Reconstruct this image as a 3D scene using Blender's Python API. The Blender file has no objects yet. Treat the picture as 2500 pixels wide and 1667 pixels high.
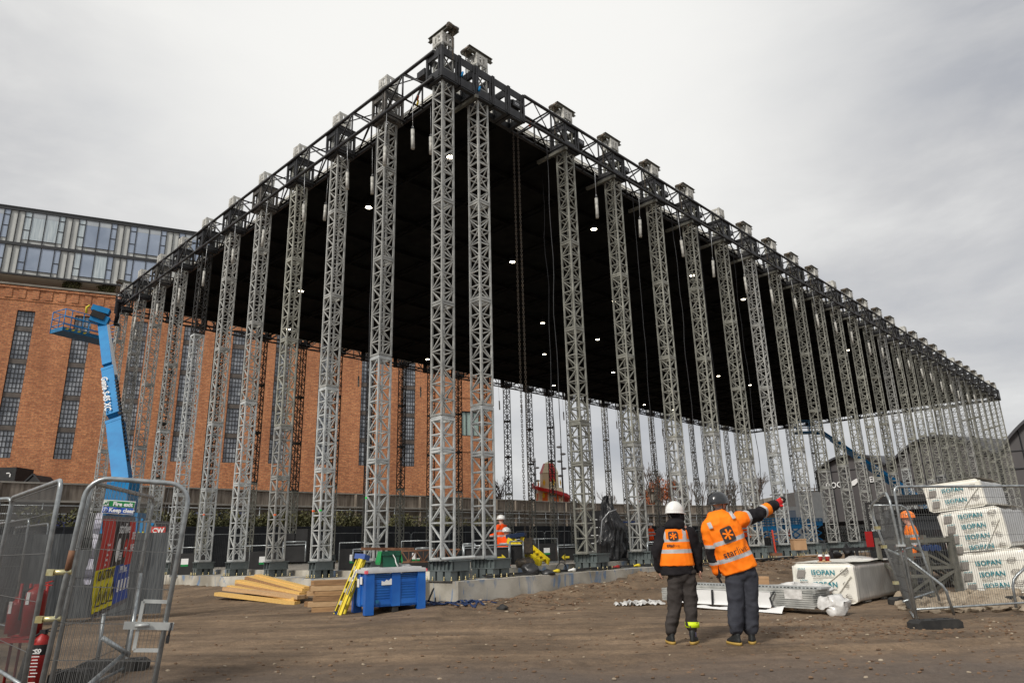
import bpy, math, random
from mathutils import Vector, Matrix, noise
rnd = random.Random(7)
sc = bpy.context.scene
COL = sc.collection
PI = math.pi
# ---------------------------------------------------------------- camera
CZ = 1.3
LENS = 24.414; PITCH = 0.28393; ROLL = 0.027315
cam_d = bpy.data.cameras.new("camera"); cam_d.lens = LENS; cam_d.sensor_width = 36
cam_d.clip_start = 0.05; cam_d.clip_end = 2000
cam = bpy.data.objects.new("camera", cam_d); COL.objects.link(cam); sc.camera = cam
_cp, _sp, _c, _s = math.cos(PITCH), math.sin(PITCH), math.cos(ROLL), math.sin(ROLL)
_fw = Vector((0, _cp, _sp)); _up = Vector((0, -_sp, _cp)); _rt = Vector((1, 0, 0))
_R = _rt * _c - _up * _s; _U = _rt * _s + _up * _c
_m = Matrix((_R, _U, -_fw)).transposed().to_4x4(); _m.translation = Vector((0, 0, CZ))
cam.matrix_world = _m
FPX = LENS / 36 * 2500
def ray(px, py):
    return _R * ((px - 1250) / FPX) + _U * (-(py - 833.5) / FPX) + _fw
def Zp(px, py, z=0.0):          # where the sight line of a photo point meets height z
    d = ray(px, py); t = (z - CZ) / d.z; return Vector((d.x * t, d.y * t, z))
def Yp(px, py, y):              # the same at distance y
    d = ray(px, py); t = y / d.y; return Vector((d.x * t, y, CZ + d.z * t))
# ---------------------------------------------------------------- world, sun, exposure
w = bpy.data.worlds.new("World"); sc.world = w; w.use_nodes = True
nt = w.node_tree; N = nt.nodes; Lk = nt.links
for n in list(N): N.remove(n)
SUN_EL, SUN_AZ = math.radians(42), math.radians(215)    # direction the light comes from, azimuth clockwise from +Y
out = N.new("ShaderNodeOutputWorld"); bg = N.new("ShaderNodeBackground"); bg.inputs[1].default_value = 0.1
sky = N.new("ShaderNodeTexSky"); sky.sky_type = 'NISHITA'; sky.sun_disc = False
sky.sun_elevation = SUN_EL; sky.sun_rotation = SUN_AZ
tc = N.new("ShaderNodeTexCoord"); mp = N.new("ShaderNodeMapping"); mp.inputs['Scale'].default_value = (1.0, 1.0, 2.6)
mp.inputs['Location'].default_value = (0.35, 0.1, 0.2)
n1 = N.new("ShaderNodeTexNoise"); n1.inputs['Scale'].default_value = 2.3; n1.inputs['Detail'].default_value = 7; n1.inputs['Roughness'].default_value = .55
n1.inputs['Distortion'].default_value = .25
r1 = N.new("ShaderNodeValToRGB")
r1.color_ramp.elements[0].position = .36; r1.color_ramp.elements[0].color = (.36, .37, .395, 1)
r1.color_ramp.elements[1].position = .62; r1.color_ramp.elements[1].color = (.60, .597, .588, 1)
e = r1.color_ramp.elements.new(.5); e.color = (.48, .48, .485, 1)
Lk.new(tc.outputs['Generated'], mp.inputs[0]); Lk.new(mp.outputs[0], n1.inputs['Vector']); Lk.new(n1.outputs['Fac'], r1.inputs[0])
# the thin bright part of the cloud, high over the roof corner
dot = N.new("ShaderNodeVectorMath"); dot.operation = 'DOT_PRODUCT'; dv = ray(1150, 60).normalized(); dot.inputs[1].default_value = dv
nrm = N.new("ShaderNodeVectorMath"); nrm.operation = 'NORMALIZE'; Lk.new(tc.outputs['Generated'], nrm.inputs[0]); Lk.new(nrm.outputs[0], dot.inputs[0])
r2 = N.new("ShaderNodeValToRGB"); r2.color_ramp.interpolation = 'EASE'
r2.color_ramp.elements[0].position = .80; r2.color_ramp.elements[0].color = (0, 0, 0, 1)
r2.color_ramp.elements[1].position = 1.0; r2.color_ramp.elements[1].color = (1, 1, 1, 1)
Lk.new(dot.outputs['Value'], r2.inputs[0])
mg = N.new("ShaderNodeMixRGB"); mg.inputs[2].default_value = (.775, .768, .742, 1); Lk.new(r2.outputs[0], mg.inputs[0]); Lk.new(r1.outputs[0], mg.inputs[1])
sc_ = N.new("ShaderNodeVectorMath"); sc_.operation = 'SCALE'; sc_.inputs['Scale'].default_value = 10.0; Lk.new(mg.outputs[0], sc_.inputs[0])
mx = N.new("ShaderNodeMixRGB"); mx.inputs[0].default_value = .95
Lk.new(sky.outputs[0], mx.inputs[1]); Lk.new(sc_.outputs[0], mx.inputs[2]); Lk.new(mx.outputs[0], bg.inputs[0]); Lk.new(bg.outputs[0], out.inputs[0])
sd = bpy.data.lights.new("sun", 'SUN'); sd.energy = 2.4; sd.angle = math.radians(14); sd.color = (1, .95, .87)
so = bpy.data.objects.new("sun", sd); COL.objects.link(so)
sdir = Vector((math.sin(SUN_AZ) * math.cos(SUN_EL), math.cos(SUN_AZ) * math.cos(SUN_EL), math.sin(SUN_EL)))
so.rotation_euler = sdir.to_track_quat('Z', 'Y').to_euler(); so.location = (0, 0, 40)
sc.view_settings.view_transform = 'Standard'; sc.view_settings.look = 'None'; sc.view_settings.exposure = .34; sc.view_settings.gamma = 1
sc.view_settings.use_curve_mapping = False
# ---------------------------------------------------------------- mesh helpers
class MB:
    def __init__(s): s.v = []; s.f = []; s.m = []; s.sm = []; s.k = 0
    def add(s, vs, fs, sm=False):
        o = len(s.v); s.v += [tuple(p) for p in vs]
        for f in fs: s.f.append(tuple(i + o for i in f)); s.m.append(s.k); s.sm.append(sm)
        return s
    def box(s, c, d, M=None):
        x, y, z = d[0] / 2, d[1] / 2, d[2] / 2
        vs = [Vector((a * x, b * y, g * z)) for g in (-1, 1) for b in (-1, 1) for a in (-1, 1)]
        if M is not None: vs = [M @ p for p in vs]
        c = Vector(c); vs = [p + c for p in vs]
        return s.add(vs, [(0, 2, 3, 1), (4, 5, 7, 6), (0, 1, 5, 4), (2, 6, 7, 3), (0, 4, 6, 2), (1, 3, 7, 5)])
    def bb(s, lo, hi): return s.box([(a + b) / 2 for a, b in zip(lo, hi)], [b - a for a, b in zip(lo, hi)])
    def bar(s, a, b, w, h=None, up=(0, 0, 1), cap=True):
        a, b = Vector(a), Vector(b); h = h or w; d = (b - a)
        if d.length < 1e-6: return s
        d.normalize(); up = Vector(up)
        if abs(d.dot(up)) > .97: up = Vector((1, 0, 0))
        x = d.cross(up).normalized(); y = x.cross(d)
        vs = [p + x * i * w / 2 + y * j * h / 2 for p in (a, b) for i, j in ((-1, -1), (1, -1), (1, 1), (-1, 1))]
        fs = [(0, 1, 5, 4), (1, 2, 6, 5), (2, 3, 7, 6), (3, 0, 4, 7)]
        if cap: fs += [(3, 2, 1, 0), (4, 5, 6, 7)]
        return s.add(vs, fs)
    def tube(s, pts, r, n=8, cap=True, sm=True):
        pts = [Vector(p) for p in pts]; L = len(pts); rr = r if isinstance(r, (list, tuple)) else [r] * L
        vs = []; prev = None
        for i, p in enumerate(pts):
            d = (pts[min(i + 1, L - 1)] - pts[max(i - 1, 0)]).normalized()
            if prev is None: x = d.cross(Vector((0, 0, 1)) if abs(d.z) < .9 else Vector((1, 0, 0))).normalized()
            else: x = (prev - d * prev.dot(d)).normalized()
            prev = x; y = d.cross(x)
            vs += [p + (x * math.cos(2 * PI * k / n) + y * math.sin(2 * PI * k / n)) * rr[i] for k in range(n)]
        fs = [(i * n + k, i * n + (k + 1) % n, (i + 1) * n + (k + 1) % n, (i + 1) * n + k) for i in range(L - 1) for k in range(n)]
        s.add(vs, fs, sm)
        if cap:
            o = len(s.v) - len(vs)
            for q in (tuple(o + k for k in reversed(range(n))), tuple(o + (L - 1) * n + k for k in range(n))):
                s.f.append(q); s.m.append(s.k); s.sm.append(False)
        return s
    def loft(s, rings, cap=True, sm=True):      # rings: (centre, rx, ry[, tilt matrix])
        n = 20; vs = []
        for r in rings:
            c, rx, ry = Vector(r[0]), r[1], r[2]; M = r[3] if len(r) > 3 else Matrix.Identity(3); p = r[4] if len(r) > 4 else 1.0
            for k in range(n):
                t = 2 * PI * k / n; cx, sx = math.cos(t), math.sin(t)
                vs.append(c + M @ Vector((rx * math.copysign(abs(cx) ** p, cx), ry * math.copysign(abs(sx) ** p, sx), 0)))
        L = len(rings); o = len(s.v)
        s.add(vs, [(i * n + k, i * n + (k + 1) % n, (i + 1) * n + (k + 1) % n, (i + 1) * n + k) for i in range(L - 1) for k in range(n)], sm)
        if cap:
            for q in (tuple(o + k for k in reversed(range(n))), tuple(o + (L - 1) * n + k for k in range(n))):
                s.f.append(q); s.m.append(s.k); s.sm.append(sm)
        return s
    def lathe(s, prof, n=16, c=(0, 0, 0), sm=True):   # prof: (r, z)
        c = Vector(c); vs = [c + Vector((r * math.cos(2 * PI * k / n), r * math.sin(2 * PI * k / n), z)) for r, z in prof for k in range(n)]
        L = len(prof); return s.add(vs, [(i * n + k, i * n + (k + 1) % n, (i + 1) * n + (k + 1) % n, (i + 1) * n + k) for i in range(L - 1) for k in range(n)], sm)
    def ball(s, c, r, nu=12, nv=8, M=None):
        c = Vector(c); r = r if isinstance(r, (tuple, list)) else (r, r, r); vs = []
        for i in range(nv + 1):
            a = PI * i / nv
            for k in range(nu):
                b = 2 * PI * k / nu; p = Vector((r[0] * math.sin(a) * math.cos(b), r[1] * math.sin(a) * math.sin(b), -r[2] * math.cos(a)))
                vs.append(c + (M @ p if M is not None else p))
        return s.add(vs, [(i * nu + k, i * nu + (k + 1) % nu, (i + 1) * nu + (k + 1) % nu, (i + 1) * nu + k) for i in range(nv) for k in range(nu)], True)
    def prism(s, poly, lo, hi, f=lambda x, y, z: (x, y, z)):   # poly in x,y extruded lo..hi, mapped by f
        n = len(poly); vs = [f(x, y, lo) for x, y in poly] + [f(x, y, hi) for x, y in poly]
        return s.add(vs, [tuple(reversed(range(n))), tuple(range(n, 2 * n))] + [(k, (k + 1) % n, n + (k + 1) % n, n + k) for k in range(n)])
    def build(s, name, mats, parent=None, M=None):
        me = bpy.data.meshes.new(name); me.from_pydata(s.v, [], s.f)
        if not isinstance(mats, (list, tuple)): mats = [mats]
        for m in mats: me.materials.append(m)
        me.polygons.foreach_set('material_index', s.m); me.polygons.foreach_set('use_smooth', s.sm); me.update()
        o = bpy.data.objects.new(name, me); COL.objects.link(o)
        if M is not None: o.matrix_basis = M
        if parent is not None: o.parent = parent
        return o
def split_build(mb, name, mats, parent):      # every separate piece becomes a part of its own
    par = list(range(len(mb.v)))
    def find(i):
        while par[i] != i: par[i] = par[par[i]]; i = par[i]
        return i
    for f in mb.f:
        for i in f[1:]: par[find(i)] = find(f[0])
    gr = {}
    for k, f in enumerate(mb.f): gr.setdefault(find(f[0]), []).append(k)
    out_ = []
    for ks in gr.values():
        q = MB(); mp_ = {}
        for k in ks:
            g = []
            for i in mb.f[k]:
                if i not in mp_: mp_[i] = len(q.v); q.v.append(mb.v[i])
                g.append(mp_[i])
            q.f.append(tuple(g)); q.m.append(mb.m[k]); q.sm.append(mb.sm[k])
        out_.append(q.build(name, mats, parent))
    return out_
def tag(o, label=None, cat=None, group=None, kind=None):
    if label: o['label'] = label
    if cat: o['category'] = cat
    if group: o['group'] = group
    if kind: o['kind'] = kind
    return o
def thing(name, label, cat, loc=(0, 0, 0), rz=0.0, group=None, M=None):
    o = bpy.data.objects.new(name, None); COL.objects.link(o); o.empty_display_size = .2
    if M is not None: o.matrix_basis = M
    else: o.location = loc; o.rotation_euler = (0, 0, rz)
    return tag(o, label, cat, group)
def dup(o, parent=None, label=None, loc=None, rz=None, swap=None):
    c = o.copy(); COL.objects.link(c); c.parent = parent
    if loc is not None: c.location = loc
    if rz is not None: c.rotation_euler = (0, 0, rz)
    if label: c['label'] = label
    for ch in o.children: dup(ch, c)
    return c
def text_mesh(s, size, ext=.004, bold=0.0, shear=0, align='CENTER'):
    cu = bpy.data.curves.new("t", 'FONT'); cu.body = s; cu.size = size; cu.extrude = ext; cu.offset = bold; cu.shear = shear
    cu.align_x = align; cu.align_y = 'CENTER'; cu.resolution_u = 2
    o = bpy.data.objects.new("t", cu); COL.objects.link(o)
    me = bpy.data.meshes.new_from_object(o.evaluated_get(bpy.context.evaluated_depsgraph_get()))
    vs = [tuple(v.co) for v in me.vertices]; fs = [tuple(p.vertices) for p in me.polygons]
    bpy.data.objects.remove(o); bpy.data.curves.remove(cu); bpy.data.meshes.remove(me)
    return vs, fs
def put_text(mb, s, size, M, **k):      # M: 4x4, text lies in its x (reading) / y (up), z towards reader
    vs, fs = text_mesh(s, size, **k); mb.add([M @ Vector(v) for v in vs], fs); return mb
def frameM(o, x, y):                     # matrix from origin, x direction, y(up) direction
    x = Vector(x).normalized(); y = Vector(y); y = (y - x * x.dot(y)).normalized(); z = x.cross(y)
    M = Matrix((x, y, z)).transposed().to_4x4(); M.translation = Vector(o); return M
ORD = ['corner', 'first', 'second', 'third', 'fourth', 'fifth', 'sixth', 'seventh', 'eighth', 'ninth', 'tenth', 'eleventh', 'twelfth', 'thirteenth', 'fourteenth',
       'fifteenth', 'sixteenth', 'seventeenth', 'eighteenth', 'nineteenth', 'twentieth', 'twenty-first', 'twenty-second', 'twenty-third', 'twenty-fourth',
       'twenty-fifth', 'twenty-sixth', 'twenty-seventh', 'twenty-eighth', 'twenty-ninth']
# ---------------------------------------------------------------- materials
def mat(name, col, rough=.6, metal=0.0, col2=None, sc1=3.0, det=4.0, lo=.35, hi=.65, bump=0.0, bsc=40.0, stretch=None, coat=0.0, alpha=None, trans=0.0, emit=None, es=0.0, spec=None):
    m = bpy.data.materials.new(name); m.use_nodes = True; n = m.node_tree.nodes; l = m.node_tree.links; b = n['Principled BSDF']
    b.inputs['Base Color'].default_value = (*col, 1); b.inputs['Roughness'].default_value = rough; b.inputs['Metallic'].default_value = metal
    if coat: b.inputs['Coat Weight'].default_value = coat
    if trans: b.inputs['Transmission Weight'].default_value = trans
    if spec is not None: b.inputs['Specular IOR Level'].default_value = spec
    if alpha is not None: b.inputs['Alpha'].default_value = alpha
    if emit: b.inputs['Emission Color'].default_value = (*emit, 1); b.inputs['Emission Strength'].default_value = es
    t = n.new('ShaderNodeTexCoord'); mpn = n.new('ShaderNodeMapping'); l.new(t.outputs['Object'], mpn.inputs[0])
    if stretch: mpn.inputs['Scale'].default_value = stretch
    if col2:
        nz = n.new('ShaderNodeTexNoise'); nz.inputs['Scale'].default_value = sc1; nz.inputs['Detail'].default_value = det; l.new(mpn.outputs[0], nz.inputs['Vector'])
        rp = n.new('ShaderNodeValToRGB'); rp.color_ramp.elements[0].position = lo; rp.color_ramp.elements[1].position = hi
        rp.color_ramp.elements[0].color = (*col, 1); rp.color_ramp.elements[1].color = (*col2, 1)
        l.new(nz.outputs['Fac'], rp.inputs[0]); l.new(rp.outputs[0], b.inputs['Base Color'])
    if bump:
        nb = n.new('ShaderNodeTexNoise'); nb.inputs['Scale'].default_value = bsc; nb.inputs['Detail'].default_value = 5; l.new(mpn.outputs[0], nb.inputs['Vector'])
        bp = n.new('ShaderNodeBump'); bp.inputs['Strength'].default_value = bump; bp.inputs['Distance'].default_value = .02
        l.new(nb.outputs['Fac'], bp.inputs['Height']); l.new(bp.outputs[0], b.inputs['Normal'])
    return m
M_galv = mat('galvanised steel', (.27, .275, .26), .5, .15, (.54, .54, .51), 5, 6, .3, .7)
M_galvb = mat('bright galvanised steel', (.36, .375, .37), .42, .25, (.60, .62, .61), 6, 5, .3, .7)
def vary(m, lo=.78, hi=1.12):       # each tower differs a little in tone
    n = m.node_tree.nodes; l = m.node_tree.links; b = n['Principled BSDF']; src = b.inputs['Base Color'].links[0].from_socket
    oi = n.new('ShaderNodeObjectInfo'); mr = n.new('ShaderNodeMapRange'); mr.inputs[3].default_value = lo; mr.inputs[4].default_value = hi; l.new(oi.outputs['Random'], mr.inputs[0])
    cb = n.new('ShaderNodeCombineXYZ'); [l.new(mr.outputs[0], cb.inputs[i]) for i in (0, 1, 2)]; mx_ = n.new('ShaderNodeMixRGB'); mx_.blend_type = 'MULTIPLY'; mx_.inputs[0].default_value = 1; l.new(src, mx_.inputs[1]); l.new(cb.outputs[0], mx_.inputs[2]); l.new(mx_.outputs[0], b.inputs['Base Color'])
vary(M_galv); vary(M_galvb, .9, 1.12)
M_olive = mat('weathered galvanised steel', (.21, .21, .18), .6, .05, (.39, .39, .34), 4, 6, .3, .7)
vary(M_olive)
M_cap = mat('pale weathered plate', (.30, .295, .27), .6, .1, (.56, .55, .51), 9, 6, .35, .6)
M_bmast = mat('black painted steel', (.018, .017, .015), .5, .2, (.06, .055, .045), 6, 5, .45, .8)
M_black = mat('black steel', (.013, .013, .014), .5, .1, (.036, .036, .04), 5, 6, .4, .75)
M_dust = mat('dusty black steel', (.05, .048, .045), .6, .1, (.15, .135, .115), 7, 7, .42, .7)
M_soffit = mat('black soffit', (.004, .004, .004), .9, 0, (.010, .010, .009), 2, spec=.1)
M_beamg = mat('olive steel beam', (.085, .085, .07), .6, .1, (.16, .155, .13), 5, 5)
M_green = mat('grey green painted steel', (.085, .105, .105), .5, 0, (.13, .15, .15), 4, 6, .3, .7)
M_rust = mat('rusty steel', (.12, .05, .025), .8, 0, (.22, .11, .06), 9)
M_cream = mat('cream panel', (.55, .53, .46), .6, 0, (.66, .64, .58), 2)
M_chain = mat('chain', (.05, .045, .04), .5, .5, (.12, .09, .06), 12)
M_white = mat('white plastic', (.72, .72, .70), .5, 0, (.82, .82, .80), 3)
M_rub = mat('black rubber', (.018, .018, .018), .8, 0, (.05, .047, .043), 6, 6, .45, .8, bump=.3)
M_fence = mat('galvanised tube', (.25, .27, .28), .35, .55, (.42, .45, .46), 14, 5, .35, .7)
M_wire = mat('galvanised wire', (.15, .152, .15), .5, .4)
M_brass = mat('zinc yellow clamp', (.55, .47, .22), .35, .7, (.72, .70, .45), 20)
M_bolt = mat('bolt brass', (.5, .42, .22), .4, .5)
M_lampm = mat('lit lamp', (1, 1, 1), .5, emit=(1, .88, .66), es=14)
M_orange = mat('hi-vis orange', (1.0, .19, .008), .75, 0, (1.0, .25, .012), 3, 3, bump=.25, bsc=9, spec=.2)
M_orange2 = mat('hi-vis red orange', (.95, .075, .008), .8, 0, (.98, .11, .01), 3, bump=.2, bsc=12, spec=.2)
M_refl = mat('reflective tape', (.40, .41, .42), .5, 0, (.48, .49, .50), 8, spec=.4)
M_bcloth = mat('black cloth', (.011, .010, .012), .9, 0, (.02, .018, .02), 6, bump=.5, bsc=16, spec=.2)
M_trous = mat('charcoal trousers', (.035, .030, .028), .9, 0, (.055, .048, .045), 5, bump=.6, bsc=11, spec=.2)
M_trous2 = mat('slate work trousers', (.035, .037, .048), .9, 0, (.052, .055, .068), 5, bump=.6, bsc=11, spec=.2)
M_skin = mat('skin', (.50, .27, .19), .55, 0, (.58, .33, .25), 12)
M_hair = mat('grey hair', (.28, .25, .23), .9, 0, (.45, .42, .40), 40, bump=.4, bsc=90)
M_helw = mat('white helmet', (.74, .74, .71), .3, 0, (.80, .80, .78), 3, coat=.3)
M_helb = mat('black helmet', (.02, .021, .023), .25, 0, coat=.5)
M_helo = mat('orange helmet', (.9, .22, .02), .35, coat=.3)
M_shoe = mat('black boot', (.014, .016, .017), .6, bump=.3, bsc=30)
M_sole = mat('tan sole', (.42, .27, .06), .7)
M_red = mat('red paint', (.27, .010, .010), .45, 0, (.36, .018, .014), 5)
M_glovr = mat('red glove', (.62, .012, .012), .7, bump=.3, bsc=40)
M_yel = mat('yellow fibreglass', (.72, .55, .02), .45, 0, (.80, .63, .03), 5)
M_blue = mat('blue plastic', (.006, .095, .40), .42, 0, (.02, .15, .52), 2.5, 6, .35, .7)
M_bluem = mat('blue machine paint', (.003, .17, .42), .5, 0, (.006, .23, .52), 2, 6, .35, .7, spec=.3)
M_blued = mat('worn blue paint', (.008, .12, .26), .5, 0, (.015, .17, .36), 6)
M_greenp = mat('green plastic', (.004, .065, .038), .5, 0, (.008, .10, .055), 3)
M_greenl = mat('bright green plastic', (.015, .26, .07), .5)
M_greyp = mat('grey plastic lid', (.42, .42, .43), .6, 0, (.55, .55, .55), 4, 6, .3, .7)
M_card = mat('cardboard', (.42, .25, .13), .9, 0, (.5, .31, .17), 5)
M_glassd = mat('dark glass', (.03, .035, .045), .12, 0, (.07, .08, .10), 1.2)
# ---------------------------------------------------------------- special materials
def brick_mat():
    m = bpy.data.materials.new('orange brickwork'); m.use_nodes = True; n = m.node_tree.nodes; l = m.node_tree.links; b = n['Principled BSDF']
    b.inputs['Roughness'].default_value = .9
    t = n.new('ShaderNodeTexCoord'); sp = n.new('ShaderNodeSeparateXYZ'); cb = n.new('ShaderNodeCombineXYZ')
    l.new(t.outputs['Object'], sp.inputs[0]); l.new(sp.outputs[0], cb.inputs[0]); l.new(sp.outputs[2], cb.inputs[1])
    br = n.new('ShaderNodeTexBrick'); l.new(cb.outputs[0], br.inputs['Vector'])
    br.inputs['Scale'].default_value = 1.0; br.inputs['Brick Width'].default_value = .42; br.inputs['Row Height'].default_value = .15
    br.inputs['Mortar Size'].default_value = .022; br.inputs['Bias'].default_value = 0
    br.inputs['Color1'].default_value = (.70, .305, .135, 1); br.inputs['Color2'].default_value = (.47, .175, .08, 1); br.inputs['Mortar'].default_value = (.42, .235, .13, 1)
    nz = n.new('ShaderNodeTexNoise'); nz.inputs['Scale'].default_value = 5.5; nz.inputs['Detail'].default_value = 10; nz.inputs['Roughness'].default_value = .85; l.new(cb.outputs[0], nz.inputs['Vector'])
    rp = n.new('ShaderNodeValToRGB'); rp.color_ramp.elements[0].position = .40; rp.color_ramp.elements[0].color = (.42, .38, .38, 1)
    rp.color_ramp.elements[1].position = .60; rp.color_ramp.elements[1].color = (1.3, 1.25, 1.2, 1); l.new(nz.outputs['Fac'], rp.inputs[0])
    mm = n.new('ShaderNodeMixRGB'); mm.blend_type = 'MULTIPLY'; mm.inputs[0].default_value = .75; l.new(br.outputs[0], mm.inputs[1]); l.new(rp.outputs[0], mm.inputs[2])
    nl = n.new('ShaderNodeTexNoise'); nl.inputs['Scale'].default_value = .7; nl.inputs['Detail'].default_value = 6; ml = n.new('ShaderNodeMapping'); ml.inputs['Scale'].default_value = (1, .16, 1); l.new(cb.outputs[0], ml.inputs[0]); l.new(ml.outputs[0], nl.inputs['Vector'])
    r3 = n.new('ShaderNodeValToRGB'); r3.color_ramp.elements[0].position = .35; r3.color_ramp.elements[0].color = (.72, .69, .68, 1); r3.color_ramp.elements[1].position = .65
    l.new(nl.outputs['Fac'], r3.inputs[0])
    m2 = n.new('ShaderNodeMixRGB'); m2.blend_type = 'MULTIPLY'; m2.inputs[0].default_value = 1; l.new(mm.outputs[0], m2.inputs[1]); l.new(r3.outputs[0], m2.inputs[2])
    l.new(m2.outputs[0], b.inputs['Base Color']); return m
M_brick = brick_mat()
def soil_mat():
    m = bpy.data.materials.new('packed brown soil'); m.use_nodes = True; n = m.node_tree.nodes; l = m.node_tree.links; b = n['Principled BSDF']
    t = n.new('ShaderNodeTexCoord')
    def nz(s, d, r=.6):
        q = n.new('ShaderNodeTexNoise'); q.inputs['Scale'].default_value = s; q.inputs['Detail'].default_value = d; q.inputs['Roughness'].default_value = r
        l.new(t.outputs['Object'], q.inputs['Vector']); return q
    def rp(src, a, ca, c, cc):
        q = n.new('ShaderNodeValToRGB'); q.color_ramp.elements[0].position = a; q.color_ramp.elements[0].color = (*ca, 1)
        q.color_ramp.elements[1].position = c; q.color_ramp.elements[1].color = (*cc, 1); l.new(src, q.inputs[0]); return q
    def mul(a, b2, f=1.0, mode='MULTIPLY'):
        q = n.new('ShaderNodeMixRGB'); q.blend_type = mode; q.inputs[0].default_value = f; l.new(a, q.inputs[1]); l.new(b2, q.inputs[2]); return q
    big = rp(nz(.55, 5).outputs[0], .36, (.145, .104, .068), .66, (.25, .18, .118))
    mid = rp(nz(5, 9, .8).outputs[0], .38, (.74, .72, .70), .62, (1.12, 1.11, 1.10))
    fine = rp(nz(24, 7, .85).outputs[0], .40, (.62, .60, .58), .64, (1.2, 1.18, 1.17))
    c = mul(mul(big.outputs[0], mid.outputs[0]).outputs[0], fine.outputs[0], .8)
    ms = n.new('ShaderNodeMapping'); ms.inputs['Scale'].default_value = (.22, 1.5, 1); ms.inputs['Rotation'].default_value = (0, 0, .22); l.new(t.outputs['Object'], ms.inputs[0])
    ns = n.new('ShaderNodeTexNoise'); ns.inputs['Scale'].default_value = 1.3; ns.inputs['Detail'].default_value = 8; ns.inputs['Roughness'].default_value = .65; l.new(ms.outputs[0], ns.inputs['Vector'])
    c = mul(c.outputs[0], rp(ns.outputs[0], .38, (.68, .66, .64), .64, (1.25, 1.24, 1.2)).outputs[0])
    # near strip where vehicles ran: greyer tarmac dust
    sp = n.new('ShaderNodeSeparateXYZ'); l.new(t.outputs['Object'], sp.inputs[0])
    ad = n.new('ShaderNodeMath'); ad.operation = 'MULTIPLY_ADD'; q = nz(.7, 4); l.new(q.outputs[0], ad.inputs[0]); ad.inputs[1].default_value = 2.2; l.new(sp.outputs[1], ad.inputs[2])
    g = rp(ad.outputs[0], .0, (1, 1, 1), .0, (0, 0, 0)); g.color_ramp.elements[0].position = 0; g.color_ramp.elements[1].position = 1
    mr = n.new('ShaderNodeMapRange'); mr.inputs[1].default_value = 8.6; mr.inputs[2].default_value = 10.2; mr.inputs[3].default_value = .85; mr.inputs[4].default_value = 0; l.new(ad.outputs[0], mr.inputs[0])
    g2 = n.new('ShaderNodeMixRGB'); l.new(mr.outputs[0], g2.inputs[0]); l.new(c.outputs[0], g2.inputs[1])
    grey = mul(rp(nz(30, 6, .7).outputs[0], .35, (.085, .066, .054), .7, (.135, .108, .088)).outputs[0], mid.outputs[0], .6); l.new(grey.outputs[0], g2.inputs[2])
    l.new(g2.outputs[0], b.inputs['Base Color'])
    rr = rp(nz(1.3, 4).outputs[0], .4, (.95,) * 3, .7, (.72,) * 3); l.new(rr.outputs[0], b.inputs['Roughness'])
    bp = n.new('ShaderNodeBump'); bp.inputs['Strength'].default_value = .7; bp.inputs['Distance'].default_value = .02
    hs = mul(nz(9, 8, .7).outputs[0], nz(45, 6, .7).outputs[0], .6, 'ADD'); l.new(hs.outputs[0], bp.inputs['Height']); l.new(bp.outputs[0], b.inputs['Normal'])
    return m
M_soil = soil_mat()
def conc_mat(name, c1, c2, paint=None, scl=1.2, str_=(1, 1, 1)):
    m = mat(name, c1, .85, 0, c2, scl, 8, .35, .65, bump=.25, bsc=25, stretch=str_)
    if paint:
        n = m.node_tree.nodes; l = m.node_tree.links; b = n['Principled BSDF']; src = b.inputs['Base Color'].links[0].from_socket
        nz = n.new('ShaderNodeTexNoise'); nz.inputs['Scale'].default_value = 1.6; nz.inputs['Detail'].default_value = 5; nz.inputs['Distortion'].default_value = 1.5
        t = n.new('ShaderNodeTexCoord'); mp_ = n.new('ShaderNodeMapping'); mp_.inputs['Scale'].default_value = (1.6, 1.6, .5); l.new(t.outputs['Object'], mp_.inputs[0]); l.new(mp_.outputs[0], nz.inputs['Vector'])
        r = n.new('ShaderNodeValToRGB'); r.color_ramp.elements[0].position = .56; r.color_ramp.elements[1].position = .64; r.color_ramp.elements[0].color = (0, 0, 0, 1); r.color_ramp.elements[1].color = (.75, .75, .75, 1)
        l.new(nz.outputs['Fac'], r.inputs[0]); mxx = n.new('ShaderNodeMixRGB'); mxx.inputs[2].default_value = (*paint, 1)
        l.new(r.outputs[0], mxx.inputs[0]); l.new(src, mxx.inputs[1]); l.new(mxx.outputs[0], b.inputs['Base Color'])
    return m
M_plinth = conc_mat('poured concrete with blue paint marks', (.26, .235, .19), (.56, .53, .46), (.10, .20, .36))
M_slab = conc_mat('concrete slab', (.24, .22, .19), (.36, .34, .30))
M_wallc = conc_mat('stained dark concrete boards', (.12, .095, .072), (.30, .255, .21), None, 1.8, (3, 3, .3))
M_wallg = conc_mat('grey stained concrete', (.16, .145, .12), (.27, .245, .21), None, .8, (1, 1, .4))
M_board = mat('charcoal hoarding', (.017, .02, .026), .6, 0, (.03, .034, .042), 2, 5)
M_boarda = mat('black plywood', (.008, .0078, .008), .7, 0, (.016, .0155, .016), 4)
M_spand = mat('bronze spandrel', (.075, .06, .05), .5, 0, (.11, .09, .075), 2)
M_mull = mat('dark window frame', (.018, .019, .022), .5)
M_pane = mat('old window glass', (.15, .165, .19), .25, 0, (.36, .38, .41), .9, 4, .4, .62, spec=.6)
M_panel = mat('pale metal cladding', (.46, .47, .45), .45, .0, (.54, .55, .53), .6)
M_gl1 = mat('blue glass', (.22, .27, .36), .12, 0, (.34, .40, .50), .35, 3, spec=.7)
M_gl2 = mat('glass over pale curtain', (.34, .40, .44), .15, 0, (.52, .58, .60), 3, 4, stretch=(3, 3, .2), spec=.6)
M_glp = mat('pale fritted glass', (.36, .39, .42), .25, 0, (.44, .47, .49), 1)
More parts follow.
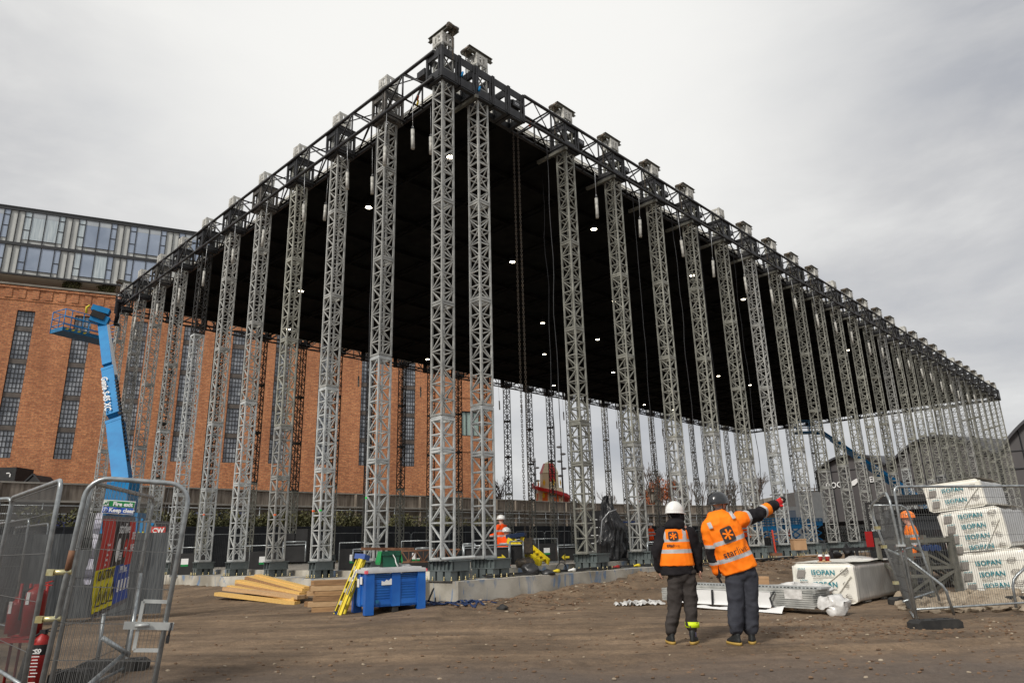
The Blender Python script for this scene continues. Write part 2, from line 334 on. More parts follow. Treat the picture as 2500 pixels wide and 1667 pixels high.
M_tim1 = mat('fresh yellow timber', (.60, .36, .10), .75, 0, (.72, .47, .16), 4, 7, .3, .7, bump=.2, bsc=30, stretch=(1, 8, 8))
M_tim2 = mat('brown timber', (.30, .165, .075), .8, 0, (.44, .27, .13), 4, 7, .3, .7, bump=.2, bsc=30, stretch=(1, 8, 8))
M_wrap = mat('white printed wrap', (.76, .74, .66), .45, 0, (.84, .82, .76), 2.5, 4, bump=.3, bsc=3.2, coat=.15)
M_film = mat('stretch film', (.36, .35, .33), .3, 0, (.56, .55, .52), 5, 6, .35, .7, bump=.4, bsc=5, stretch=(5, 5, .5), coat=.3)
M_clear = mat('crumpled clear polythene', (.5, .49, .47), .25, 0, (.72, .71, .69), 8, 5, bump=.6, bsc=14, coat=.4)
M_teal = mat('teal print', (.0, .20, .25), .5)
M_grprint = mat('grey print', (.24, .22, .20), .6)
M_greyt = mat('grey small print', (.36, .35, .31), .6)
M_leafd = mat('dark ivy leaves', (.05, .055, .018), .8, 0, (.15, .14, .055), 1.5)
M_leafr = mat('russet leaves', (.22, .055, .018), .8, 0, (.34, .10, .03), 3)
M_bark = mat('bark', (.075, .055, .042), .9, 0, (.13, .10, .08), 8)
M_rock = mat('rubble stone', (.22, .17, .12), .9, 0, (.42, .35, .26), 3, 6, .3, .7, bump=.5, bsc=9)
M_tarp = mat('black tarpaulin', (.012, .012, .013), .35, 0, (.03, .03, .032), 3, bump=.7, bsc=5)
M_canvas = mat('grey hall fabric', (.065, .060, .062), .6, 0, (.095, .088, .088), .25, 4, stretch=(1, 1, .3))
M_canvasd = mat('dark hall roof fabric', (.032, .032, .037), .5, 0, (.05, .05, .056), .25, 4)
M_sig_r = mat('sign red', (.50, .035, .025), .6); M_sig_k = mat('sign black', (.035, .028, .028), .6)
M_sig_y = mat('sign yellow', (.70, .60, .02), .6); M_sig_b = mat('sign blue', (.03, .07, .32), .6)
M_sig_g = mat('sign green', (.0, .20, .045), .5); M_sig_bb = mat('sign bright blue', (.005, .08, .42), .5)
M_sig_w = mat('sign white', (.75, .75, .74), .5); M_sig_gr = mat('banner grey', (.16, .15, .15), .7)
M_txtd = mat('dark print', (.03, .022, .02), .7); M_lime = mat('lime band', (.62, .80, .01), .6)
M_blueplum = mat('blue strap cloth', (.01, .03, .10), .8)
M_grey = mat('grey machine cover', (.14, .14, .145), .45, 0, (.18, .18, .185), 2)
M_silver = mat('silver trim', (.45, .46, .47), .35, .5)
M_pink = mat('pink tape', (.8, .12, .16), .6); M_neong = mat('green tape', (.03, .65, .10), .6); M_orgt = mat('orange tape', (.9, .17, .04), .6)
# ---------------------------------------------------------------- structure frame
TH = 0.803268; UX = Vector((math.cos(TH), math.sin(TH), 0)); VX = Vector((-math.sin(TH), math.cos(TH), 0))
C0 = Vector((-1.7127, 16.5, 0)); A = 2.608815; NB = 27; ML = 10
def T(u, v, z=0.0): return C0 + UX * u + VX * v + Vector((0, 0, z))
def uv(x, y):
    d = Vector((x, y, 0)) - C0; return d.dot(UX), d.dot(VX)
ZB = 1.005; ZD = 13.58; ZT = 14.50; LU = NB * A; LV = ML * A
def sst(x, a, b):
    t = min(1, max(0, (x - a) / (b - a))); return t * t * (3 - 2 * t)
def gh(x, y):
    u, v = uv(x, y); du, dv = -.4 - u, -.75 - v
    h = 0.0
    if du > 0 or dv > 0:
        d = math.hypot(max(du, 0), max(dv, 0))
        if dv > du: a = .14 + .36 * sst(u, .6, 9); wd = 1.2 + 1.7 * sst(u, 1, 9)
        else: a = .13 + .13 * sst(v, 1, 7); wd = 2.2
        h = a * math.exp(-(d / wd) ** 2)
        bumpy = math.exp(-(d / (wd * 1.1)) ** 2) * sst(u, -.5, 3)
        h += bumpy * (.12 * noise.noise(Vector((x * 1.1, y * 1.1, 0))) + .07 * noise.noise(Vector((x * 3.1, y * 3.1, 4))))
    near = 1 - sst(math.hypot(x, y - 8), 22, 40)
    h += near * (.03 * noise.noise(Vector((x * .5, y * .5, 1))) + .016 * noise.noise(Vector((x * 2.3, y * 2.3, 2))) + .008 * noise.noise(Vector((x * 6, y * 6, 3))))
    for k, (a0, b0) in enumerate(((6.55, .17), (8.15, .19), (10.6, -.10), (12.1, -.08))):      # old tyre ruts
        d = y - (a0 + b0 * x + .25 * math.sin(x * .45 + k)); h -= near * .028 * math.exp(-(d / .16) ** 2) * (1 + .5 * math.sin(x * 26 + (8 if d > 0 else -8) * d)); h += near * .014 * math.exp(-((abs(d) - .26) / .09) ** 2)
    # loose soil heap at right under the fence and packs
    h += .12 * math.exp(-((x - 10.5) / 2.6) ** 2 - ((y - 14.6) / 1.6) ** 2)
    return h
def Gp(px, py):
    z = 0.0
    for _ in range(6): q = Zp(px, py, z); z = gh(q.x, q.y)
    return Vector((q.x, q.y, z))
def ground():
    xs = [-400, -200, -110, -70, -50, -40] + [-32 + i * .5 for i in range(40)] + [-12 + i * .09 for i in range(312)] + [16.3 + i * .5 for i in range(40)] + [40, 50, 70, 110, 200, 400]
    ys = [-60, -20, -5, 0, 2, 3] + [4 + i * .075 for i in range(200)] + [19.1 + i * .4 for i in range(60)] + [45, 50, 60, 80, 110, 160, 250, 400, 700]
    vs = [(x, y, gh(x, y)) for y in ys for x in xs]; nx = len(xs)
    mb = MB(); mb.add(vs, [(j * nx + i, j * nx + i + 1, (j + 1) * nx + i + 1, (j + 1) * nx + i) for j in range(len(ys) - 1) for i in range(nx - 1)], True)
    tag(mb.build('ground', M_soil), 'brown packed soil with tyre marks and loose dirt', None, None, 'structure')
ground()
# slab inside the structure and its ring beam
def UVM(z=0): 
    M = Matrix((UX, VX, Vector((0, 0, 1)))).transposed().to_4x4(); M.translation = C0 + Vector((0, 0, z)); return M
mb = MB(); mb.bb((.9, .9, 0), (LU + 4, LV + 6, .5)); tag(mb.build('floor_slab', M_slab, None, UVM()), 'grey concrete floor under the canopy', None, None, 'structure')
rb = thing('concrete_ring_beam', 'pale concrete ring beam with blue paint marks under the towers', 'concrete beam', M=UVM())
def wobbly(mb, x0, x1, y0, y1, z0, z1, alongx):
    n = 60; L = (x1 - x0) if alongx else (y1 - y0)
    P = []
    for i in range(n + 1):
        t = i / n; o = .02 * noise.noise(Vector((t * 17, 3, 0)))
        P.append([(x0 + L * t, q, z) for q, z in ((y0 + o, z0), (y0 + o * .3, z1 + o * .4), (y1, z1 + o * .2), (y1, z0))] if alongx else [(q, y0 + L * t, z) for q, z in ((x0 + o, z0), (x0 + o * .3, z1 + o * .4), (x1, z1 + o * .2), (x1, z0))])
    vs = [p for r in P for p in r]; mb.add(vs, [(4 * i + k, 4 * i + (k + 1) % 4, 4 * i + 4 + (k + 1) % 4, 4 * i + 4 + k) for i in range(n) for k in range(4)]); mb.add(P[0], [(0, 1, 2, 3)]); mb.add(P[-1], [(3, 2, 1, 0)])
mb = MB(); wobbly(mb, -.16, LU + 2, -.72, .62, -.4, .56, True); mb.build('long_side_beam', M_plinth, rb)
mb = MB(); wobbly(mb, -.4, .62, .25, LV + 1, -.4, .557, False); mb.bb((-.158, .25, -.4), (.0, .3, .55)); mb.build('short_side_beam', M_plinth, rb)
mb = MB(); wobbly(mb, .55, LU, .62, .85, .3, .72, True); wobbly(mb, .62, .85, .62, LV, .3, .715, False); mb.build('inner_kerb', M_plinth, rb)
# ---------------------------------------------------------------- lattice towers
HW = .19
def lattice(mb, z0, n, p, hw=HW, ch=.047, br=.031, flip=0, joints=()):
    z1 = z0 + n * p
    for a in (-1, 1):
        for b in (-1, 1): mb.bar((a * hw, b * hw, z0), (a * hw, b * hw, z1), ch, up=(0, 1, 0), cap=False)
    C = [(-hw, -hw), (hw, -hw), (hw, hw), (-hw, hw)]
    for i in range(n + 1):
        z = z0 + i * p
        for k in range(4):
            a, b = C[k], C[(k + 1) % 4]
            mb.bar((*a, z), (*b, z), br, br, cap=False)
            if i < n:
                s = (i + k + flip) % 2
                mb.bar((*(a if s else b), z + .02), (*(b if s else a), z + p - .02), br * .9, cap=False)
    for zj in joints:
        for k in range(4): mb.bar((*C[k], zj), (*C[(k + 1) % 4], zj), .055, .05, cap=False)
PN = .405; NT = 34
MESH = {}
def tower_parts(kind, brk, side):
    t = bpy.data.objects.new('lattice_tower', None); COL.objects.link(t)
    lo, hi = MB(), MB()
    lattice(lo, 0, brk, PN, joints=(.03, brk * PN - .05, 6 * PN, 6 * PN + .07)); lattice(hi, brk * PN + .03, NT - brk, PN - .001, flip=brk, joints=[q for q in (brk * PN + .06, (brk + 7) * PN, (brk + 7) * PN + .07, (brk + 14) * PN, (brk + 14) * PN + .07) if q < (NT - 1) * PN])
    if kind == 'silver': lo.build('lower_mast', M_galvb, t); hi.build('upper_mast', M_galv, t)
    elif kind == 'olive': lo.build('lower_mast', M_galv, t); hi.build('upper_mast', M_olive, t)
    elif kind == 'alloliv': lo.build('lower_mast', M_olive, t); hi.build('upper_mast', M_olive, t)
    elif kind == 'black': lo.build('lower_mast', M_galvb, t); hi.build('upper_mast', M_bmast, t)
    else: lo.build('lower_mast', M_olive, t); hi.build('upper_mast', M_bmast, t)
    z = NT * PN; h = MB()
    for k in range(4):
        M = Matrix.Rotation(k * PI / 2, 3, 'Z')
        def bx(c, d): h.box(M @ Vector(c), d, M)
        bx((0, -HW - .02, z + .05), (2 * HW, .012, .07)); bx((0, -HW - .02, z + .31), (2 * HW, .012, .09))
        for x in (-.13, 0, .13): bx((x, -HW - .02, z + .18), (.075 if x else .10, .012, .18))
        bx((0, -HW - .028, z + .18), (.04, .01, .3)); bx((-HW, -HW, z + .18), (.055, .055, .37))
    h.build('head_frame', M_cap, t)
    g = MB()
    if side == 'R': cx, cy, dx, dy = .17, -.04, .55, .80
    else: cx, cy, dx, dy = .05, 0, .60, .36
    zt, zm, zb = -.01, -.23, -.44
    g.bb((cx - dx / 2 - .02, cy - dy / 2 - .02, zt - .025), (cx + dx / 2 + .02, cy + dy / 2 + .02, zt))
    g.bb((cx - dx / 2 - .01, cy - dy / 2 - .01, zm - .012), (cx + dx / 2 + .01, cy + dy / 2 + .01, zm + .012))
    g.bb((cx - dx / 2 + .04, cy - dy / 2, zm + .012), (cx + dx / 2 - .04, cy + dy / 2, zt - .025)) if side == 'R' else g.bb((cx - dx / 2 + .07, cy - dy / 2, zm + .012), (cx + dx / 2, cy + dy / 2, zt - .025))
    ns = 7 if side == 'R' else 3
    for i in range(ns):
        y = cy - dy / 2 + .006 + (dy - .012) * i / (ns - 1); g.bb((cx - dx / 2, y - .006, zm + .012), (cx - dx / 2 + .04 + .03, y + .006, zt - .025))
        g.bb((cx + dx / 2 - .05, y - .006, zm + .012), (cx + dx / 2, y + .006, zt - .025))
    for i, y in enumerate([cy - dy / 2 + dy * (k + .5) / (3 if side == 'R' else 2) for k in range(3 if side == 'R' else 2)]):
        wd = dy / (3 if side == 'R' else 2) - .07
        for x0 in (cx - dx / 2, cx - dx / 2 + .27, cx + dx / 2 - .21): g.bb((x0, y - wd / 2, zb), (x0 + .20, y + wd / 2, zm - .012))
    g.build('base_grillage', M_green, t)
    pl = MB(); pl.k = 0; pl.bb((cx - dx / 2 - .09, cy - dy / 2 - .09, zb - .02), (cx + dx / 2 + .09, cy + dy / 2 + .09, zb))
    bo = pl; bo.k = 1
    for x in (-dx / 2 - .05, -dx / 6, dx / 6, dx / 2 + .05):
        bo.tube([(cx + x, cy - dy / 2 - .05, zb - .01), (cx + x, cy - dy / 2 - .05, zb + .09)], .011, 6); bo.tube([(cx + x, cy - dy / 2 - .05, zb), (cx + x, cy - dy / 2 - .05, zb + .03)], .022, 6)
    for y in (-dy / 4, dy / 4, dy / 2):
        bo.tube([(cx - dx / 2 - .05, cy + y, zb - .01), (cx - dx / 2 - .05, cy + y, zb + .09)], .011, 6); bo.tube([(cx - dx / 2 - .05, cy + y, zb), (cx - dx / 2 - .05, cy + y, zb + .03)], .022, 6)
    bo.build('base_plate', [M_dust, M_bolt], t)
    return t
def ibeam(mb, a, b, w, h):
    mb.bar(a, b, w, .014); 
    a, b = Vector(a), Vector(b); dz = Vector((0, 0, h)); mb.bar(a + dz, b + dz, w, .014); mb.bar(a + dz / 2, b + dz / 2, .012, h - .014)
def head_gear(t, ang):     # two beams across the head, a hoist at one end, two chains
    R3 = Matrix.Rotation(ang, 3, 'Z'); z = NT * PN + .37
    b = MB()
    for s in (-1, 1): ibeam(b, R3 @ Vector((-.47, s * .13, z + .01)), R3 @ Vector((.47, s * .13, z + .01)), .11, .13)
    for x in (-.3, .3): b.box(R3 @ Vector((x, 0, z + .07)), (.03, .2, .09), R3)
    b.build('head_beam', M_beamg, t)
    hst = MB(); hst.tube([R3 @ Vector((-.42, -.16, z + .08)), R3 @ Vector((-.42, .2, z + .08))], .075, 10); hst.box(R3 @ Vector((-.33, .02, z + .07)), (.12, .2, .14), R3)
    hst.build('chain_wheel', M_chain, t)
    for x, zl in ((-.43, ZT - ZB - .35), (.43, ZT - ZB - .1)):
        ch = MB(); zz = z; i = 0
        while zz > zl:
            ch.box(R3 @ Vector((x, .02, zz)), (.034, .012, .055) if i % 2 else (.012, .034, .055), R3); zz -= .046; i += 1
        ch.build('lifting_chain', M_chain, t)
def gear_copy(src, dst):
    for ch in src.children:
        if ch.name.split('.')[0] in ('head_beam', 'chain_wheel', 'lifting_chain'):
            c = ch.copy(); COL.objects.link(c); c.parent = dst
protos = {}
gear = {}
def tower(u, v, kind, brk, side, gr, label, group):
    key = (kind, brk, side)
    if key not in protos: t = protos[key] = tower_parts(kind, brk, side)
    else:
        t = protos[key].copy(); COL.objects.link(t)
        for k in [k for k in protos[key].children if k.name.split('.')[0] not in ('head_beam', 'chain_wheel', 'lifting_chain')]:
            c = k.copy(); COL.objects.link(c); c.parent = t
    t.location = T(u, v, ZB); t.rotation_euler = (0, 0, TH); tag(t, label, 'tower', group)
    if gr is not None:
        if gr not in gear: gear[gr] = t; head_gear(t, gr)
        else: gear_copy(gear[gr], t)
    return t
G1 = 'lattice towers holding up the canopy'
TW = []
tower(0, 0, 'silver', 8, 'R', PI / 2, 'tall silver lattice tower at the near corner, nearest the blue box', G1)
tower(.5 * A, 0, 'silver', 9, 'R', 0, 'silver lattice tower close beside the near corner tower', G1)
for i in range(2, NB + 1):
    kind = 'alloliv' if i == 2 else ('olive' if i % 7 else 'silver'); brk = 9 if i == 2 else (8, 9, 10)[i % 3]
    lb = 'olive grey lattice tower, %s after the close corner pair along the long side' % ORD[i - 1] if i < NB else 'last lattice tower of the long side, at the far right canopy corner'
    tower(i * A, 0, kind, brk, 'R', None if i % 5 == 1 else PI * 2, lb, G1)
for j in range(1, ML + 1):
    kind = 'black' if j == 6 else ('olive' if j == 3 else 'silver'); brk = 22 if j == 6 else (10, 13, 12)[j % 3]
    lb = ('lattice tower with a black upper mast in the left row' if j == 6 else '%s lattice tower, %s along the short left side from the near corner' % ('weathered olive' if j == 3 else 'silver', ORD[j]) if j < ML else 'lattice tower at the left corner of the canopy, beside the blue lift basket')
    tower(0, j * A, kind, brk, 'L', (0.001 if j == ML else None), lb, G1)
G2 = 'lattice towers of the far long side and far end'
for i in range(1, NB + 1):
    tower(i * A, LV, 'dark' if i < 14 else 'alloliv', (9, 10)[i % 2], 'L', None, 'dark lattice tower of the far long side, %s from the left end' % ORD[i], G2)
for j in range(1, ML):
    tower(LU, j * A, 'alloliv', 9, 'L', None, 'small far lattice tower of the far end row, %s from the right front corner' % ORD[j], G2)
# ---------------------------------------------------------------- canopy
cz = ZT - ZD
roof = thing('canopy_roof', 'vast black flat canopy roof with a black truss edge carried by the towers', 'canopy roof', M=UVM(ZD))
def sleeve_mb(w=.62, br=True):
    m = MB(); h = cz
    for k in range(4):
        M = Matrix.Rotation(k * PI / 2, 3, 'Z')
        m.box(M @ Vector((0, -w / 2, .125)), (w - .06, .03, .25), M); m.box(M @ Vector((0, -w / 2, h - .12)), (w - .06, .03, .24), M)
        m.box(M @ Vector((-w / 2, -w / 2, h / 2)), (.07, .07, h + .06), M)
        m.box(M @ Vector((w / 2 - .12, -w / 2 - .005, h / 2)), (.04, .05, h - .1), M)
    m.box((0, 0, -.015), (w, w, .03)) if False else None
    for s in (-1, 1): m.box((s * (w / 2 - .06), 0, -.02), (.12, w, .04)); m.box((0, s * (w / 2 - .06), -.025), (w, .12, .04))
    if br:
        m.k = 1; m.box((-w / 2 - .06, .25, -.09), (.10, 1.25, .10))
    return m
sleeve_mb(.62, False).build('sleeve_block', [M_black, M_beamg], roof)
pr = sleeve_mb().build('sleeve_block', [M_black, M_beamg], roof)
sp = [(.5 * A, 0, 0)] + [(i * A, 0, 0) for i in range(2, NB + 1)] + [(0, j * A, -PI / 2) for j in range(1, ML + 1)] + [(i * A, LV, PI) for i in range(1, NB + 1)] + [(LU, j * A, PI / 2) for j in range(1, ML)]
pr.location = (sp[0][0], sp[0][1], 0)
cs_ = [q for q in roof.children if q.name.startswith('sleeve_block')][0]
for u, v, r in sp[1:]: c = (pr if v == 0 else cs_).copy(); COL.objects.link(c); c.location = (u, v, 0); c.rotation_euler = (0, 0, r)
for c in roof.children:
    if abs(c.location.x) < .01 and 1 < c.location.y < LV + 1:
        c.material_slots[0].link = 'OBJECT'; c.material_slots[0].material = M_dust if int(round(c.location.y / A)) in (1, 4, 8) else M_black
em = sleeve_mb(.62, False).build('frame_module', [M_black, M_beamg], roof); em.location = (.25 * A, 0, -.0)
for q in (.75, 1.0): c = em.copy(); COL.objects.link(c); c.location = (q * A, 0, 0)
def bay_mb(L, x0):
    m = MB(); o = .36; zt, zb = cz - .02, .05
    for y in (-o, o):
        for z in (zb, zt): m.tube([(x0, y, z), (L, y, z)], .050, 8)
        xm = (x0 + L) / 2 + .08; m.tube([(xm, y, zb), (xm, y, zt)], .03, 6)
        m.tube([(xm, y, zt), (x0 + .36, y, zb)], .03, 6); m.tube([(xm + .03, y, zt), (L - .40, y, zb)], .03, 6)
    for x in (x0 + .4, (x0 + L) / 2, L - .4):
        m.tube([(x, -o, zt), (x, o, zt)], .028, 6); m.tube([(x, -o, zb), (x, o, zb)], .028, 6)
    m.tube([(x0 + .4, -o, zt), (L - .4, o, zt)], .018, 6); m.tube([(x0 + .4, o, zb), (L - .4, -o, zb)], .018, 6)
    return m
bay = bay_mb(A, 0).build('truss_bay', M_black, roof)
bl = [(0, j * A, PI / 2) for j in range(ML)] + [(i * A, 0, 0) for i in range(2, NB)] + [(i * A, LV, 0) for i in range(NB)] + [(LU, j * A, PI / 2) for j in range(ML)]
bay.location = (bl[0][0], bl[0][1], 0); bay.rotation_euler = (0, 0, bl[0][2])
for u, v, r in bl[1:]: c = bay.copy(); COL.objects.link(c); c.location = (u, v, 0); c.rotation_euler = (0, 0, r)
c = bay_mb(2 * A, 1.12 * A).build('truss_bay', M_black, roof)
dk = MB(); I = .5; dk.bb((I, I, .34), (LU - I, LV - I, .46)); dk.build('soffit', M_soffit, roof)
dk = MB()
dk.add([(I - .06, I - .06, .33), (LU - I + .06, I - .06, .33), (LU - I + .06, LV - I + .06, .33), (I - .06, LV - I + .06, .33), (I + .25, I + .25, cz - .12), (LU - I - .25, I + .25, cz - .12), (LU - I - .25, LV - I - .25, cz - .12), (I + .25, LV - I - .25, cz - .12)], [(0, 1, 5, 4), (1, 2, 6, 5), (2, 3, 7, 6), (3, 0, 4, 7)]); dk.build('fascia', M_cream, roof)
I += .25; dk = MB(); dk.bb((I, I, cz - .12), (LU - I, LV - I, cz - .08)); dk.build('roof_skin', M_cream, roof)
bm = MB(); L = LV - 1.2; n = int(L / 1.0)
for y in (-.0,):
    bm.bar((0, .6, .1), (0, LV - .6, .1), .07, .07); bm.bar((0, .6, .3), (0, LV - .6, .3), .07, .07)
    for i in range(n):
        a, b = .6 + L * i / n, .6 + L * (i + 1) / n; bm.bar((0, a, .1 if i % 2 else .3), (0, b, .3 if i % 2 else .1), .035)
rbm = bm.build('roof_beam', M_soffit, roof); rbm.location = (A, 0, 0)
for i in range(2, NB): c = rbm.copy(); COL.objects.link(c); c.location = (i * A, 0, 0)
for j in range(1, ML):
    bm = MB(); bm.bar((.6, j * A, .24), (LU - .6, j * A, .24), .09, .14); bm.build('roof_purlin', M_soffit, roof)
mo = MB(); mo.box((0, 0, 0), (.34, .22, .20)); mo.box((0, 0, .02), (.42, .16, .14)); mo.k = 1; mo.box((0, -.115, .02), (.20, .008, .025)); mo.box((0, -.115, -.03), (.2, .008, .02))
mm_ = mo.build('hoist_motor', [M_black, M_silver], roof); mm_.location = (1.05 * A - .1, -.2, .5)
for i in range(2, 20): c = mm_.copy(); COL.objects.link(c); c.location = (i * A + .62, -.12, .62)
c = mm_.copy(); COL.objects.link(c); c.location = (-.2, .62, .55); c.rotation_euler = (0, 0, PI / 2)
# small coloured connectors dangling at the trusses
for q, (u, v, z, mt) in enumerate([(-.05, 1.1, -.1, M_yel), (-.05, 1.1, .05, M_orgt), (3.2, -.3, 0, M_orgt), (.35, -.38, .25, M_bluem), (1.0, -.38, .1, M_bluem), (5.2 + 2.6, .4, .05, M_orgt), (13.3, .2, .05, M_orgt)]):
    m = MB(); m.tube([(u, v, z), (u + .04, v, z + .16)], .03, 6); m.build('plug_connector', mt, roof)
# far side black speaker-like motors hanging in the truss
m = MB(); m.tube([(0, 0, -.35), (0, 0, .35)], .14, 8); fm = m.build('hanging_motor', M_boarda, roof); fm.location = (1.5 * A, LV - .9, -.05)
for i in range(2, 22): c = fm.copy(); COL.objects.link(c); c.location = ((i + .5) * A, LV - .9, -.05)
# lamps under the roof
lg = 'floodlights under the black roof'
lamps = [(900, 507), (1450, 560), (1251, 640), (735, 711), (1325, 789), (1459, 829), (1329, 865), (1815, 731), (2070, 855), (1497, 909), (1754, 918), (1831, 940), (1044, 877), (1690, 673), (1352, 941), (1573, 988), (1100, 384), (1645, 1000), (704, 804), (1500, 735)]
lp = thing('floodlight', 'x', 'light', lamps and (0, 0, 0), 0, lg)
m = MB(); m.lathe([(.0, .16), (.08, .15), (.14, .03), (.15, 0), (.12, .0)], 16); m.build('housing', M_black, lp)
m = MB(); m.lathe([(.12, .004), (.0, .004)], 16); m.build('lens', M_lampm, lp)
m = MB(); m.bar((0, 0, .15), (0, 0, .45), .02); m.build('bracket', M_black, lp)
LAMPL = ['', 'between the first two towers after the corner gap', 'right of the heavy chain, highest there', 'seen beside the fourth left tower', 'lowest but one left of the first gap tower', 'small, left of the second gap tower', 'lowest right of the heavy chain', 'bright, between the fifth and sixth gap towers', 'far right, beyond the eighth gap tower', 'small and low, left of the second gap tower base',
         'small, between the third and fourth gap towers', 'small, right of the fourth gap tower', 'at the far edge, left of the corner tower', 'beside the upper third gap tower', 'at the far truss, right of the chain', 'at the far truss, between second and third gap towers', 'seen through the upper corner tower', 'far off, behind the fourth gap tower', 'low, behind the third left tower', 'behind the upper second gap tower']
for k, (px, py) in enumerate(lamps):
    p = Zp(px, py, ZD - .1); lb = 'lit floodlight under the black roof, %s' % ('largest, by the first tower left of the corner' if k == 0 else LAMPL[k])
    if k == 0: lp.location = p; lp['label'] = lb
    else: dup(lp, None, lb, p)
# hanging tubes
tg = 'pale tubes hanging on cords from the truss'
ht = thing('hanging_tube', 'x', 'hanging tube', (0, 0, 0), 0, tg)
m = MB(); m.tube([(0, 0, 0), (0, 0, -1.0)], .009, 5); m.tube([(0, 0, -1.0), (-.035, 0, -1.17)], .004, 4); m.tube([(0, 0, -1.0), (.035, 0, -1.17)], .004, 4); m.build('cord', M_silver, ht)
m = MB(); m.tube([(0, 0, -1.15), (0, 0, -1.75)], .052, 10); m.k = 1; m.tube([(0, 0, -1.2), (0, 0, -1.212)], .044, 10); m.build('tube', [M_cap, M_black], ht)
first = [True]
def hang(u, v, lb, s=1.0, ln=None):
    if first[0]: o = ht; first[0] = False; o['label'] = lb; o.location = T(u, v, ZD + .02)
    else: o = dup(ht, None, lb, T(u, v, ZD + .02))
    o.rotation_euler = (rnd.uniform(-.03, .03), rnd.uniform(-.04, .04), 0); o.scale = (1, 1, s)
for j in range(10):
    hang(-.36, (j + .62 if j else .82) * A, 'pale tube hanging on the outer chord of the short side, %s bay from the corner' % ORD[j + 1], rnd.uniform(.95, 1.15))
    hang(.36, (j + .5 if j else .38) * A, 'pale tube hanging on the inner chord of the short side, %s bay from the corner' % ORD[j + 1], rnd.uniform(.9, 1.1))
hang(-.36, .35 * A, 'pale tube on the cord nearest the left of the corner tower', 1.0)
for i in range(2, 24):
    hang((i + .42) * A, -.36, 'pale tube hanging from the long side truss just past its %s gap tower' % ORD[i - 1], rnd.uniform(.95, 1.3))
for i in list(range(3, 22, 1)):
    if i % 3: hang((i + .5) * A, LV - .4, 'small dark hanging tube of the far long side, in its %s bay from the left' % ORD[i + 1], 1.2)
# cables
cg = 'black cables hanging from the roof'
def cable(pts, r, lb, m=M_black, name='hanging_cable'):
    k = MB(); k.tube(pts, r, 6); tag(k.build(name, m), lb, 'cable', cg)
def drop(px, py, z, u_v, lb, sw=.08, r=.012, zb=.6):
    p = u_v; n = 22; pts = [(p.x + sw * noise.noise(Vector((i * .35, px, 0))), p.y + sw * noise.noise(Vector((i * .35, px, 5))), ZD + .1 - (ZD + .1 - zb) * i / n) for i in range(n + 1)]
    cable(pts, r, lb)
for (u, v, lb) in [(-.2, 2.9, 'thin black cable falling from the short side truss left of the corner tower'), (4.1, -.2, 'black cable falling from the long side truss right of the heavy chain'),
                   (8.9, -.1, 'thick black cable falling between the first and second right side towers after the gap'), (11.4, -.2, 'black cable dropping beside the third right side tower'), (13.9, .1, 'black cable dropping beside the fourth right side tower'),
                   (16.7, 0, 'black cable dropping beside the fifth right side tower'), (-.1, 10.6, 'black cable hanging in the middle of the short left side'), (5.8, 1.5, 'black cable just inside the canopy behind the silver pair'),
                   (22, .4, 'black cable inside the long side, above the pointing hand'), (27.3, .2, 'black cable in the middle of the long right side')]:
    drop(u * 100, 0, 0, T(u, v), lb)
def chain_drop(p, z0, z1, lb):
    t = thing('heavy_chain', lb, 'chain', (p.x, p.y, z1)); m = MB()
    for s in (-.07, .07):
        z = z0 - z1; i = 0
        while z > .1:
            x = s * (1 if z > 1 else z)
            if i % 2: m.tube([(x - .02, 0, z - .04), (x - .02, 0, z + .04), (x + .02, 0, z + .04), (x + .02, 0, z - .04), (x - .02, 0, z - .04)], .009, 4, False)
            else: m.tube([(x, -.02, z - .04), (x, -.02, z + .04), (x, .02, z + .04), (x, .02, z - .04), (x, -.02, z - .04)], .009, 4, False)
            z -= .068; i += 1
    m.build('chain_links', M_chain, t)
    m = MB(); m.box((0, 0, .55), (.2, .14, .34)); m.box((0, 0, .55), (.24, .05, .4)); m.lathe([(0, -.1), (.22, -.08), (.26, .05), (.2, .14), (0, .16)], 10, (-.1, 0, .1)); m.build('chain_bag', M_chain, t)
chain_drop(T(1.18 * A, .2), ZD, .7, 'heavy double chain hanging to the floor right of the corner tower pair')
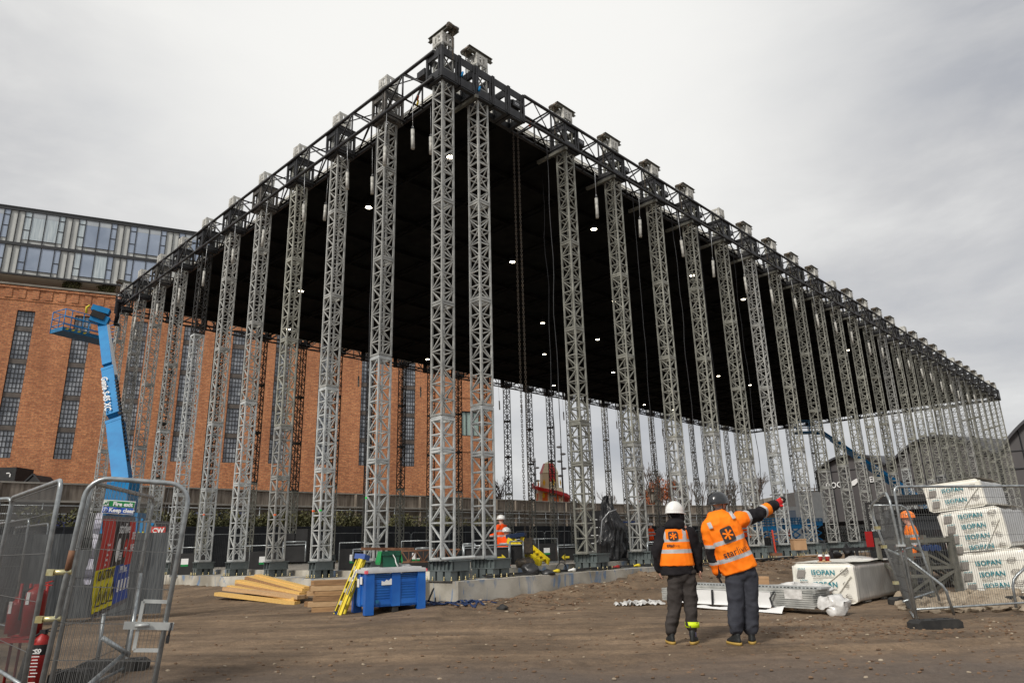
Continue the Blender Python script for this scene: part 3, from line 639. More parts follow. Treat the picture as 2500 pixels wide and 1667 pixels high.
# ---------------------------------------------------------------- brick building with glass storeys
WE = Vector((-2.4315, 75, 0)); WD = Vector((-.90844, -.41801, 0)); WN = Vector((WD.y, -WD.x, 0))   # WN points towards the camera side
if WN.y > 0: WN = -WN
BM = Matrix((WD, WN, Vector((0, 0, 1)))).transposed().to_4x4(); BM.translation = WE       # local x = leftwards along the wall, y = out of the wall
bd = thing('brick_building', 'big orange brick building with tall narrow gridded windows behind the left towers', 'building', M=BM)
cols = [44.25, 39.96, 35.5, 31.1, 26.81, 22.83, 18.6, 14.35, 9.95, 48.6, 52.9]; bands = [(9.17, 11.47), (11.86, 14.24), (14.63, 17.15), (17.55, 20.04), (20.45, 21.84)]
WW = 1.32
def wall_mb():
    m = MB(); xs = sorted(set([0, 60] + [c for c in cols] + [c - WW for c in cols])); 
    holes = [(c - WW, c, 9.17, 21.84) for c in cols] + [(1.45, 3.54, 12.5, 15.16)]
    xs = sorted(set([-.0, 60.0] + [h[0] for h in holes] + [h[1] for h in holes])); zs = sorted(set([0, 24.05, 9.17, 21.84, 12.5, 15.16]))
    for i in range(len(xs) - 1):
        for k in range(len(zs) - 1):
            cx, czz = (xs[i] + xs[i + 1]) / 2, (zs[k] + zs[k + 1]) / 2
            if any(h[0] < cx < h[1] and h[2] < czz < h[3] for h in holes): continue
            m.add([(xs[i], 0, zs[k]), (xs[i + 1], 0, zs[k]), (xs[i + 1], 0, zs[k + 1]), (xs[i], 0, zs[k + 1])], [(0, 1, 2, 3)])
    for a, b, z0, z1 in holes:
        m.add([(a, 0, z0), (a, -.3, z0), (a, -.3, z1), (a, 0, z1), (b, 0, z0), (b, -.3, z0), (b, -.3, z1), (b, 0, z1)], [(0, 1, 2, 3), (7, 6, 5, 4), (3, 2, 6, 7), (4, 5, 1, 0)])
    m.add([(0, 0, 0), (0, -25, 0), (0, -25, 24.05), (0, 0, 24.05)], [(0, 1, 2, 3)])
    for i in range(60): 
        x = i * .99 + .3; m.bb((x, 0, 22.93), (x + .52, .06, 23.75))       # corbelled blocks under the parapet
    m.bb((0, .0, 22.72), (60, .05, 22.80)); m.bb((0, 0, 23.80), (60, .12, 23.97))
    m.k = 1; m.bb((-.05, -.3, 24.05), (60, .18, 24.22)); m.k = 0
    # two wide shallow piers' mortar-lined bricks strip at the right end
    for z in (10.8, 16.6): m.bb((.3, 0, z), (3.8, .06, z + .18))
    return m
wall_mb().build('brick_wall', [M_brick, M_wallg], bd)
for ci, c in enumerate(cols):
    sp_ = MB()
    for bi, (z0, z1) in enumerate(bands):
        g = MB(); fr = MB(); nr = max(2, round((z1 - z0) / .42)); nc = 5
        for r in range(nr):
            for q in range(nc):
                a = c - WW + WW * q / nc; h0 = z0 + (z1 - z0) * r / nr; wob = rnd.uniform(-.012, .012)
                g.k = 1 if rnd.random() < (.5 if (ci * 7 + bi * 3) % 5 == 0 and q in (0, 4) else .07) else 0
                g.add([(a, -.2 + wob, h0), (a + WW / nc, -.2 - wob, h0), (a + WW / nc, -.2 - wob * .5, h0 + (z1 - z0) / nr), (a, -.2 + wob * .7, h0 + (z1 - z0) / nr)], [(0, 1, 2, 3)])
            if r: fr.bb((c - WW, -.195, h0 - .018), (c, -.15, h0 + .018))
        for q in range(1, nc): x = c - WW + WW * q / nc; fr.bb((x - .018, -.195, z0), (x + .018, -.148, z1))
        fr.bb((c - WW, -.2, z0), (c, -.13, z0 + .05)); fr.bb((c - WW, -.2, z1 - .05), (c, -.13, z1))
        for x in (c - WW + .025, c - .025): fr.bb((x - .025, -.2, z0), (x + .025, -.128, z1))
        f = fr.build('window', M_mull, bd); g.build('panes', [M_pane, M_glp], f)
    for k in range(4): sp_.bb((c - WW, -.25, bands[k][1]), (c, -.14, bands[k + 1][0]))
    split_build(sp_, 'spandrel', M_spand, bd)
fr = MB(); fr.bb((1.45, -.2, 12.5), (3.54, -.12, 12.6)); fr.bb((1.45, -.2, 15.06), (3.54, -.12, 15.16))
for x in (1.45, 2.1, 2.9, 3.48): fr.bb((x, -.2, 12.5), (x + .06, -.12, 15.16))
f = fr.build('window', M_mull, bd); g = MB(); g.bb((1.45, -.25, 12.5), (3.54, -.2, 15.16)); g.build('curtained_pane', mat('green white curtain glass', (.26, .36, .33), .3, 0, (.36, .46, .42), 6, 3, stretch=(3, 3, .1)), f)
# glass storeys above
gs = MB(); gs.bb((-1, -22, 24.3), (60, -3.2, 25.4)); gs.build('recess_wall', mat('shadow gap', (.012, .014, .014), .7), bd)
gl = MB(); gl.bb((-1, -22, 25.1), (60, -.05, 31.2)); gl.build('glazed_storeys', M_panel, bd)
fm = MB()
for z, h in ((25.0, .14), (27.74, .28), (31.05, .16)): fm.bb((-1, -.1, z), (60, .10, z + h))
fm.bb((-1, -.2, 31.32), (60, .16, 31.40))
gpitch = 4.155; xs0 = 44.93
wins = []
for fl, (z0, z1) in enumerate([(25.14, 27.74), (28.02, 31.05)]):
    for k in range(-3, 11):
        x = xs0 - k * gpitch - (0.0 if fl else .04)
        offs = [0, .53, 1.58, 2.60, 3.07, 3.63, 4.155]
        for o in offs[:-1]: fm.bb((x - o - .03, -.04, z0), (x - o + .03, .07, z1))
        for a, b, kind in ((0, .53, 's'), (.53, 1.58, 'b'), (1.58, 2.60, 'b'), (2.60, 3.07, 's')):
            zb = z0 + .38; g = MB(); sb = MB()
            if kind == 'b': g.bb((x - b + .03, -.03, zb), (x - a - .03, .01, z1)); sb.bb((x - b, .0, zb - .04), (x - a, .05, zb))
            else:
                g.bb((x - b + .03, -.03, zb), (x - a - .03, .01, z1)); zz = z0 + (z1 - z0) * (.5 if a else .42)
                for q in (zz, z0 + (z1 - z0) * .84) if fl else (zz,): sb.bb((x - b, .0, q - .025), (x - a, .055, q + .025))
            cur = (fl == 1 and k == 0) or (fl == 0 and k == 1 and a in (0, 1.58)) or (fl == 1 and k == 1 and a == 0)
            wn = sb.build('window', M_mull, bd) if sb.v else None
            g.build('pane', M_gl2 if cur else M_gl1, wn or bd)
            if fl == 1 and kind == 'b':
                q = MB(); q.bb((x - b + .03, -.0, z1 - .5), (x - a - .03, .016, z1)); q.build('fritted_band', M_glp, wn)
fm.build('mullions', M_mull, bd)
rf = MB()
for x in (41.6, 36.3): 
    for d in (0, .75): rf.bb((x - d - .6, -3, 31.4), (x - d, -2, 31.95))
rf.build('roof_plant', M_grey, bd)
rf = MB(); rf.ball((39, -2.5, 31.35), (1.4, .8, .5), 14, 6); rf.build('roof_dome', M_grey, bd)
# terrace plants on the brick parapet
def leafy(mb, c, r, n, s, rr=rnd):
    for i in range(n):
        while True:
            p = Vector((rr.uniform(-1, 1), rr.uniform(-1, 1), rr.uniform(-1, 1)))
            if p.length < 1: break
        p = Vector(c) + Vector((p.x * r[0], p.y * r[1], p.z * r[2])); a = Vector((rr.uniform(-1, 1), rr.uniform(-1, 1), rr.uniform(-1, 1))).normalized(); b = a.cross(Vector((rr.uniform(-1, 1), rr.uniform(-1, 1), 1))).normalized(); k = s * rr.uniform(.6, 1.3)
        mb.add([p - a * k, p + b * k * .5, p + a * k, p - b * k * .5], [(0, 1, 2, 3)])
for x, lb in ((40.7, 'spiky green plant on the brick parapet, left of the bushy one'), (38.0, 'bushy green plant on the brick parapet, right of the spiky one')):
    t = thing('terrace_plant', lb, 'plant', BM @ Vector((x, -.8, 24.25))); m = MB(); leafy(m, (0, 0, .6), (.9, .5, .55), 500, .12); m.build('foliage', M_leafd, t); m = MB(); m.tube([(0, 0, 0), (0, 0, .6)], .05, 6); m.build('stem', M_bark, t)
# ---------------------------------------------------------------- boarded wall behind the site, hoarding, bank
wp = [(-46, 32.5), (-31.64, 43.07), (-24.78, 49.6), (-16.31, 58.57), (-9.0, 65.6), (-2.19, 73.6), (9.44, 86.82), (19.99, 96.5), (31.18, 103), (46, 108)]
bw = thing('boarded_wall', 'long stained concrete and board wall running behind the whole site', 'wall')
m, m2, m3, m4 = MB(), MB(), MB(), MB()
for (x0, y0), (x1, y1) in zip(wp, wp[1:]):
    a, b = Vector((x0, y0, 0)), Vector((x1, y1, 0)); d = (b - a).normalized(); nn = Vector((d.y, -d.x, 0)); L = (b - a).length
    m.bar(a + Vector((0, 0, 5.25)), b + Vector((0, 0, 5.25)), .25, 1.0); m2.bar(a - nn * .3 + Vector((0, 0, 2.4)), b - nn * .3 + Vector((0, 0, 2.4)), .3, 4.8)
    m3.bar(a + Vector((0, 0, 5.8)), b + Vector((0, 0, 5.8)), .42, .10); m3.bar(a + nn * .16 + Vector((0, 0, 4.68)), b + nn * .16 + Vector((0, 0, 4.68)), .4, .14)
    k = int(L / 2.6)
    for i in range(k + 1): p = a + d * (L * i / max(k, 1)) + nn * .18; m4.bar(p + Vector((0, 0, 3.0)), p + Vector((0, 0, 5.74)), .22, .2)
m.build('board_band', M_wallc, bw); m2.build('lower_wall', M_wallg, bw); m3.build('coping', M_slab, bw); split_build(m4, 'pilaster', M_wallc, bw)
# safety rails on the bank
rl = thing('guard_rail', 'grey scaffold guard rail along the top of the bank below the boarded wall', 'railing'); m = MB()
m5 = MB()
for (x0, y0), (x1, y1) in zip(wp[1:], wp[2:-1]):
    a, b = Vector((x0, y0, 0)), Vector((x1, y1, 0)); d = (b - a).normalized(); nn = Vector((d.y, -d.x, 0)); L = (b - a).length
    for z in (4.35, 3.85, 3.45): m.tube([a + nn * 1.3 + Vector((0, 0, z)), b + nn * 1.3 + Vector((0, 0, z))], .03, 5)
    for i in range(int(L / 2.2)): p = a + d * (2.2 * i) + nn * 1.3; m5.tube([p + Vector((0, 0, 2.6)), p + Vector((0, 0, 4.5))], .03, 5)
m.build('rails', M_fence, rl); split_build(m5, 'post', M_fence, rl)
m = MB(); m6 = MB()
for (x0, y0), (x1, y1) in zip(wp, wp[1:]):
    a, b = Vector((x0, y0, 0)), Vector((x1, y1, 0)); d = (b - a).normalized(); nn = Vector((d.y, -d.x, 0))
    q = [a + nn * .2 + Vector((0, 0, 3.1)), b + nn * .2 + Vector((0, 0, 3.1)), b + nn * 5 + Vector((0, 0, 1.6)), a + nn * 5 + Vector((0, 0, 1.6)), b + nn * 5.2, a + nn * 5.2]; m.add(q, [(0, 3, 2, 1), (3, 5, 4, 2)])
tag(m.build('bank', M_soil), 'earth bank below the boarded wall', None, None, 'structure')
m = MB(); rr = random.Random(5)
for s in range(150):
    t = s / 150; px = 395 + 900 * t; b0 = Zp(px, 1260 + rr.uniform(-25, 25), 3.0 + rr.uniform(-.6, .5)); 
    b0 = Vector((b0.x, b0.y, 0)) * .97; u, v = uv(b0.x, b0.y)
    if v < LV + 3.5: b0 = T(u, LV + 3.8 + rr.uniform(0, 1.2))
    leafy(m, (b0.x, b0.y, 2.55 + rr.uniform(-.2, .9)), (.9, .6, .5), 170, .10, rr)
tag(m.build('ivy_bank', M_leafd), 'tangle of dark ivy and scrub growing over the bank', 'ivy', None, 'stuff')
# charcoal hoarding along the back of the site
ho = thing('site_hoarding', 'charcoal site hoarding behind the floor of the canopy', 'hoarding', M=UVM()); m, m2 = MB(), MB()
x = -8
while x < LU + 2:
    m.bb((x, LV + 2.3, .3), (x + 2.42, LV + 2.36, 2.72)); m2.bb((x - .04, LV + 2.22, .3), (x + .04, LV + 2.3, 2.7)); x += 2.44
m2.bb((-8, LV + 2.24, 2.66), (LU + 2, LV + 2.4, 2.74)); m.build('boards', M_board, ho); m2.build('frame', M_board, ho)
m = MB(); x = -8; m3 = MB()
for i in range(20):
    x0 = -7.5 + i * 3.5; m.tube([(x0, LV + 1.6, .5), (x0, LV + 1.6, 2.15), (x0 + .12, LV + 1.6, 2.28), (x0 + 3.28, LV + 1.6, 2.28), (x0 + 3.4, LV + 1.6, 2.15), (x0 + 3.4, LV + 1.6, .5)], .02, 5)
    for k in range(1, 34): m3.bar((x0 + k * .1, LV + 1.6, .6), (x0 + k * .1, LV + 1.6, 2.26), .004, cap=False)
sf = thing('mesh_fence_line', 'thin mesh fence panels standing in front of the charcoal hoarding', 'mesh fence', M=UVM()); m.build('frames', M_fence, sf); m3.build('wire_mesh', M_wire, sf)
# pale stone block, crates and containers on the bank seen left
for (px, py, yy, dx, dz, mt, lb) in [(415, 1262, 46, 3.0, 1.0, M_blueplum, 'dark blue container on the bank left of the ivy'), (385, 1268, 46.5, 1.6, 1.2, mat('maroon crate', (.16, .02, .03), .7), 'maroon container on the bank beside the blue one'),
                                   (160, 1262, 42, 3.2, .9, mat('faded blue sheet', (.04, .05, .16), .7), 'faded blue container seen through the mesh at far left'), (540, 1252, 49, 3.2, .5, mat('slate blue sheet', (.07, .08, .14), .7), 'slate blue tarped stack on the bank behind the left towers')]:
    p = Yp(px, py, yy); t = thing('bank_container', lb, 'container', (p.x, p.y, p.z - dz)); t.rotation_euler = (0, 0, .6); m = MB(); m.bb((-dx / 2, -.8, 0), (dx / 2, .8, dz)); m.build('body', mt, t)
    m = MB()
    for i in range(int(dx / .3)): m.bb((-dx / 2 + i * .3, -.85, .05), (-dx / 2 + i * .3 + .1, -.8, dz - .05))
    m.bb((-dx / 2 - .03, -.84, dz - .1), (dx / 2 + .03, .84, dz + .03)); m.build('ribs', mt, t)
# ---------------------------------------------------------------- arched fabric halls
def arch_hall(p0, p1, z_e, z_p, name, label, nb, text=False):
    p0, p1 = Vector(p0), Vector(p1); d = (p1 - p0).normalized(); nn = Vector((d.y, -d.x, 0)); L = (p1 - p0).length; back = -nn * 45
    o = thing(name, label, 'hall'); f, r = MB(), MB(); n = 24; arc = []
    for i in range(n + 1):
        t = i / n; arc.append((t * L, z_e + (z_p - z_e) * (1 - abs(2 * t - 1) ** 2.1)))
    P = lambda s, z, q: p0 + d * s + Vector((0, 0, z)) + back * q
    f.add([P(0, 0, 0)] + [P(s, z, 0) for s, z in arc] + [P(L, 0, 0)], [tuple(range(n + 3))]); r.k = 0
    r.add([P(s, z + .15, q) + nn * (.6 if q == 0 else 0) for q in (0, 1) for s, z in [(0, 0)] + arc + [(L, 0)]], [(i, i + 1, n + 4 + i, n + 3 + i) for i in range(n + 2)], True)
    f.build('front', M_canvas, o); r.build('roof', M_canvasd, o); s = MB()
    for i in range(1, nb): s.bar(P(L * i / nb, 0, 0) + nn * .06, P(L * i / nb, z_e + (z_p - z_e) * (1 - abs(2 * i / nb - 1) ** 2.1), 0) + nn * .06, .12)
    s.bar(P(0, z_e * .8, 0) + nn * .08, P(L, z_e * .8, 0) + nn * .08, .12); s.bar(P(0, z_e * 1.0, 0) + nn * .08, P(L, z_e, 0) + nn * .08, .08); s.build('seams', M_silver if False else M_mull, o)
    m = MB()
    for a, b in zip(arc, arc[1:]): m.bar(P(a[0], a[1] + .1, 0) + nn * .62, P(b[0], b[1] + .1, 0) + nn * .62, .3)
    m.build('eave_edge', M_canvasd, o)
    return o, d, nn, P, L
hall1, d1, n1_, P1, L1 = arch_hall((48.4, 113, 0), (54.3, 102.5, 0), 10.9, 13.0, 'fabric_hall', 'grey arched fabric hall with white lettering, leftmost of the arched halls', 5)
m = MB(); fx = d1
put_text(m, 'DOC', 1.25, frameM(P1(2.6, 8.8, 0) + n1_ * .15, fx, (0, 0, 1)), ext=.03, bold=.02); put_text(m, 'EL', 1.15, frameM(P1(9.3, 9.1, 0) + n1_ * .15, fx, (0, 0, 1)), ext=.03, bold=.02)
lf = [(0, 0), (.9, .15), (1.7, .75), (1.9, 1.3), (1.2, 1.1), (.35, .75)]
m.prism([(x * .95, y * .95) for x, y in lf], 0, .05, lambda x, y, z: tuple(P1(5.4 + x, 8.4 + y, 0) + n1_ * (.12 + z)))
m.build('lettering', M_sig_w, hall1)
arch_hall((54.4, 101.8, 0), (60.6, 88.5, 0), 10.6, 13.8, 'fabric_hall', 'wide grey arched fabric hall in the middle of the three, behind far towers', 6)
arch_hall((60.8, 88, 0), (74, 78, 0), 10.8, 16.0, 'fabric_hall', 'big grey arched fabric hall at the right edge of the view', 7)
# ---------------------------------------------------------------- helter skelter, light masts
p = Yp(1343, 1222, 95); hs = thing('helter_skelter', 'red, white and orange helter skelter slide tower beyond the boarded wall', 'helter skelter', (p.x, 95, 0)); HZ = p.z
m = MB(); nS = 16
def hring(z):
    t = (z - 2) / (HZ + 3.4 - 2); return 2.75 - 1.35 * min(1, max(0, t))
Zs = [2 + i * (HZ + 1.6 - 2) / 10 for i in range(11)]
for i in range(10):
    for k in range(32):
        a0, a1 = 2 * PI * k / 32, 2 * PI * (k + 1) / 32; m.k = (0, 1, 1, 0)[k % 4] if i < 9 else 0
        m.add([(hring(Zs[i]) * math.cos(a0), hring(Zs[i]) * math.sin(a0), Zs[i]), (hring(Zs[i]) * math.cos(a1), hring(Zs[i]) * math.sin(a1), Zs[i]), (hring(Zs[i + 1]) * math.cos(a1), hring(Zs[i + 1]) * math.sin(a1), Zs[i + 1]), (hring(Zs[i + 1]) * math.cos(a0), hring(Zs[i + 1]) * math.sin(a0), Zs[i + 1])], [(0, 1, 2, 3)])
M_cr = mat('cream paint', (.70, .62, .42), .5); M_or = mat('orange paint', (.78, .16, .02), .5); M_ye = mat('yellow paint', (.85, .55, .03), .5); M_re = mat('scarlet paint', (.55, .015, .015), .4)
m.build('tower_skirt', [M_cr, M_or, M_re], hs)
m = MB()
for k in range(0, 32, 4):
    a = 2 * PI * (k + 1.5) / 32
    for z in (HZ + .6, HZ + 2.3):
        r = hring(z) + .04; t = Vector((-math.sin(a), math.cos(a), 0)); c = Vector((r * math.cos(a), r * math.sin(a), z)); m.add([c - t * .22, c - Vector((0, 0, .5)), c + t * .22, c + Vector((0, 0, .5))], [(0, 1, 2, 3)])
m.build('diamonds', M_ye, hs)
m = MB(); tb = HZ + 1.5; 
for k in range(8):
    a0, a1 = 2 * PI * k / 8, 2 * PI * (k + 1) / 8
    for (r0, z0), (r1, z1), kk in (((1.30, tb - .2), (1.25, tb + .9), 0), ((1.25, tb + .9), (1.22, tb + 2.1), (k + 1) % 2 if k != 4 else 0), ((1.30, tb + 2.1), (.75, tb + 3.4), (k + 1) % 2), ((.75, tb + 3.4), (.05, tb + 3.7), 0)):
        m.k = kk; m.add([(r0 * math.cos(a0), r0 * math.sin(a0), z0), (r0 * math.cos(a1), r0 * math.sin(a1), z0), (r1 * math.cos(a1), r1 * math.sin(a1), z1), (r1 * math.cos(a0), r1 * math.sin(a0), z1)], [(0, 1, 2, 3)])
m.build('cabin', [M_cr, M_re], hs)
m = MB(); n = 60; P_ = []
for i in range(n + 1):
    t = i / n; a = math.radians(110) + t * math.radians(-560); a = math.radians(150) + t * math.radians(600); z = tb + .6 - t * 6.0; r = hring(z) + .35 + .05 * t; P_.append((a, z, r))
for (a0, z0, r0), (a1, z1, r1) in zip(P_, P_[1:]):
    c0, s0, c1, s1 = math.cos(a0), math.sin(a0), math.cos(a1), math.sin(a1)
    for ra, za, rb_, zb_ in ((-.42, .35, -.42, 0), (-.42, 0, .42, 0), (.42, 0, .42, .42)):
        q = [((r0 + ra) * c0, (r0 + ra) * s0, z0 + za), ((r1 + ra) * c1, (r1 + ra) * s1, z1 + za), ((r1 + rb_) * c1, (r1 + rb_) * s1, z1 + zb_), ((r0 + rb_) * c0, (r0 + rb_) * s0, z0 + zb_)]; m.add(q, [(0, 1, 2, 3)])
m.build('slide', M_re, hs)
m = MB()
for i in range(0, n, 4): a, z, r = P_[i]; m.bar((hring(z - .9) * math.cos(a), hring(z - .9) * math.sin(a), z - 1.0), ((r + .3) * math.cos(a), (r + .3) * math.sin(a), z), .07)
m.build('slide_struts', M_cr, hs)
for (px, ptop, yy, lb) in [(1369, 1082, 98, 'tall light mast with stacked lamps right of the helter skelter'), (1306, 1118, 110, 'light mast with stacked lamps left of the helter skelter')]:
    top = Yp(px, ptop, yy); t = thing('light_mast', lb, 'light mast', (top.x, yy, 0)); m = MB(); m.tube([(0, 0, 0), (0, 0, top.z)], [.22, .09], 6); m.build('pole', M_mull, t)
    for k in range(6): m = MB(); z = top.z - .5 - k * (1.0 if k < 5 else 1.3); m.ball(((-.35, .35)[k % 2] * .7, 0, z), (.42, .25, .18), 8, 5); m.build('lamp_head', M_grey, t)
# ---------------------------------------------------------------- trees, far buildings
def bare_tree(px, yy, base_z, h, spread, lb, seed, leaf=None, nm='bare_tree', dens=7):
    p = Yp(px, 1230, yy); r = random.Random(seed); t = thing(nm, lb, 'tree', (p.x, yy, 0)); m = MB(); lf_ = MB()
    def grow(a, d, L, w, lv):
        b = a + d * L; m.bar(a, b, w, cap=False)
        if lv == 0:
            if leaf: leafy(lf_, b, (.5, .5, .5), 26, .16, r)
            return
        for k in range(3 if lv > 1 else 4):
            q = Vector((r.uniform(-1, 1), r.uniform(-1, 1), r.uniform(-.2, .8))) * spread; grow(a + d * L * r.uniform(.5, 1), (d + q).normalized(), L * r.uniform(.55, .8), max(w * .58, .035), lv - 1)
    H = h
    grow(Vector((0, 0, 0)), Vector((0, 0, 1)), H * .36, .32, 5 if not leaf else 3)
    # keep the crown inside its height
    m.v = [(x * .9, y * .9, z * 1.0) for x, y, z in m.v]; zmax = max(v[2] for v in m.v); s = H / zmax; m.v = [(x, y, z * s) for x, y, z in m.v]; lf_.v = [(x, y, z * s) for x, y, z in lf_.v]
    m.build('trunk_and_branches', M_bark, t)
    if leaf: lf_.build('leaves', leaf, t)
def trtop(px, py, yy): return Yp(px, py, yy).z
tg2 = [(1219, 1145, 92, 'bare tree right beside the brick building'), (1576, 1128, 112, 'tall slender bare tree left of the russet one'), (1500, 1195, 118, 'low bare tree above the wall, left of the white helmet'), (1700, 1165, 115, 'bare tree behind the dark helmet'),
       (1742, 1160, 118, 'bare tree just right of the dark helmet'), (1775, 1172, 112, 'bare tree above the raised arm'), (1845, 1150, 125, 'bare tree near the pointing hand'), (1655, 1185, 116, 'bare tree between the two men')]
for k, (px, py, yy, lb) in enumerate(tg2): bare_tree(px, yy, 0, trtop(px, py, yy), .75, lb, 11 + k)
bare_tree(1618, 100, 0, trtop(1618, 1172, 100), .8, 'tree with russet leaves above the wall, behind the white helmet', 40, M_leafr, 'russet_tree')
bare_tree(1598, 112, 0, trtop(1598, 1195, 112), .8, 'smaller tree with russet leaves, left of the larger russet one', 43, M_leafr, 'russet_tree')
def blockb(px, pt, yy, wd, lb, mt, tiers, nm='scaffolded_building'):
    p = Yp(px, pt, yy); t = thing(nm, lb, 'building', (p.x, yy, 0)); m = MB(); m.bb((-wd / 2, 0, 0), (wd / 2, 10, p.z - .6)); m.build('body', mt, t); m = MB()
    for k in range(tiers): m.bb((-wd / 2 - .5, -1.2, p.z - .3 - k * 1.05), (wd / 2 + .5, -.1, p.z - .18 - k * 1.05))
    for k in range(int(wd / 1.2) + 1): m.bb((-wd / 2 + k * 1.2, -1.25, 0), (-wd / 2 + k * 1.2 + .1, -1.15, p.z + .6))
    m.build('scaffold', M_rust if False else M_bark, t)
blockb(1945, 1203, 130, 9, 'dark scaffolded building far off, right of the pointing hand', M_wallg, 8)
blockb(1983, 1190, 140, 5, 'narrow scaffolded building just left of the arched hall', M_wallg, 8)
p = Yp(1594, 1190, 125); t = thing('stone_tower', 'small stone tower with a pyramid roof behind the russet tree', 'tower', (p.x, 125, 0)); m = MB(); m.bb((-1.3, -1.3, 0), (1.3, 1.3, p.z - .8)); m.build('shaft', M_wallg, t)
m = MB(); z = p.z - .8; m.add([(-1.7, -1.7, z), (1.7, -1.7, z), (1.7, 1.7, z), (-1.7, 1.7, z), (0, 0, z + 1.6)], [(0, 1, 4), (1, 2, 4), (2, 3, 4), (3, 0, 4), (3, 2, 1, 0)]); m.build('roof', M_bark, t)
# low dark shed roof line left of wall
for (px, py, yy, lb, w_, h_) in [(22, 1144, 55, 'black box structure above the wall at the far left edge', 2.6, 1.4)]:
    p = Yp(px, py, yy); t = thing('black_cabin', lb, 'cabin', (p.x, yy, p.z - h_ - 2)); m = MB(); m.bb((-w_ / 2, -1, 0), (w_ / 2, 1, h_ + 2)); m.build('body', M_boarda, t); m = MB(); m.bb((w_ / 2 - .7, -1.04, h_ + 1.5), (w_ / 2 - .35, -1.0, h_ + 1.58)); m.bb((w_ / 2 - .43, -1.04, h_ + 1.25), (w_ / 2 - .35, -1.0, h_ + 1.58)); m.build('corner_mark', M_sig_w, t)
p = Yp(82, 1158, 52); t = thing('black_gable', 'small black pointed gable above the wall, right of the black cabin', 'roof', (p.x, 52, p.z - 2.4)); m = MB(); m.prism([(-.9, 0), (-.9, 1.5), (0, 2.4), (.9, 1.5), (.9, 0)], 0, 2, lambda x, y, z: (x, z, y)); m.build('gable', M_boarda, t); m = MB(); m.bar((-1.0, -.03, 1.4), (0, -.03, 2.45), .1); m.bar((1.0, -.03, 1.4), (0, -.03, 2.45), .1); m.build('verge', M_mull, t)
# ---------------------------------------------------------------- mesh fence panels
def corner_frame(w, h, r, rad=.021, bottom=True, legs=0.0, inset=0.0):
    pts = [(0, 0, -legs)]; k = 6
    pts += [(r - r * math.cos(a), 0, h - r + r * math.sin(a)) for a in [PI / 2 * i / k for i in range(k + 1)]]
    pts += [(w - r + r * math.sin(a), 0, h - r + r * math.cos(a)) for a in [PI / 2 * i / k for i in range(k + 1)]] + [(w, 0, -legs)]
    m = MB(); m.tube(pts, rad, 10)
    if bottom: m.tube([(0, 0, .1), (w, 0, .1)], rad * .8, 8)
    return m
def wires(w, h, zb=.1, dx=.038, hz=(.35, .75, 1.15, 1.5, 1.75), r=.0022, th=.0032):
    m = MB(); n = int(w / dx)
    for i in range(1, n): x = w * i / n; e = .1 if .1 < x < w - .1 else .25; m.bar((x, 0, zb), (x, 0, h - (.02 if .12 < x < w - .12 else .08)), r * 2, cap=False)
    for z in hz: m.bar((0, .004, z), (w, .004, z), th * 2, cap=False)
    return m
def panelM(a, b, top):    # a,b bottom ends, top: point above a
    x = (Vector(b) - Vector(a)).normalized(); z = Vector(top) - Vector(a); z = (z - x * x.dot(z)).normalized(); y = z.cross(x)
    M = Matrix((x, y, z)).transposed().to_4x4(); M.translation = Vector(a); return M
FG = 'galvanised mesh fence panels in the foreground'
def fence(a, b, top, w, h, label, mesh=True, dx=.038, r=.09, name='mesh_fence', bottom=True, cat='fence panel', grp=FG, legs=0):
    t = thing(name, label, cat, M=panelM(a, b, top), group=grp); corner_frame(w, h, r, bottom=bottom, legs=legs).build('frame', M_fence, t)
    if mesh: wires(w, h, dx=dx, r=.0016, th=.0026).build('wire_mesh', M_wire, t)
    return t
# the pedestrian gate
def plumb_fit(px_b, py_b, px_t, py_t, d, ht=2.0):
    b = Yp(px_b, py_b, d); t = Yp(px_t, py_t, d); return b, t
gb = Yp(97, 1668, 6.0); gt = Yp(190, 1163, 6.0); gr = Yp(362, 1668, 6.25)
H_g = (gt - gb).length; foot = gb - (gt - gb).normalized() * .33
footr = foot + (gr - gb)
gate = thing('fence_gate', 'galvanised mesh pedestrian gate with a fire exit sign, tilted, at left', 'gate', M=panelM(foot, footr, gt))
GW = (gr - gb).length + .03; GH = H_g + .33
corner_frame(GW, GH, .17, .0215, False, .0).build('frame', M_fence, gate)
m = MB(); n = 28
for i in range(1, n): x = GW * i / n; m.bar((x, 0, .2), (x, 0, GH - (.02 if .15 < x < GW - .15 else .1)), .0028, cap=False)
for z in (.26, .5, .78, 1.06, 1.36, 1.6): m.bar((0, .004, z), (GW, .004, z), .006, cap=False)
m.build('wire_mesh', M_wire, gate)
for z in (.80, 1.16): m = MB(); m.tube([(-.12, 0, z), (.03, 0, z + .01)], .022, 8); m.box((-.12, 0, z), (.05, .055, .05)); m.build('hinge_clamp', M_brass, gate)
m = MB(); m.tube([(0, 0, 1.18), (0, 0, 1.34)], .0245, 10); m.build('rust_patch', M_rust, gate)
m = MB(); x0, x1, zl, zh = GW - .20, GW, GH - 1.36, GH - .98
for z in (zl, zh): m.bar((x0, .0, z), (x1, 0, z), .028)
m.bar((x0, 0, zl), (x0, 0, zh), .028); m.box((x0 + .08, -.02, GH - 1.17), (.38, .012, .06)); m.tube([(x0 - .02, -.05, GH - 1.17), (x0 + .09, -.05, GH - 1.16)], .015, 8)
m.build('latch_bracket', M_galvb, gate)
m = MB(); m.tube([(x1 + .05, -.03, GH - 1.14), (x1 + .045, -.04, GH - 1.26)], .010, 6); m.box((x1 + .045, -.04, GH - 1.27), (.025, .025, .06)); m.build('padlock', M_black, gate)
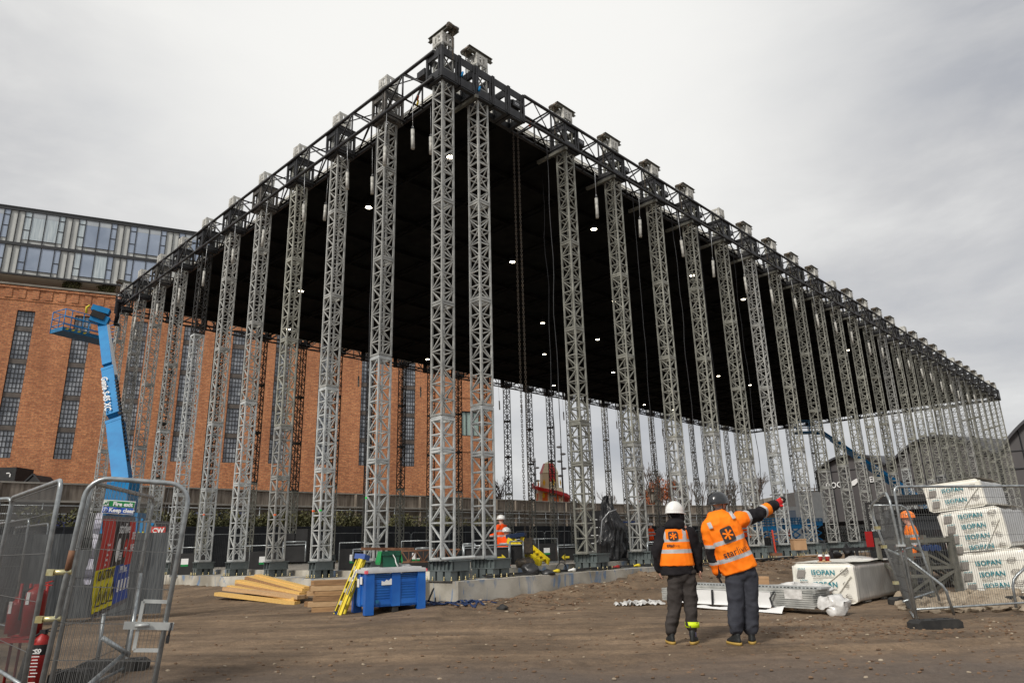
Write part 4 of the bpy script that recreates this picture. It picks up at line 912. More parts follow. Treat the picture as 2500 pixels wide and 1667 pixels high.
# fire exit sign on the gate
def pix_panel(M, px0, py0):       # local x,z of the photo point on the plane of M
    o = M.translation; nrm_ = (M.to_3x3() @ Vector((0, 1, 0))); d = ray(px0, py0); c = Vector((0, 0, CZ)); t = (o - c).dot(nrm_) / d.dot(nrm_); p = M.inverted() @ (c + d * t); return p.x, p.z
GM = gate.matrix_basis.copy()
q = [pix_panel(GM, *p) for p in ((255, 1219), (332, 1224), (326, 1257), (249, 1252))]
cxs, czs = sum(a for a, b in q) / 4, sum(b for a, b in q) / 4; sw_, sh_ = math.hypot(q[1][0] - q[0][0], q[1][1] - q[0][1]), math.hypot(q[3][0] - q[0][0], q[3][1] - q[0][1])
ang = math.atan2(q[1][1] - q[0][1], q[1][0] - q[0][0])
SM = Matrix.Translation((cxs, -.018, czs)) @ Matrix.Rotation(-ang, 4, 'Y')
sg = thing('fire_exit_sign', 'green and blue Fire exit Keep clear sign fixed on the gate', 'sign', M=GM @ SM)
m = MB(); m.box((0, 0, 0), (sw_, .006, sh_)); m.build('board', M_sig_w, sg)
m = MB(); m.box((.0, -.005, sh_ * .23), (sw_ * .96, .004, sh_ * .42)); m.build('green_half', M_sig_g, sg)
m = MB(); m.box((.0, -.005, -sh_ * .23), (sw_ * .96, .004, sh_ * .42)); m.build('blue_half', M_sig_bb, sg)
TM = lambda x, z, y=-.009: Matrix(((1, 0, 0, x), (0, 0, -1, y), (0, 1, 0, z), (0, 0, 0, 1)))
m = MB(); put_text(m, 'Fire exit', sh_ * .40, TM(.03, sh_ * .22), ext=.001, bold=.002); put_text(m, 'Keep clear', sh_ * .40, TM(.03, -sh_ * .24), ext=.001, bold=.002)
m.lathe([(sh_ * .17, 0), (0, .001)], 16); 
m.v = m.v; m.build('lettering', M_sig_w, sg)
m = MB(); m.box((-sw_ * .40, -.009, sh_ * .23), (sh_ * .34, .003, sh_ * .36)); 
ring = [(-sw_ * .40 + sh_ * .17 * math.cos(a), -sh_ * .23 + sh_ * .17 * math.sin(a)) for a in [2 * PI * k / 16 for k in range(16)]]
m.prism(ring, 0, .003, lambda x, y, z: (x, -.008 - z, y)); m.k = 1
m.prism([(-sw_ * .40 + sh_ * .13 * math.cos(a), -sh_ * .23 + sh_ * .13 * math.sin(a)) for a in [2 * PI * k / 16 for k in range(16)]], 0, .003, lambda x, y, z: (x, -.0115 - z, y))
m.k = 2
cx_ = -sw_ * .40; cz_ = sh_ * .23     # running figure at a doorway
m.ball((cx_ + .01, -.013, cz_ + sh_ * .11), (.006, .002, .006), 8, 5); m.bar((cx_, -.013, cz_ + sh_ * .07), (cx_ - .008, -.013, cz_ - sh_ * .02), .008, .003, up=(0, 1, 0)); m.bar((cx_ - .008, -.013, cz_ - sh_ * .02), (cx_ - .022, -.013, cz_ - sh_ * .13), .005, .003, up=(0, 1, 0)); m.bar((cx_ - .008, -.013, cz_ - sh_ * .02), (cx_ + .012, -.013, cz_ - sh_ * .12), .005, .003, up=(0, 1, 0)); m.bar((cx_ + .014, -.013, cz_ + .002), (cx_ - .012, -.013, cz_ + sh_ * .06), .004, .003, up=(0, 1, 0))
m.k = 3; put_text(m, '!', sh_ * .26, TM(-sw_ * .40, -sh_ * .23, -.016), ext=.001, bold=.002)
m.build('pictograms', [M_sig_w, M_sig_bb, M_sig_g, M_sig_w], sg)
# fence panels behind and left of the gate
f1a, f1t = Yp(58, 1667, 6.3), Yp(154, 1170, 6.3); f1b = Yp(-60, 1560, 8.25)
dn = (f1t - f1a).normalized(); z0 = f1a - dn * .12
fb, ft = Yp(10, 1540, 8.2), Yp(60, 1214, 8.2)
fence(z0, z0 + Vector((fb.x - f1a.x - .25, 1.9, 0)), f1t, 2.45, (f1t - z0).length, 'mesh fence panel going away left of the gate, nearest of the left panels')
e2 = ft + Vector((0, 0, -2.0)); fence(e2 + Vector((-.2, 0, 0)), e2 + Vector((-2.6, .85, 0)), ft + Vector((-.0, 0, 0)), 3.2, 2.0, 'mesh fence panel at the far left edge, beyond the nearest left panel')
e3t, e3e = Yp(222, 1176, 6.55), Yp(374, 1214, 8.6)
e3 = e3t + Vector((-.12, 0, -2.0)); fp = fence(e3, e3 + (Vector((e3e.x, e3e.y, 0)) - Vector((e3t.x, e3t.y, 0))), e3t, (Vector((e3e.x - e3t.x, e3e.y - e3t.y, 0))).length, 2.0, 'mesh fence panel behind the gate carrying the site banner', dx=.045)
FM = fp.matrix_basis.copy()
# the site banner on it
qb = [pix_panel(FM, *p) for p in ((243, 1258), (324, 1262), (300, 1468), (211, 1512))]
def bq(s, t):      # bilinear inside the banner, s right, t down
    a = [qb[0][i] + (qb[1][i] - qb[0][i]) * s for i in (0, 1)]; b = [qb[3][i] + (qb[2][i] - qb[3][i]) * s for i in (0, 1)]
    return a[0] + (b[0] - a[0]) * t, a[1] + (b[1] - a[1]) * t
sb = thing('site_banner', 'red, black, yellow and blue site safety banner hanging on the fence behind the gate', 'banner', M=FM)
def patch(mb, s0, s1, t0, t1, y):
    n = 6
    for i in range(n):
        a, b = t0 + (t1 - t0) * i / n, t0 + (t1 - t0) * (i + 1) / n
        q = []
        for s, t in ((s0, a), (s1, a), (s1, b), (s0, b)): x, z = bq(s, t); q.append((x, y - .012 * math.sin(t * 7), z))
        mb.add(q, [(0, 3, 2, 1), (0, 1, 2, 3)] if False else [(0, 3, 2, 1)])
for nm, (s0, s1, t0, t1), mt, y in (('grey_cloth', (0, 1, 0, 1), M_sig_gr, -.03), ('red_strip', (.0, .36, .03, .53), M_sig_r, -.034), ('black_middle', (.38, .80, .05, .53), M_sig_k, -.034), ('red_edge', (.80, 1, .05, .55), M_sig_r, -.036), ('caution_panel', (.0, .54, .535, .95), M_sig_y, -.034), ('protection_panel', (.55, 1, .535, .95), M_sig_b, -.034)):
    m = MB(); patch(m, s0, s1, t0, t1, y); m.build(nm, mt, sb)
def bt(mb, s, size, ss, tt, bold=.0012, squeeze=.55):
    x, z = bq(ss, tt); x2, z2 = bq(ss + .1, tt); M = frameM((x, -.05 - .012 * math.sin(tt * 7), z), (x2 - x, 0, z2 - z), (0, 0, 1)); vs, fs = text_mesh(s, size, ext=.001, bold=bold); mb.add([M @ Vector((v[0] * squeeze, v[1], v[2])) for v in vs], fs)
m = MB(); bt(m, 'starlive', .15, .60, .13, squeeze=.85)
for k in range(5): bt(m, ('Please read', 'site rules', 'before', 'entering', 'site')[k], .035, .18, .29 + k * .05, .0005)
for k in range(3): bt(m, 'SITE SAFETY', .03, .58, .40 + k * .03, .0004)
bt(m, 'SITE', .11, .9, .22); bt(m, 'SAFE', .11, .9, .36); bt(m, 'PPE Req.', .10, .77, .59, squeeze=.7)
for k in range(4): x, z = bq(.62 + k * .1, .76); m.box((x, -.05, z), (.045, .004, .12)); 
m.lathe([(.001, 0), (.001, .001)], 3); m.build('white_lettering', M_sig_w, sb)
m = MB(); bt(m, 'CAUTION!', .13, .27, .60, .003, .75)
for k in range(3):
    x, z = bq(.10 + k * .17, .80); s = .075
    for a, b in (((-s, -s * 1.1), (0, s * 1.4)), ((0, s * 1.4), (s, -s * 1.1)), ((s, -s * 1.1), (-s, -s * 1.1))): m.bar((x + a[0], -.052, z + a[1]), (x + b[0], -.052, z + b[1]), .014, .003, up=(0, 1, 0))
    m.ball((x, -.052, z - .01), (.02, .003, .045), 8, 5); m.box((x, -.052, z - .14), (.09, .003, .012)); m.box((x, -.052, z - .165), (.07, .003, .01))
m.build('black_symbols', M_sig_k, sb)
m = MB(); x, z = bq(.5, .36); m.prism([(x + .055 * math.cos(a), z + .12 * math.sin(a)) for a in [2 * PI * k / 16 for k in range(16)]], 0, .003, lambda x, y, z: (x, -.045 - z, y)); m.build('round_badge', M_sig_w, sb)
m = MB(); x, z = bq(.72, .35); m.prism([(x + .04 * math.cos(a), z + .10 * math.sin(a)) for a in [2 * PI * k / 12 for k in range(12)]], 0, .003, lambda x, y, z: (x, -.045 - z, y)); m.k = 1; m.box((x, -.051, z), (.05, .003, .02)); m.build('stop_badge', [M_sig_r, M_sig_w], sb)
# stabiliser brace and rubber foot of that panel
def rubber_foot(x, y, rz, lb, sc_=1.0):
    t = thing('rubber_fence_foot', lb, 'fence foot', (x, y, gh(x, y)), rz, 'black rubber fence feet'); m = MB(); L, W_, H_ = .72 * sc_, .24, .13
    m.prism([(-L / 2, 0), (L / 2, 0), (L / 2, H_ * .7), (L / 2 - .06, H_), (-L / 2 + .06, H_), (-L / 2, H_ * .7)], -W_ / 2, W_ / 2, lambda x, y, z: (x, z, y)); m.build('block', M_rub, t)
    m = MB(); [m.box((q, 0, H_ + .002), (.05, .05, .01)) for q in (-.2, 0, .2)]; split_build(m, 'socket', M_black, t); return t
p = Zp(276, 1640, 0); rubber_foot(p.x, p.y, .2, 'black rubber foot on the ground behind the gate'); p = Zp(122, 1668, 0); rubber_foot(p.x + .25, p.y, -.1, 'black rubber foot beside the black and red fire extinguisher', .6)
br = thing('fence_brace', 'galvanised triangular brace behind the gate, above the rubber foot', 'brace'); m = MB()
P = lambda px, py, y: Yp(px, py, y)
m.tube([P(250, 1556, 7.5), P(316, 1598, 7.7)], .024, 8); m.tube([P(305, 1594, 7.7), P(222, 1667, 7.0), P(200, 1690, 6.8)], .024, 8); split_build(m, 'stay', M_fence, br)
m = MB(); m.tube([P(345, 1400, 8.5), P(310, 1610, 7.9)], .021, 8); m.tube([P(257, 1480, 8.0), P(238, 1610, 7.9)], .021, 8); split_build(m, 'upright', M_fence, br)
# white papers hanging, corrugated sheet
t = thing('paper_sheet', 'long crumpled white paper sheet hanging on the fence, left of the banner', 'paper'); m = MB(); n = 14
for i in range(n):
    a, b = i / n, (i + 1) / n; f = lambda q, s: Yp(244 - 32 * q + (s - .5) * (13 + 6 * math.sin(q * 9)), 1252 + 174 * q, 8.0 + .05 * math.sin(q * 20 + s * 3))
    m.add([f(a, 0), f(a, 1), f(b, 1), f(b, 0)], [(3, 2, 1, 0)], True)
m.build('sheet', mat('lilac white paper', (.42, .41, .52), .8, 0, (.6, .6, .66), 9, bump=.5), t)
t = thing('corrugated_sheet', 'pale grey ribbed metal sheet behind the gate, left of the papers', 'metal sheet'); m = MB()
for k in range(9): m.bar(Yp(192 + k * 5 + 13, 1252, 12), Yp(192 + k * 4.4 - 3, 1342, 12), .028, .06)
m.bar(Yp(203, 1252, 12.03), Yp(250, 1256, 12.03), .02); m.build('ribs', M_galvb, t)
# wheelie bin, extinguishers
p = Zp(140, 1398, 0); t = thing('wheeled_bin', 'dark green wheeled bin seen through the fence at left', 'bin', (Yp(140, 1398, 19).x, 19, 0)); m = MB(); m.loft([((0, 0, .1), .22, .26), ((0, 0, 1.15), .30, .36)], sm=False); m.build('body', M_greenp, t); m = MB(); m.box((0, 0, 1.2), (.66, .78, .08)); m.build('lid', M_boarda, t); m = MB(); m.tube([(-.28, .25, .12), (.28, .25, .12)], .12, 10); m.build('wheels', M_rub, t)
EG = 'red fire extinguishers at the left fence'
def extinguisher(x, y, z, h, r, lb, co2=False):
    t = thing('fire_extinguisher', lb, 'fire extinguisher', (x, y, z), 0, EG)
    m = MB(); m.lathe([(0, 0), (r, .0), (r, h * .78), (r * .9, h * .84), (r * .5, h * .9), (r * .3, h * .93), (0, h * .93)], 18); m.build('cylinder', M_red, t)
    m = MB(); m.box((.0, 0, h * .95), (.06, .05, .04)); m.bar((0, 0, h * .97), (.15, 0, h * 1.04), .022, .012); m.bar((0, 0, h * .955), (.15, 0, h * .96), .022, .012); m.build('valve_handle', M_red if not co2 else M_black, t)
    m = MB(); m.tube([(-.03, 0, h * .93), (-r - .04, 0, h * .85), (-r - .03, -.02, h * .3)], .012, 6)
    if co2: m.tube([(-r - .03, -.02, h * .7), (-r - .06, -.04, h * .05)], [.03, .055], 10)
    m.build('hose_horn', M_rub, t)
    if co2:
        m = MB(); m.lathe([(r * 1.01, h * .60), (r * 1.01, h * .76)], 18); m.build('black_band', M_boarda, t)
        m = MB(); M = TM(.02, h * .68, -r - .006); put_text(m, 'co', .07, M, ext=.001, bold=.002); m.box((.0, -r - .003, h * .12), (.07, .004, .09)); 
        for k in range(9): m.box((rnd.uniform(-.01, .01), -r - .002, h * .28 + k * .03), (.08 - .01 * (k % 3), .003, .008))
        m.build('label_print', M_sig_w, t)
    else:
        m = MB(); m.box((-.02, -r - .002, h * .72), (.035, .004, .12)); m.build('label_print', M_sig_w, t)
    return t
p = Yp(74, 1550, 7.6); extinguisher(p.x, p.y, p.z, .50, .095, 'large red fire extinguisher on the stand behind the nearest left panel')
p = Yp(33, 1545, 7.8); extinguisher(p.x, p.y, p.z, .36, .085, 'smaller dull red fire extinguisher left of the large one')
st = thing('extinguisher_stand', 'red tubular stand holding the two fire extinguishers', 'stand'); m = MB()
for px in (28, 50, 92): a = Yp(px, 1548, 7.75); m.tube([(a.x, a.y, gh(a.x, a.y)), (a.x + .03, a.y, a.z + .5)], .014, 6)
a, b = Yp(20, 1550, 7.75), Yp(100, 1556, 7.75); m.tube([a, b], .016, 6); m.box((a + b) / 2 + Vector((0, -.12, -.02)), (.6, .3, .02)); m.build('tubes', M_red, st)
p = Zp(103, 1668, 0); extinguisher(Yp(97, 1610, 7.55).x, 7.55, gh(p.x, 7.5), .60, .075, 'red fire extinguisher with a black band, standing on the ground between the poles', True)
# distant left mesh panels
for k, (px, yy, lb) in enumerate([(50, 13.5, 'small distant mesh panel, left of three seen through the fence at left'), (100, 15.5, 'small distant mesh panel, middle of three seen through the fence at left'), (-40, 13, 'distant mesh panel cut by the left edge of the view')]):
    a = Yp(px, 1400, yy); a.z = 0; fence(a, a + Vector((-1.0, .9, 0)), a + Vector((0, 0, 2)), 2.6, 2.0, lb, dx=.06)
t = thing('dark_netting', 'dark debris netting hung on the far left fence panels', 'netting'); m = MB(); a = Yp(-60, 1400, 14.2); n = 20
for i in range(n):
    f = lambda q, z: (a.x + 3.0 * q, a.y + 1.5 * q + .04 * math.sin(q * 30), z); m.add([f(i / n, .1), f((i + 1) / n, .1), f((i + 1) / n, 1.75), f(i / n, 1.75)], [(0, 1, 2, 3)], True)
m.build('net', mat('dark debris net', (.045, .05, .055), .8, 0, (.11, .12, .125), 6, 6, .35, .7, stretch=(6, 6, .4)), t)
# ---------------------------------------------------------------- right fence
R0, R1 = Zp(2240, 1520, 0), Yp(2196, 1204, 11.45)
a = Vector((R0.x, R0.y, gh(R0.x, R0.y) + .12)); tb_ = Yp(2186, 1204, R0.y)
b = a + Vector((3.4, .95, .0)); fence(a, b, tb_, 3.5, 1.93, 'mesh fence panel running to the right edge in front of the wrapped packs', dx=.045, legs=.12)
a2, t2 = Yp(2224, 1500, 11.1), Yp(2150, 1206, 11.1); c2 = Yp(2225, 1490, 12.5)
t = thing('mesh_fence', 'mesh fence panel seen almost edge on, left of the right panel', 'fence panel', group=FG); m = MB()
Q = [Yp(2237, 1512, 11.35), Yp(2176, 1240, 11.35), Yp(2172, 1222, 11.35), Yp(2163, 1204, 11.5), Yp(2156, 1206, 11.6), Yp(2130, 1230, 12.7), Yp(2126, 1240, 12.8), Yp(2132, 1262, 12.8), Yp(2218, 1486, 12.6)]; m.tube(Q, .021, 10); m.tube([Yp(2232, 1505, 11.4), Yp(2222, 1492, 12.5)], .018, 8); m.build('frame', M_fence, t)
m = MB()
for i in range(1, 34): s = i / 34; m.bar(Yp(2237, 1500, 11.35).lerp(Yp(2216, 1480, 12.6), s), Yp(2174, 1225, 11.4).lerp(Yp(2129, 1238, 12.75), s), .003, cap=False)
for i in range(8): q = (i + .5) / 8; m.bar(Yp(2237, 1500, 11.35).lerp(Yp(2174, 1225, 11.4), q), Yp(2216, 1480, 12.6).lerp(Yp(2129, 1238, 12.75), q), .005, cap=False)
m.build('wire_mesh', M_wire, t)
m = MB(); [m.box(Yp(x, y, 12.0), (.07, .07, .05)) for x, y in ((2142, 1288), (2158, 1334), (2187, 1422))]; split_build(m, 'clamp', M_brass, t)
t = thing('mesh_fence', 'mesh fence panel behind the other right panels, in front of the orange helmet worker', 'fence panel', group=FG); m = MB(); y3 = 12.9
m.tube([Yp(2130, 1233, y3), Yp(2200, 1234, y3), Yp(2212, 1240, y3), Yp(2218, 1252, y3), Yp(2255, 1360, y3), Yp(2294, 1466, y3 - .1)], .02, 8); m.build('frame', M_fence, t); m = MB()
for i in range(1, 26): s = i / 26; m.bar(Yp(2134, 1240, y3).lerp(Yp(2214, 1243, y3), s), Yp(2216, 1470, y3).lerp(Yp(2290, 1455, y3), s), .003, cap=False)
for i in range(8): q = (i + .5) / 8; m.bar(Yp(2134, 1240, y3).lerp(Yp(2216, 1470, y3), q), Yp(2214, 1243, y3).lerp(Yp(2290, 1455, y3), q), .006, cap=False)
m.build('wire_mesh', M_wire, t)
t = thing('fence_stabiliser', 'bent galvanised stabiliser frame leaning at the foot of the right fence', 'stabiliser'); m = MB()
m.tube([Yp(2168, 1342, 11.9), Yp(2215, 1362, 11.6), Yp(2300, 1428, 11.4), Yp(2310, 1442, 11.4), Yp(2329, 1500, 11.45)], .022, 8); m.tube([Yp(2185, 1345, 12.2), Yp(2232, 1335, 12.3)], .018, 8); m.tube([Yp(2205, 1468, 12.0), Yp(2280, 1444, 12.2)], .018, 8); m.build('tubes', M_fence, t)
t = thing('fence_stabiliser', 'bent galvanised tube frame standing at the right edge by the stacked packs', 'stabiliser'); m = MB()
m.tube([Yp(2520, 1370, 11.9), Yp(2484, 1402, 12), Yp(2475, 1414, 12), Yp(2473, 1430, 12), Yp(2481, 1483, 12)], .022, 8); m.build('tubes', M_fence, t)
m = MB(); [m.box(Yp(x, y, 11.3), (.12, .06, .035)) for x, y in ((2199, 1331),)]; tag(m.build('fence_clamp', M_galvb), 'small zinc clamp joining the two leaning right fence poles', 'clamp')
p = Zp(2284, 1530, 0); rubber_foot(p.x, p.y, .18, 'large black rubber block under the right fence poles', 1.0); p = Zp(2228, 1478, 0); rubber_foot(p.x, p.y, .25, 'black rubber block behind, below the leaning right panel', 1.2)
p = Zp(2490, 1480, 0); rubber_foot(p.x, p.y, .2, 'small black rubber block at the right edge', .5)
# ---------------------------------------------------------------- wrapped panel packs
def pack(loc, rz, roll, W, D, H, label, rows, tscale=1.0, start=.12, tcol=M_teal, off=.02, feet=True, ph=0):
    M = Matrix.Translation(loc) @ Matrix.Rotation(rz, 4, 'Z') @ Matrix.Rotation(roll, 4, 'Y'); t = thing('wrapped_panel_pack', label, 'wrapped pack', M=M, group='white wrapped insulation packs')
    def soft(x0, x1, y0, y1, z0, z1, amp, seed, mt, nm, front_bulge=.0):
        m = MB(); n = 14
        def pt(a, b, axis, side):
            p = [0, 0, 0]; lo = (x0, y0, z0); hi = (x1, y1, z1); ax = [i for i in range(3) if i != axis]
            p[ax[0]] = lo[ax[0]] + (hi[ax[0]] - lo[ax[0]]) * a; p[ax[1]] = lo[ax[1]] + (hi[ax[1]] - lo[ax[1]]) * b; p[axis] = hi[axis] if side else lo[axis]
            v = Vector(p); c = Vector([(l + h) / 2 for l, h in zip(lo, hi)]); s = Vector([(h - l) / 2 for l, h in zip(lo, hi)]); q = Vector([(v[i] - c[i]) / s[i] for i in range(3)])
            r = Vector([math.copysign(min(abs(q[i]), 1), q[i]) for i in range(3)]); rd = .06
            for i in range(3):
                e = [abs(q[j]) for j in range(3) if j != i]; k = max(0, max(e) - .92) / .08; v[i] -= math.copysign(rd * .5 * k * k, q[i]) if abs(q[i]) > .999 else 0
            nv = noise.noise_vector(v * 2.2 + Vector((seed, 0, 0))) * amp
            return v + nv
        for axis in range(3):
            for side in (0, 1):
                o = len(m.v); vs = [pt(i / n, j / n, axis, side) for j in range(n + 1) for i in range(n + 1)]
                fl = (side == 0) ^ (axis == 1); fs = [(j * (n + 1) + i, j * (n + 1) + i + 1, (j + 1) * (n + 1) + i + 1, (j + 1) * (n + 1) + i) for j in range(n) for i in range(n)]
                m.add(vs, [tuple(reversed(f)) for f in fs] if fl else fs, True)
        m.build(nm, mt, t)
    soft(0, W, 0, D, off, H, .018, ph, M_film, 'film_wrapped_stack')
    soft(-.015, W + .015, -.03, .10, off - .01, H + .015, .016, ph + 5, M_wrap, 'printed_front')
    m = MB(); m.add([(-.01 + (W + .02) * i / 8, D * j / 8 * .9, H + .03 + .02 * noise.noise(Vector((i * .7, j * .7, ph)))) for j in range(9) for i in range(9)], [(j * 9 + i, j * 9 + i + 1, (j + 1) * 9 + i + 1, (j + 1) * 9 + i) for j in range(8) for i in range(8)], True); m.build('top_sheet', M_wrap, t)
    tm, g1, g2 = MB(), MB(), MB()
    for x, z in rows:
        s = tscale; y = -.062
        put_text(tm, 'ISOPAN', .158 * s, TM(x + .60 * s, z, y), ext=.0015, bold=.0020); 
        for k in range(5): g = x + .02 * s + k * .037 * s; tm.bar((g, y, z + .075 * s), (g + .022 * s, y, z + .10 * s), .016 * s, .003, up=(0, 1, 0))
        g1.prism([(x - .035 * s, z - .11 * s), (x + .15 * s, z - .11 * s), (x + .20 * s, z + .055 * s), (x + .015 * s, z + .055 * s)], 0, .003, lambda a, b, c: (a, y - c, b))
        g2.box((x + .60 * s, y, z - .09 * s), (.50 * s, .003, .014 * s)); g2.box((x + .46 * s, y, z - .125 * s), (.22 * s, .003, .012 * s))
        for (a, b, c_, d_) in ((1.0, -.02, 1.13, -.02), (1.0, .03, 1.13, .03), (1.0, -.02, 1.0, .03), (1.13, -.02, 1.18, .04), (1.05, .07, 1.18, .07), (1.0, .03, 1.05, .07), (1.13, .03, 1.18, .07)): 
            if x + c_ * s < W - .05: g1.bar((x + a * s, y, z + b * s), (x + c_ * s, y, z + d_ * s), .012 * s, .003, up=(0, 1, 0))
        for k in range(4):
            if x + 1.1 * s < W - .03: g2.box((x + 1.08 * s, y, z + .07 * s - k * .04 * s), (.05 * s, .003, .008 * s))
    tm.build('lettering', M_teal, t); g1.build('emblem', M_grprint, t); g2.build('small_print', M_greyt, t)
    if feet:
        m = MB(); [m.box((x, D * .3 + k, -.04), (.12, .3, .14)) for x in (W * .12, W * .5, W * .88) for k in (0, D * .4)]; split_build(m, 'foam_foot', M_wrap, t)
    m = MB(); m.bar((W * .62, -.065, .05), (W * .97, -.065, H * .72), .014, .02, up=(0, 1, 0)); m.bar((W * .38, -.06, H * .30), (W * .93, -.06, H * .93), .012, .02, up=(0, 1, 0)) if ph == 1 else None
    m.build('fold_creases', M_wrap, t); return t
pa = Zp(1945, 1478, 0); pb = Zp(2096, 1483, 0); rz = math.atan2(pb.y - pa.y, pb.x - pa.x)
pA = Vector((6.40, 14.02, 0)); Wl = 1.16; ang_l = math.radians(-44)
org = pA - Vector((math.cos(ang_l), math.sin(ang_l), 0)) * Wl
pk = pack((org.x, org.y, .03), ang_l, 0, Wl, 2.7, .74, 'single low white wrapped pack on the soil carrying the two red cups', [(.10, .58), (.12, .36), (.14, .14)], .84, ph=1)
PKM = pk.matrix_basis.copy()
base = Zp(2362, 1462, 0); Ys = 15.3; roll = math.radians(-5.5); ra = math.radians(-14)
ra = math.radians(-44)
pack((9.20, 15.33, .0), ra, roll, 1.30, 2.7, .84, 'bottom pack of the leaning white stack behind the right fence', [(.12, .63), (.13, .41), (.14, .19)], .84, ph=2, feet=True)
pack((9.13, 15.42, .85), ra, roll, 1.12, 2.7, .84, 'middle pack of the leaning white stack behind the right fence', [(.10, .72), (.11, .51), (.12, .30), (.13, .09)], .82, ph=3, feet=False)
pack((9.02, 15.62, 1.70), ra, roll, 1.06, 2.3, .58, 'top pack of the leaning white stack behind the right fence', [(.08, .42), (.09, .19)], .76, ph=4, feet=False)
m = MB(); m.ball((0, 0, 0), (.30, .55, .10), 14, 8); m.v = [tuple(Vector(v) + noise.noise_vector(Vector(v) * 4) * .05) for v in m.v]; t = m.build('plastic_sheet', M_clear, None, Matrix.Translation(PKM @ Vector((.62, 2.0, .73)))); tag(t, 'billowing white plastic bulge on top of the low pack', 'plastic sheet')
# cups in a carrier
cp0 = PKM @ Vector((.52, .32, .735)); t = thing('cup_carrier', 'brown cardboard cup carrier on the low wrapped pack', 'cup carrier', cp0, ang_l + .2); m = MB(); m.box((0, 0, .025), (.24, .12, .05)); m.box((0, 0, .05), (.05, .12, .06)); m.build('tray', M_card, t)
for s, lb in ((-1, 'left red paper cup with a white lid in the carrier'), (1, 'right red paper cup with a white lid in the carrier')):
    q = cp0 + Matrix.Rotation(ang_l + .2, 3, 'Z') @ Vector((s * .065, 0, .04)); c = thing('paper_cup', lb, 'cup', q, 0, 'red paper cups'); m = MB(); m.lathe([(0, 0), (.033, 0), (.044, .105)], 14); m.build('cup', M_red, c); m = MB(); m.lathe([(.046, .10), (.046, .115), (.038, .122), (.036, .135), (0, .135)], 14); m.build('lid', M_white, c)
# ---------------------------------------------------------------- steel section bundle in white wrap
b0, b1 = Gp(1618, 1476), Gp(1985, 1500); bdv = (b1 - b0); bl_ = bdv.length; brz = math.atan2(bdv.y, bdv.x)
t = thing('steel_section_bundle', 'long bundle of galvanised steel sections partly wrapped in white sheet', 'steel bundle', (b0.x, b0.y, .10), brz); t.scale = (1, 1, .74)
LB = bl_ + .05
def rail(mb, x0, x1, y0, y1, z0, h=.045): mb.bb((x0, y0, z0 + .004), (x1, y1, z0 + h - .004)); mb.bb((x0, y0 - .008, z0), (x1, y0 + .01, z0 + .008))
m = MB()
for k in range(7): rail(m, -.0 + rnd.uniform(-.01, .01), LB + rnd.uniform(-.02, .02), 0, .52, k * .047)
for k in range(2): rail(m, .45, LB + .02, .05, .50, .335 + k * .045)
m.build('lower_sections', M_galv, t)
m = MB(); rail(m, .30, LB + .1, .12, .42, .425); 
m.build('top_sections', M_galvb, t)
m = MB()
for i in range(int((LB - .4) / .075)): m.bb((.45 + i * .075, .112, .440), (.49 + i * .075, .118, .458))
m.build('slots', M_boarda, t)
m = MB(); n = 40
def wl(i, j): x = .42 + (LB - 1.25) * i / n; z = .33 - .36 * j / 6; return (x, -.02 - .02 * noise.noise(Vector((x * 2, z * 4, 3))) - (.03 if j == 6 else 0), z + .012 * noise.noise(Vector((x * 1.5, j, 0))))
m.add([wl(i, j) for i in range(n + 1) for j in range(7)], [(i * 7 + j, i * 7 + j + 1, i * 7 + j + 8, i * 7 + j + 7) for i in range(n) for j in range(6)], True)
m.add([(x, y, .335) for x, y in ((.42, -.03), (LB - .83, -.03), (LB - .83, .08), (.42, .08))], [(0, 1, 2, 3)]); m.build('white_wrap', M_sig_w, t)
m = MB()
for x in (1.35, LB - 1.35): m.bar((x, -.055, -.04), (x + .02, -.055, .335), .045, .01, up=(0, 1, 0))
m.tube([(LB - .72, -.05, .36), (LB - .80, -.09, .2), (LB - .76, -.1, .03), (LB - .62, -.1, -.04)], .018, 6, True); split_build(m, 'strap', M_black, t)
m = MB(); n = 30      # the torn wrap trailing on the ground
def tr(i, j): s = i / n; x = .95 + (LB - 1.45) * s; return (x, -.08 - .14 * j / 5 - .08 * noise.noise(Vector((x * 1.3, 1, 0))), -.11 + .06 * math.sin(j / 5 * PI) * (.5 + .9 * abs(noise.noise(Vector((x * 3, j * .7, 2))))) + .16 * sst(s, .75, 1) * (1 - j / 5))
m.add([tr(i, j) for i in range(n + 1) for j in range(6)], [(i * 6 + j, i * 6 + j + 1, i * 6 + j + 7, i * 6 + j + 6) for i in range(n) for j in range(5)], True); m.build('trailing_wrap', M_sig_w, t)
m = MB(); m.bb((LB - .55, -.012, .2), (LB - .2, .0, .42)); m.build('clear_tape', M_clear, t)
m = MB(); [m.bb((x, -.02, -.14), (x + .1, .6, -.02)) for x in (.35, LB * .5, LB - .9)]; split_build(m, 'timber_bearer', M_tim2, t)
bpy.context.view_layer.update(); BMx = t.matrix_world.copy()
m = MB(); rr = random.Random(3)
def crump(lb, c, r, seed, mt=M_clear, name='crumpled_sheet', cat='plastic sheet', flat=1.0):
    m = MB(); m.ball((0, 0, 0), r, 28, 18); m.v = [tuple(Vector(v) + noise.noise_vector(Vector(v) * 7 + Vector((seed, 0, 0))) * .6 * min(r) + noise.noise_vector(Vector(v) * 19 + Vector((seed, 5, 0))) * .14 * min(r)) for v in m.v]
    for k in range(len(m.sm)): m.sm[k] = True
    t = m.build(name, mt); t.location = c; return tag(t, lb, cat)
crump('crumpled clear polythene at the right end of the steel bundle', BMx @ Vector((LB + .20, .25, .06)), (.24, .26, .18), 4)
crump('low translucent plastic sheet lying behind the steel bundle', BMx @ Vector((LB - 1.0, 1.0, .30)), (.75, .35, .12), 8)
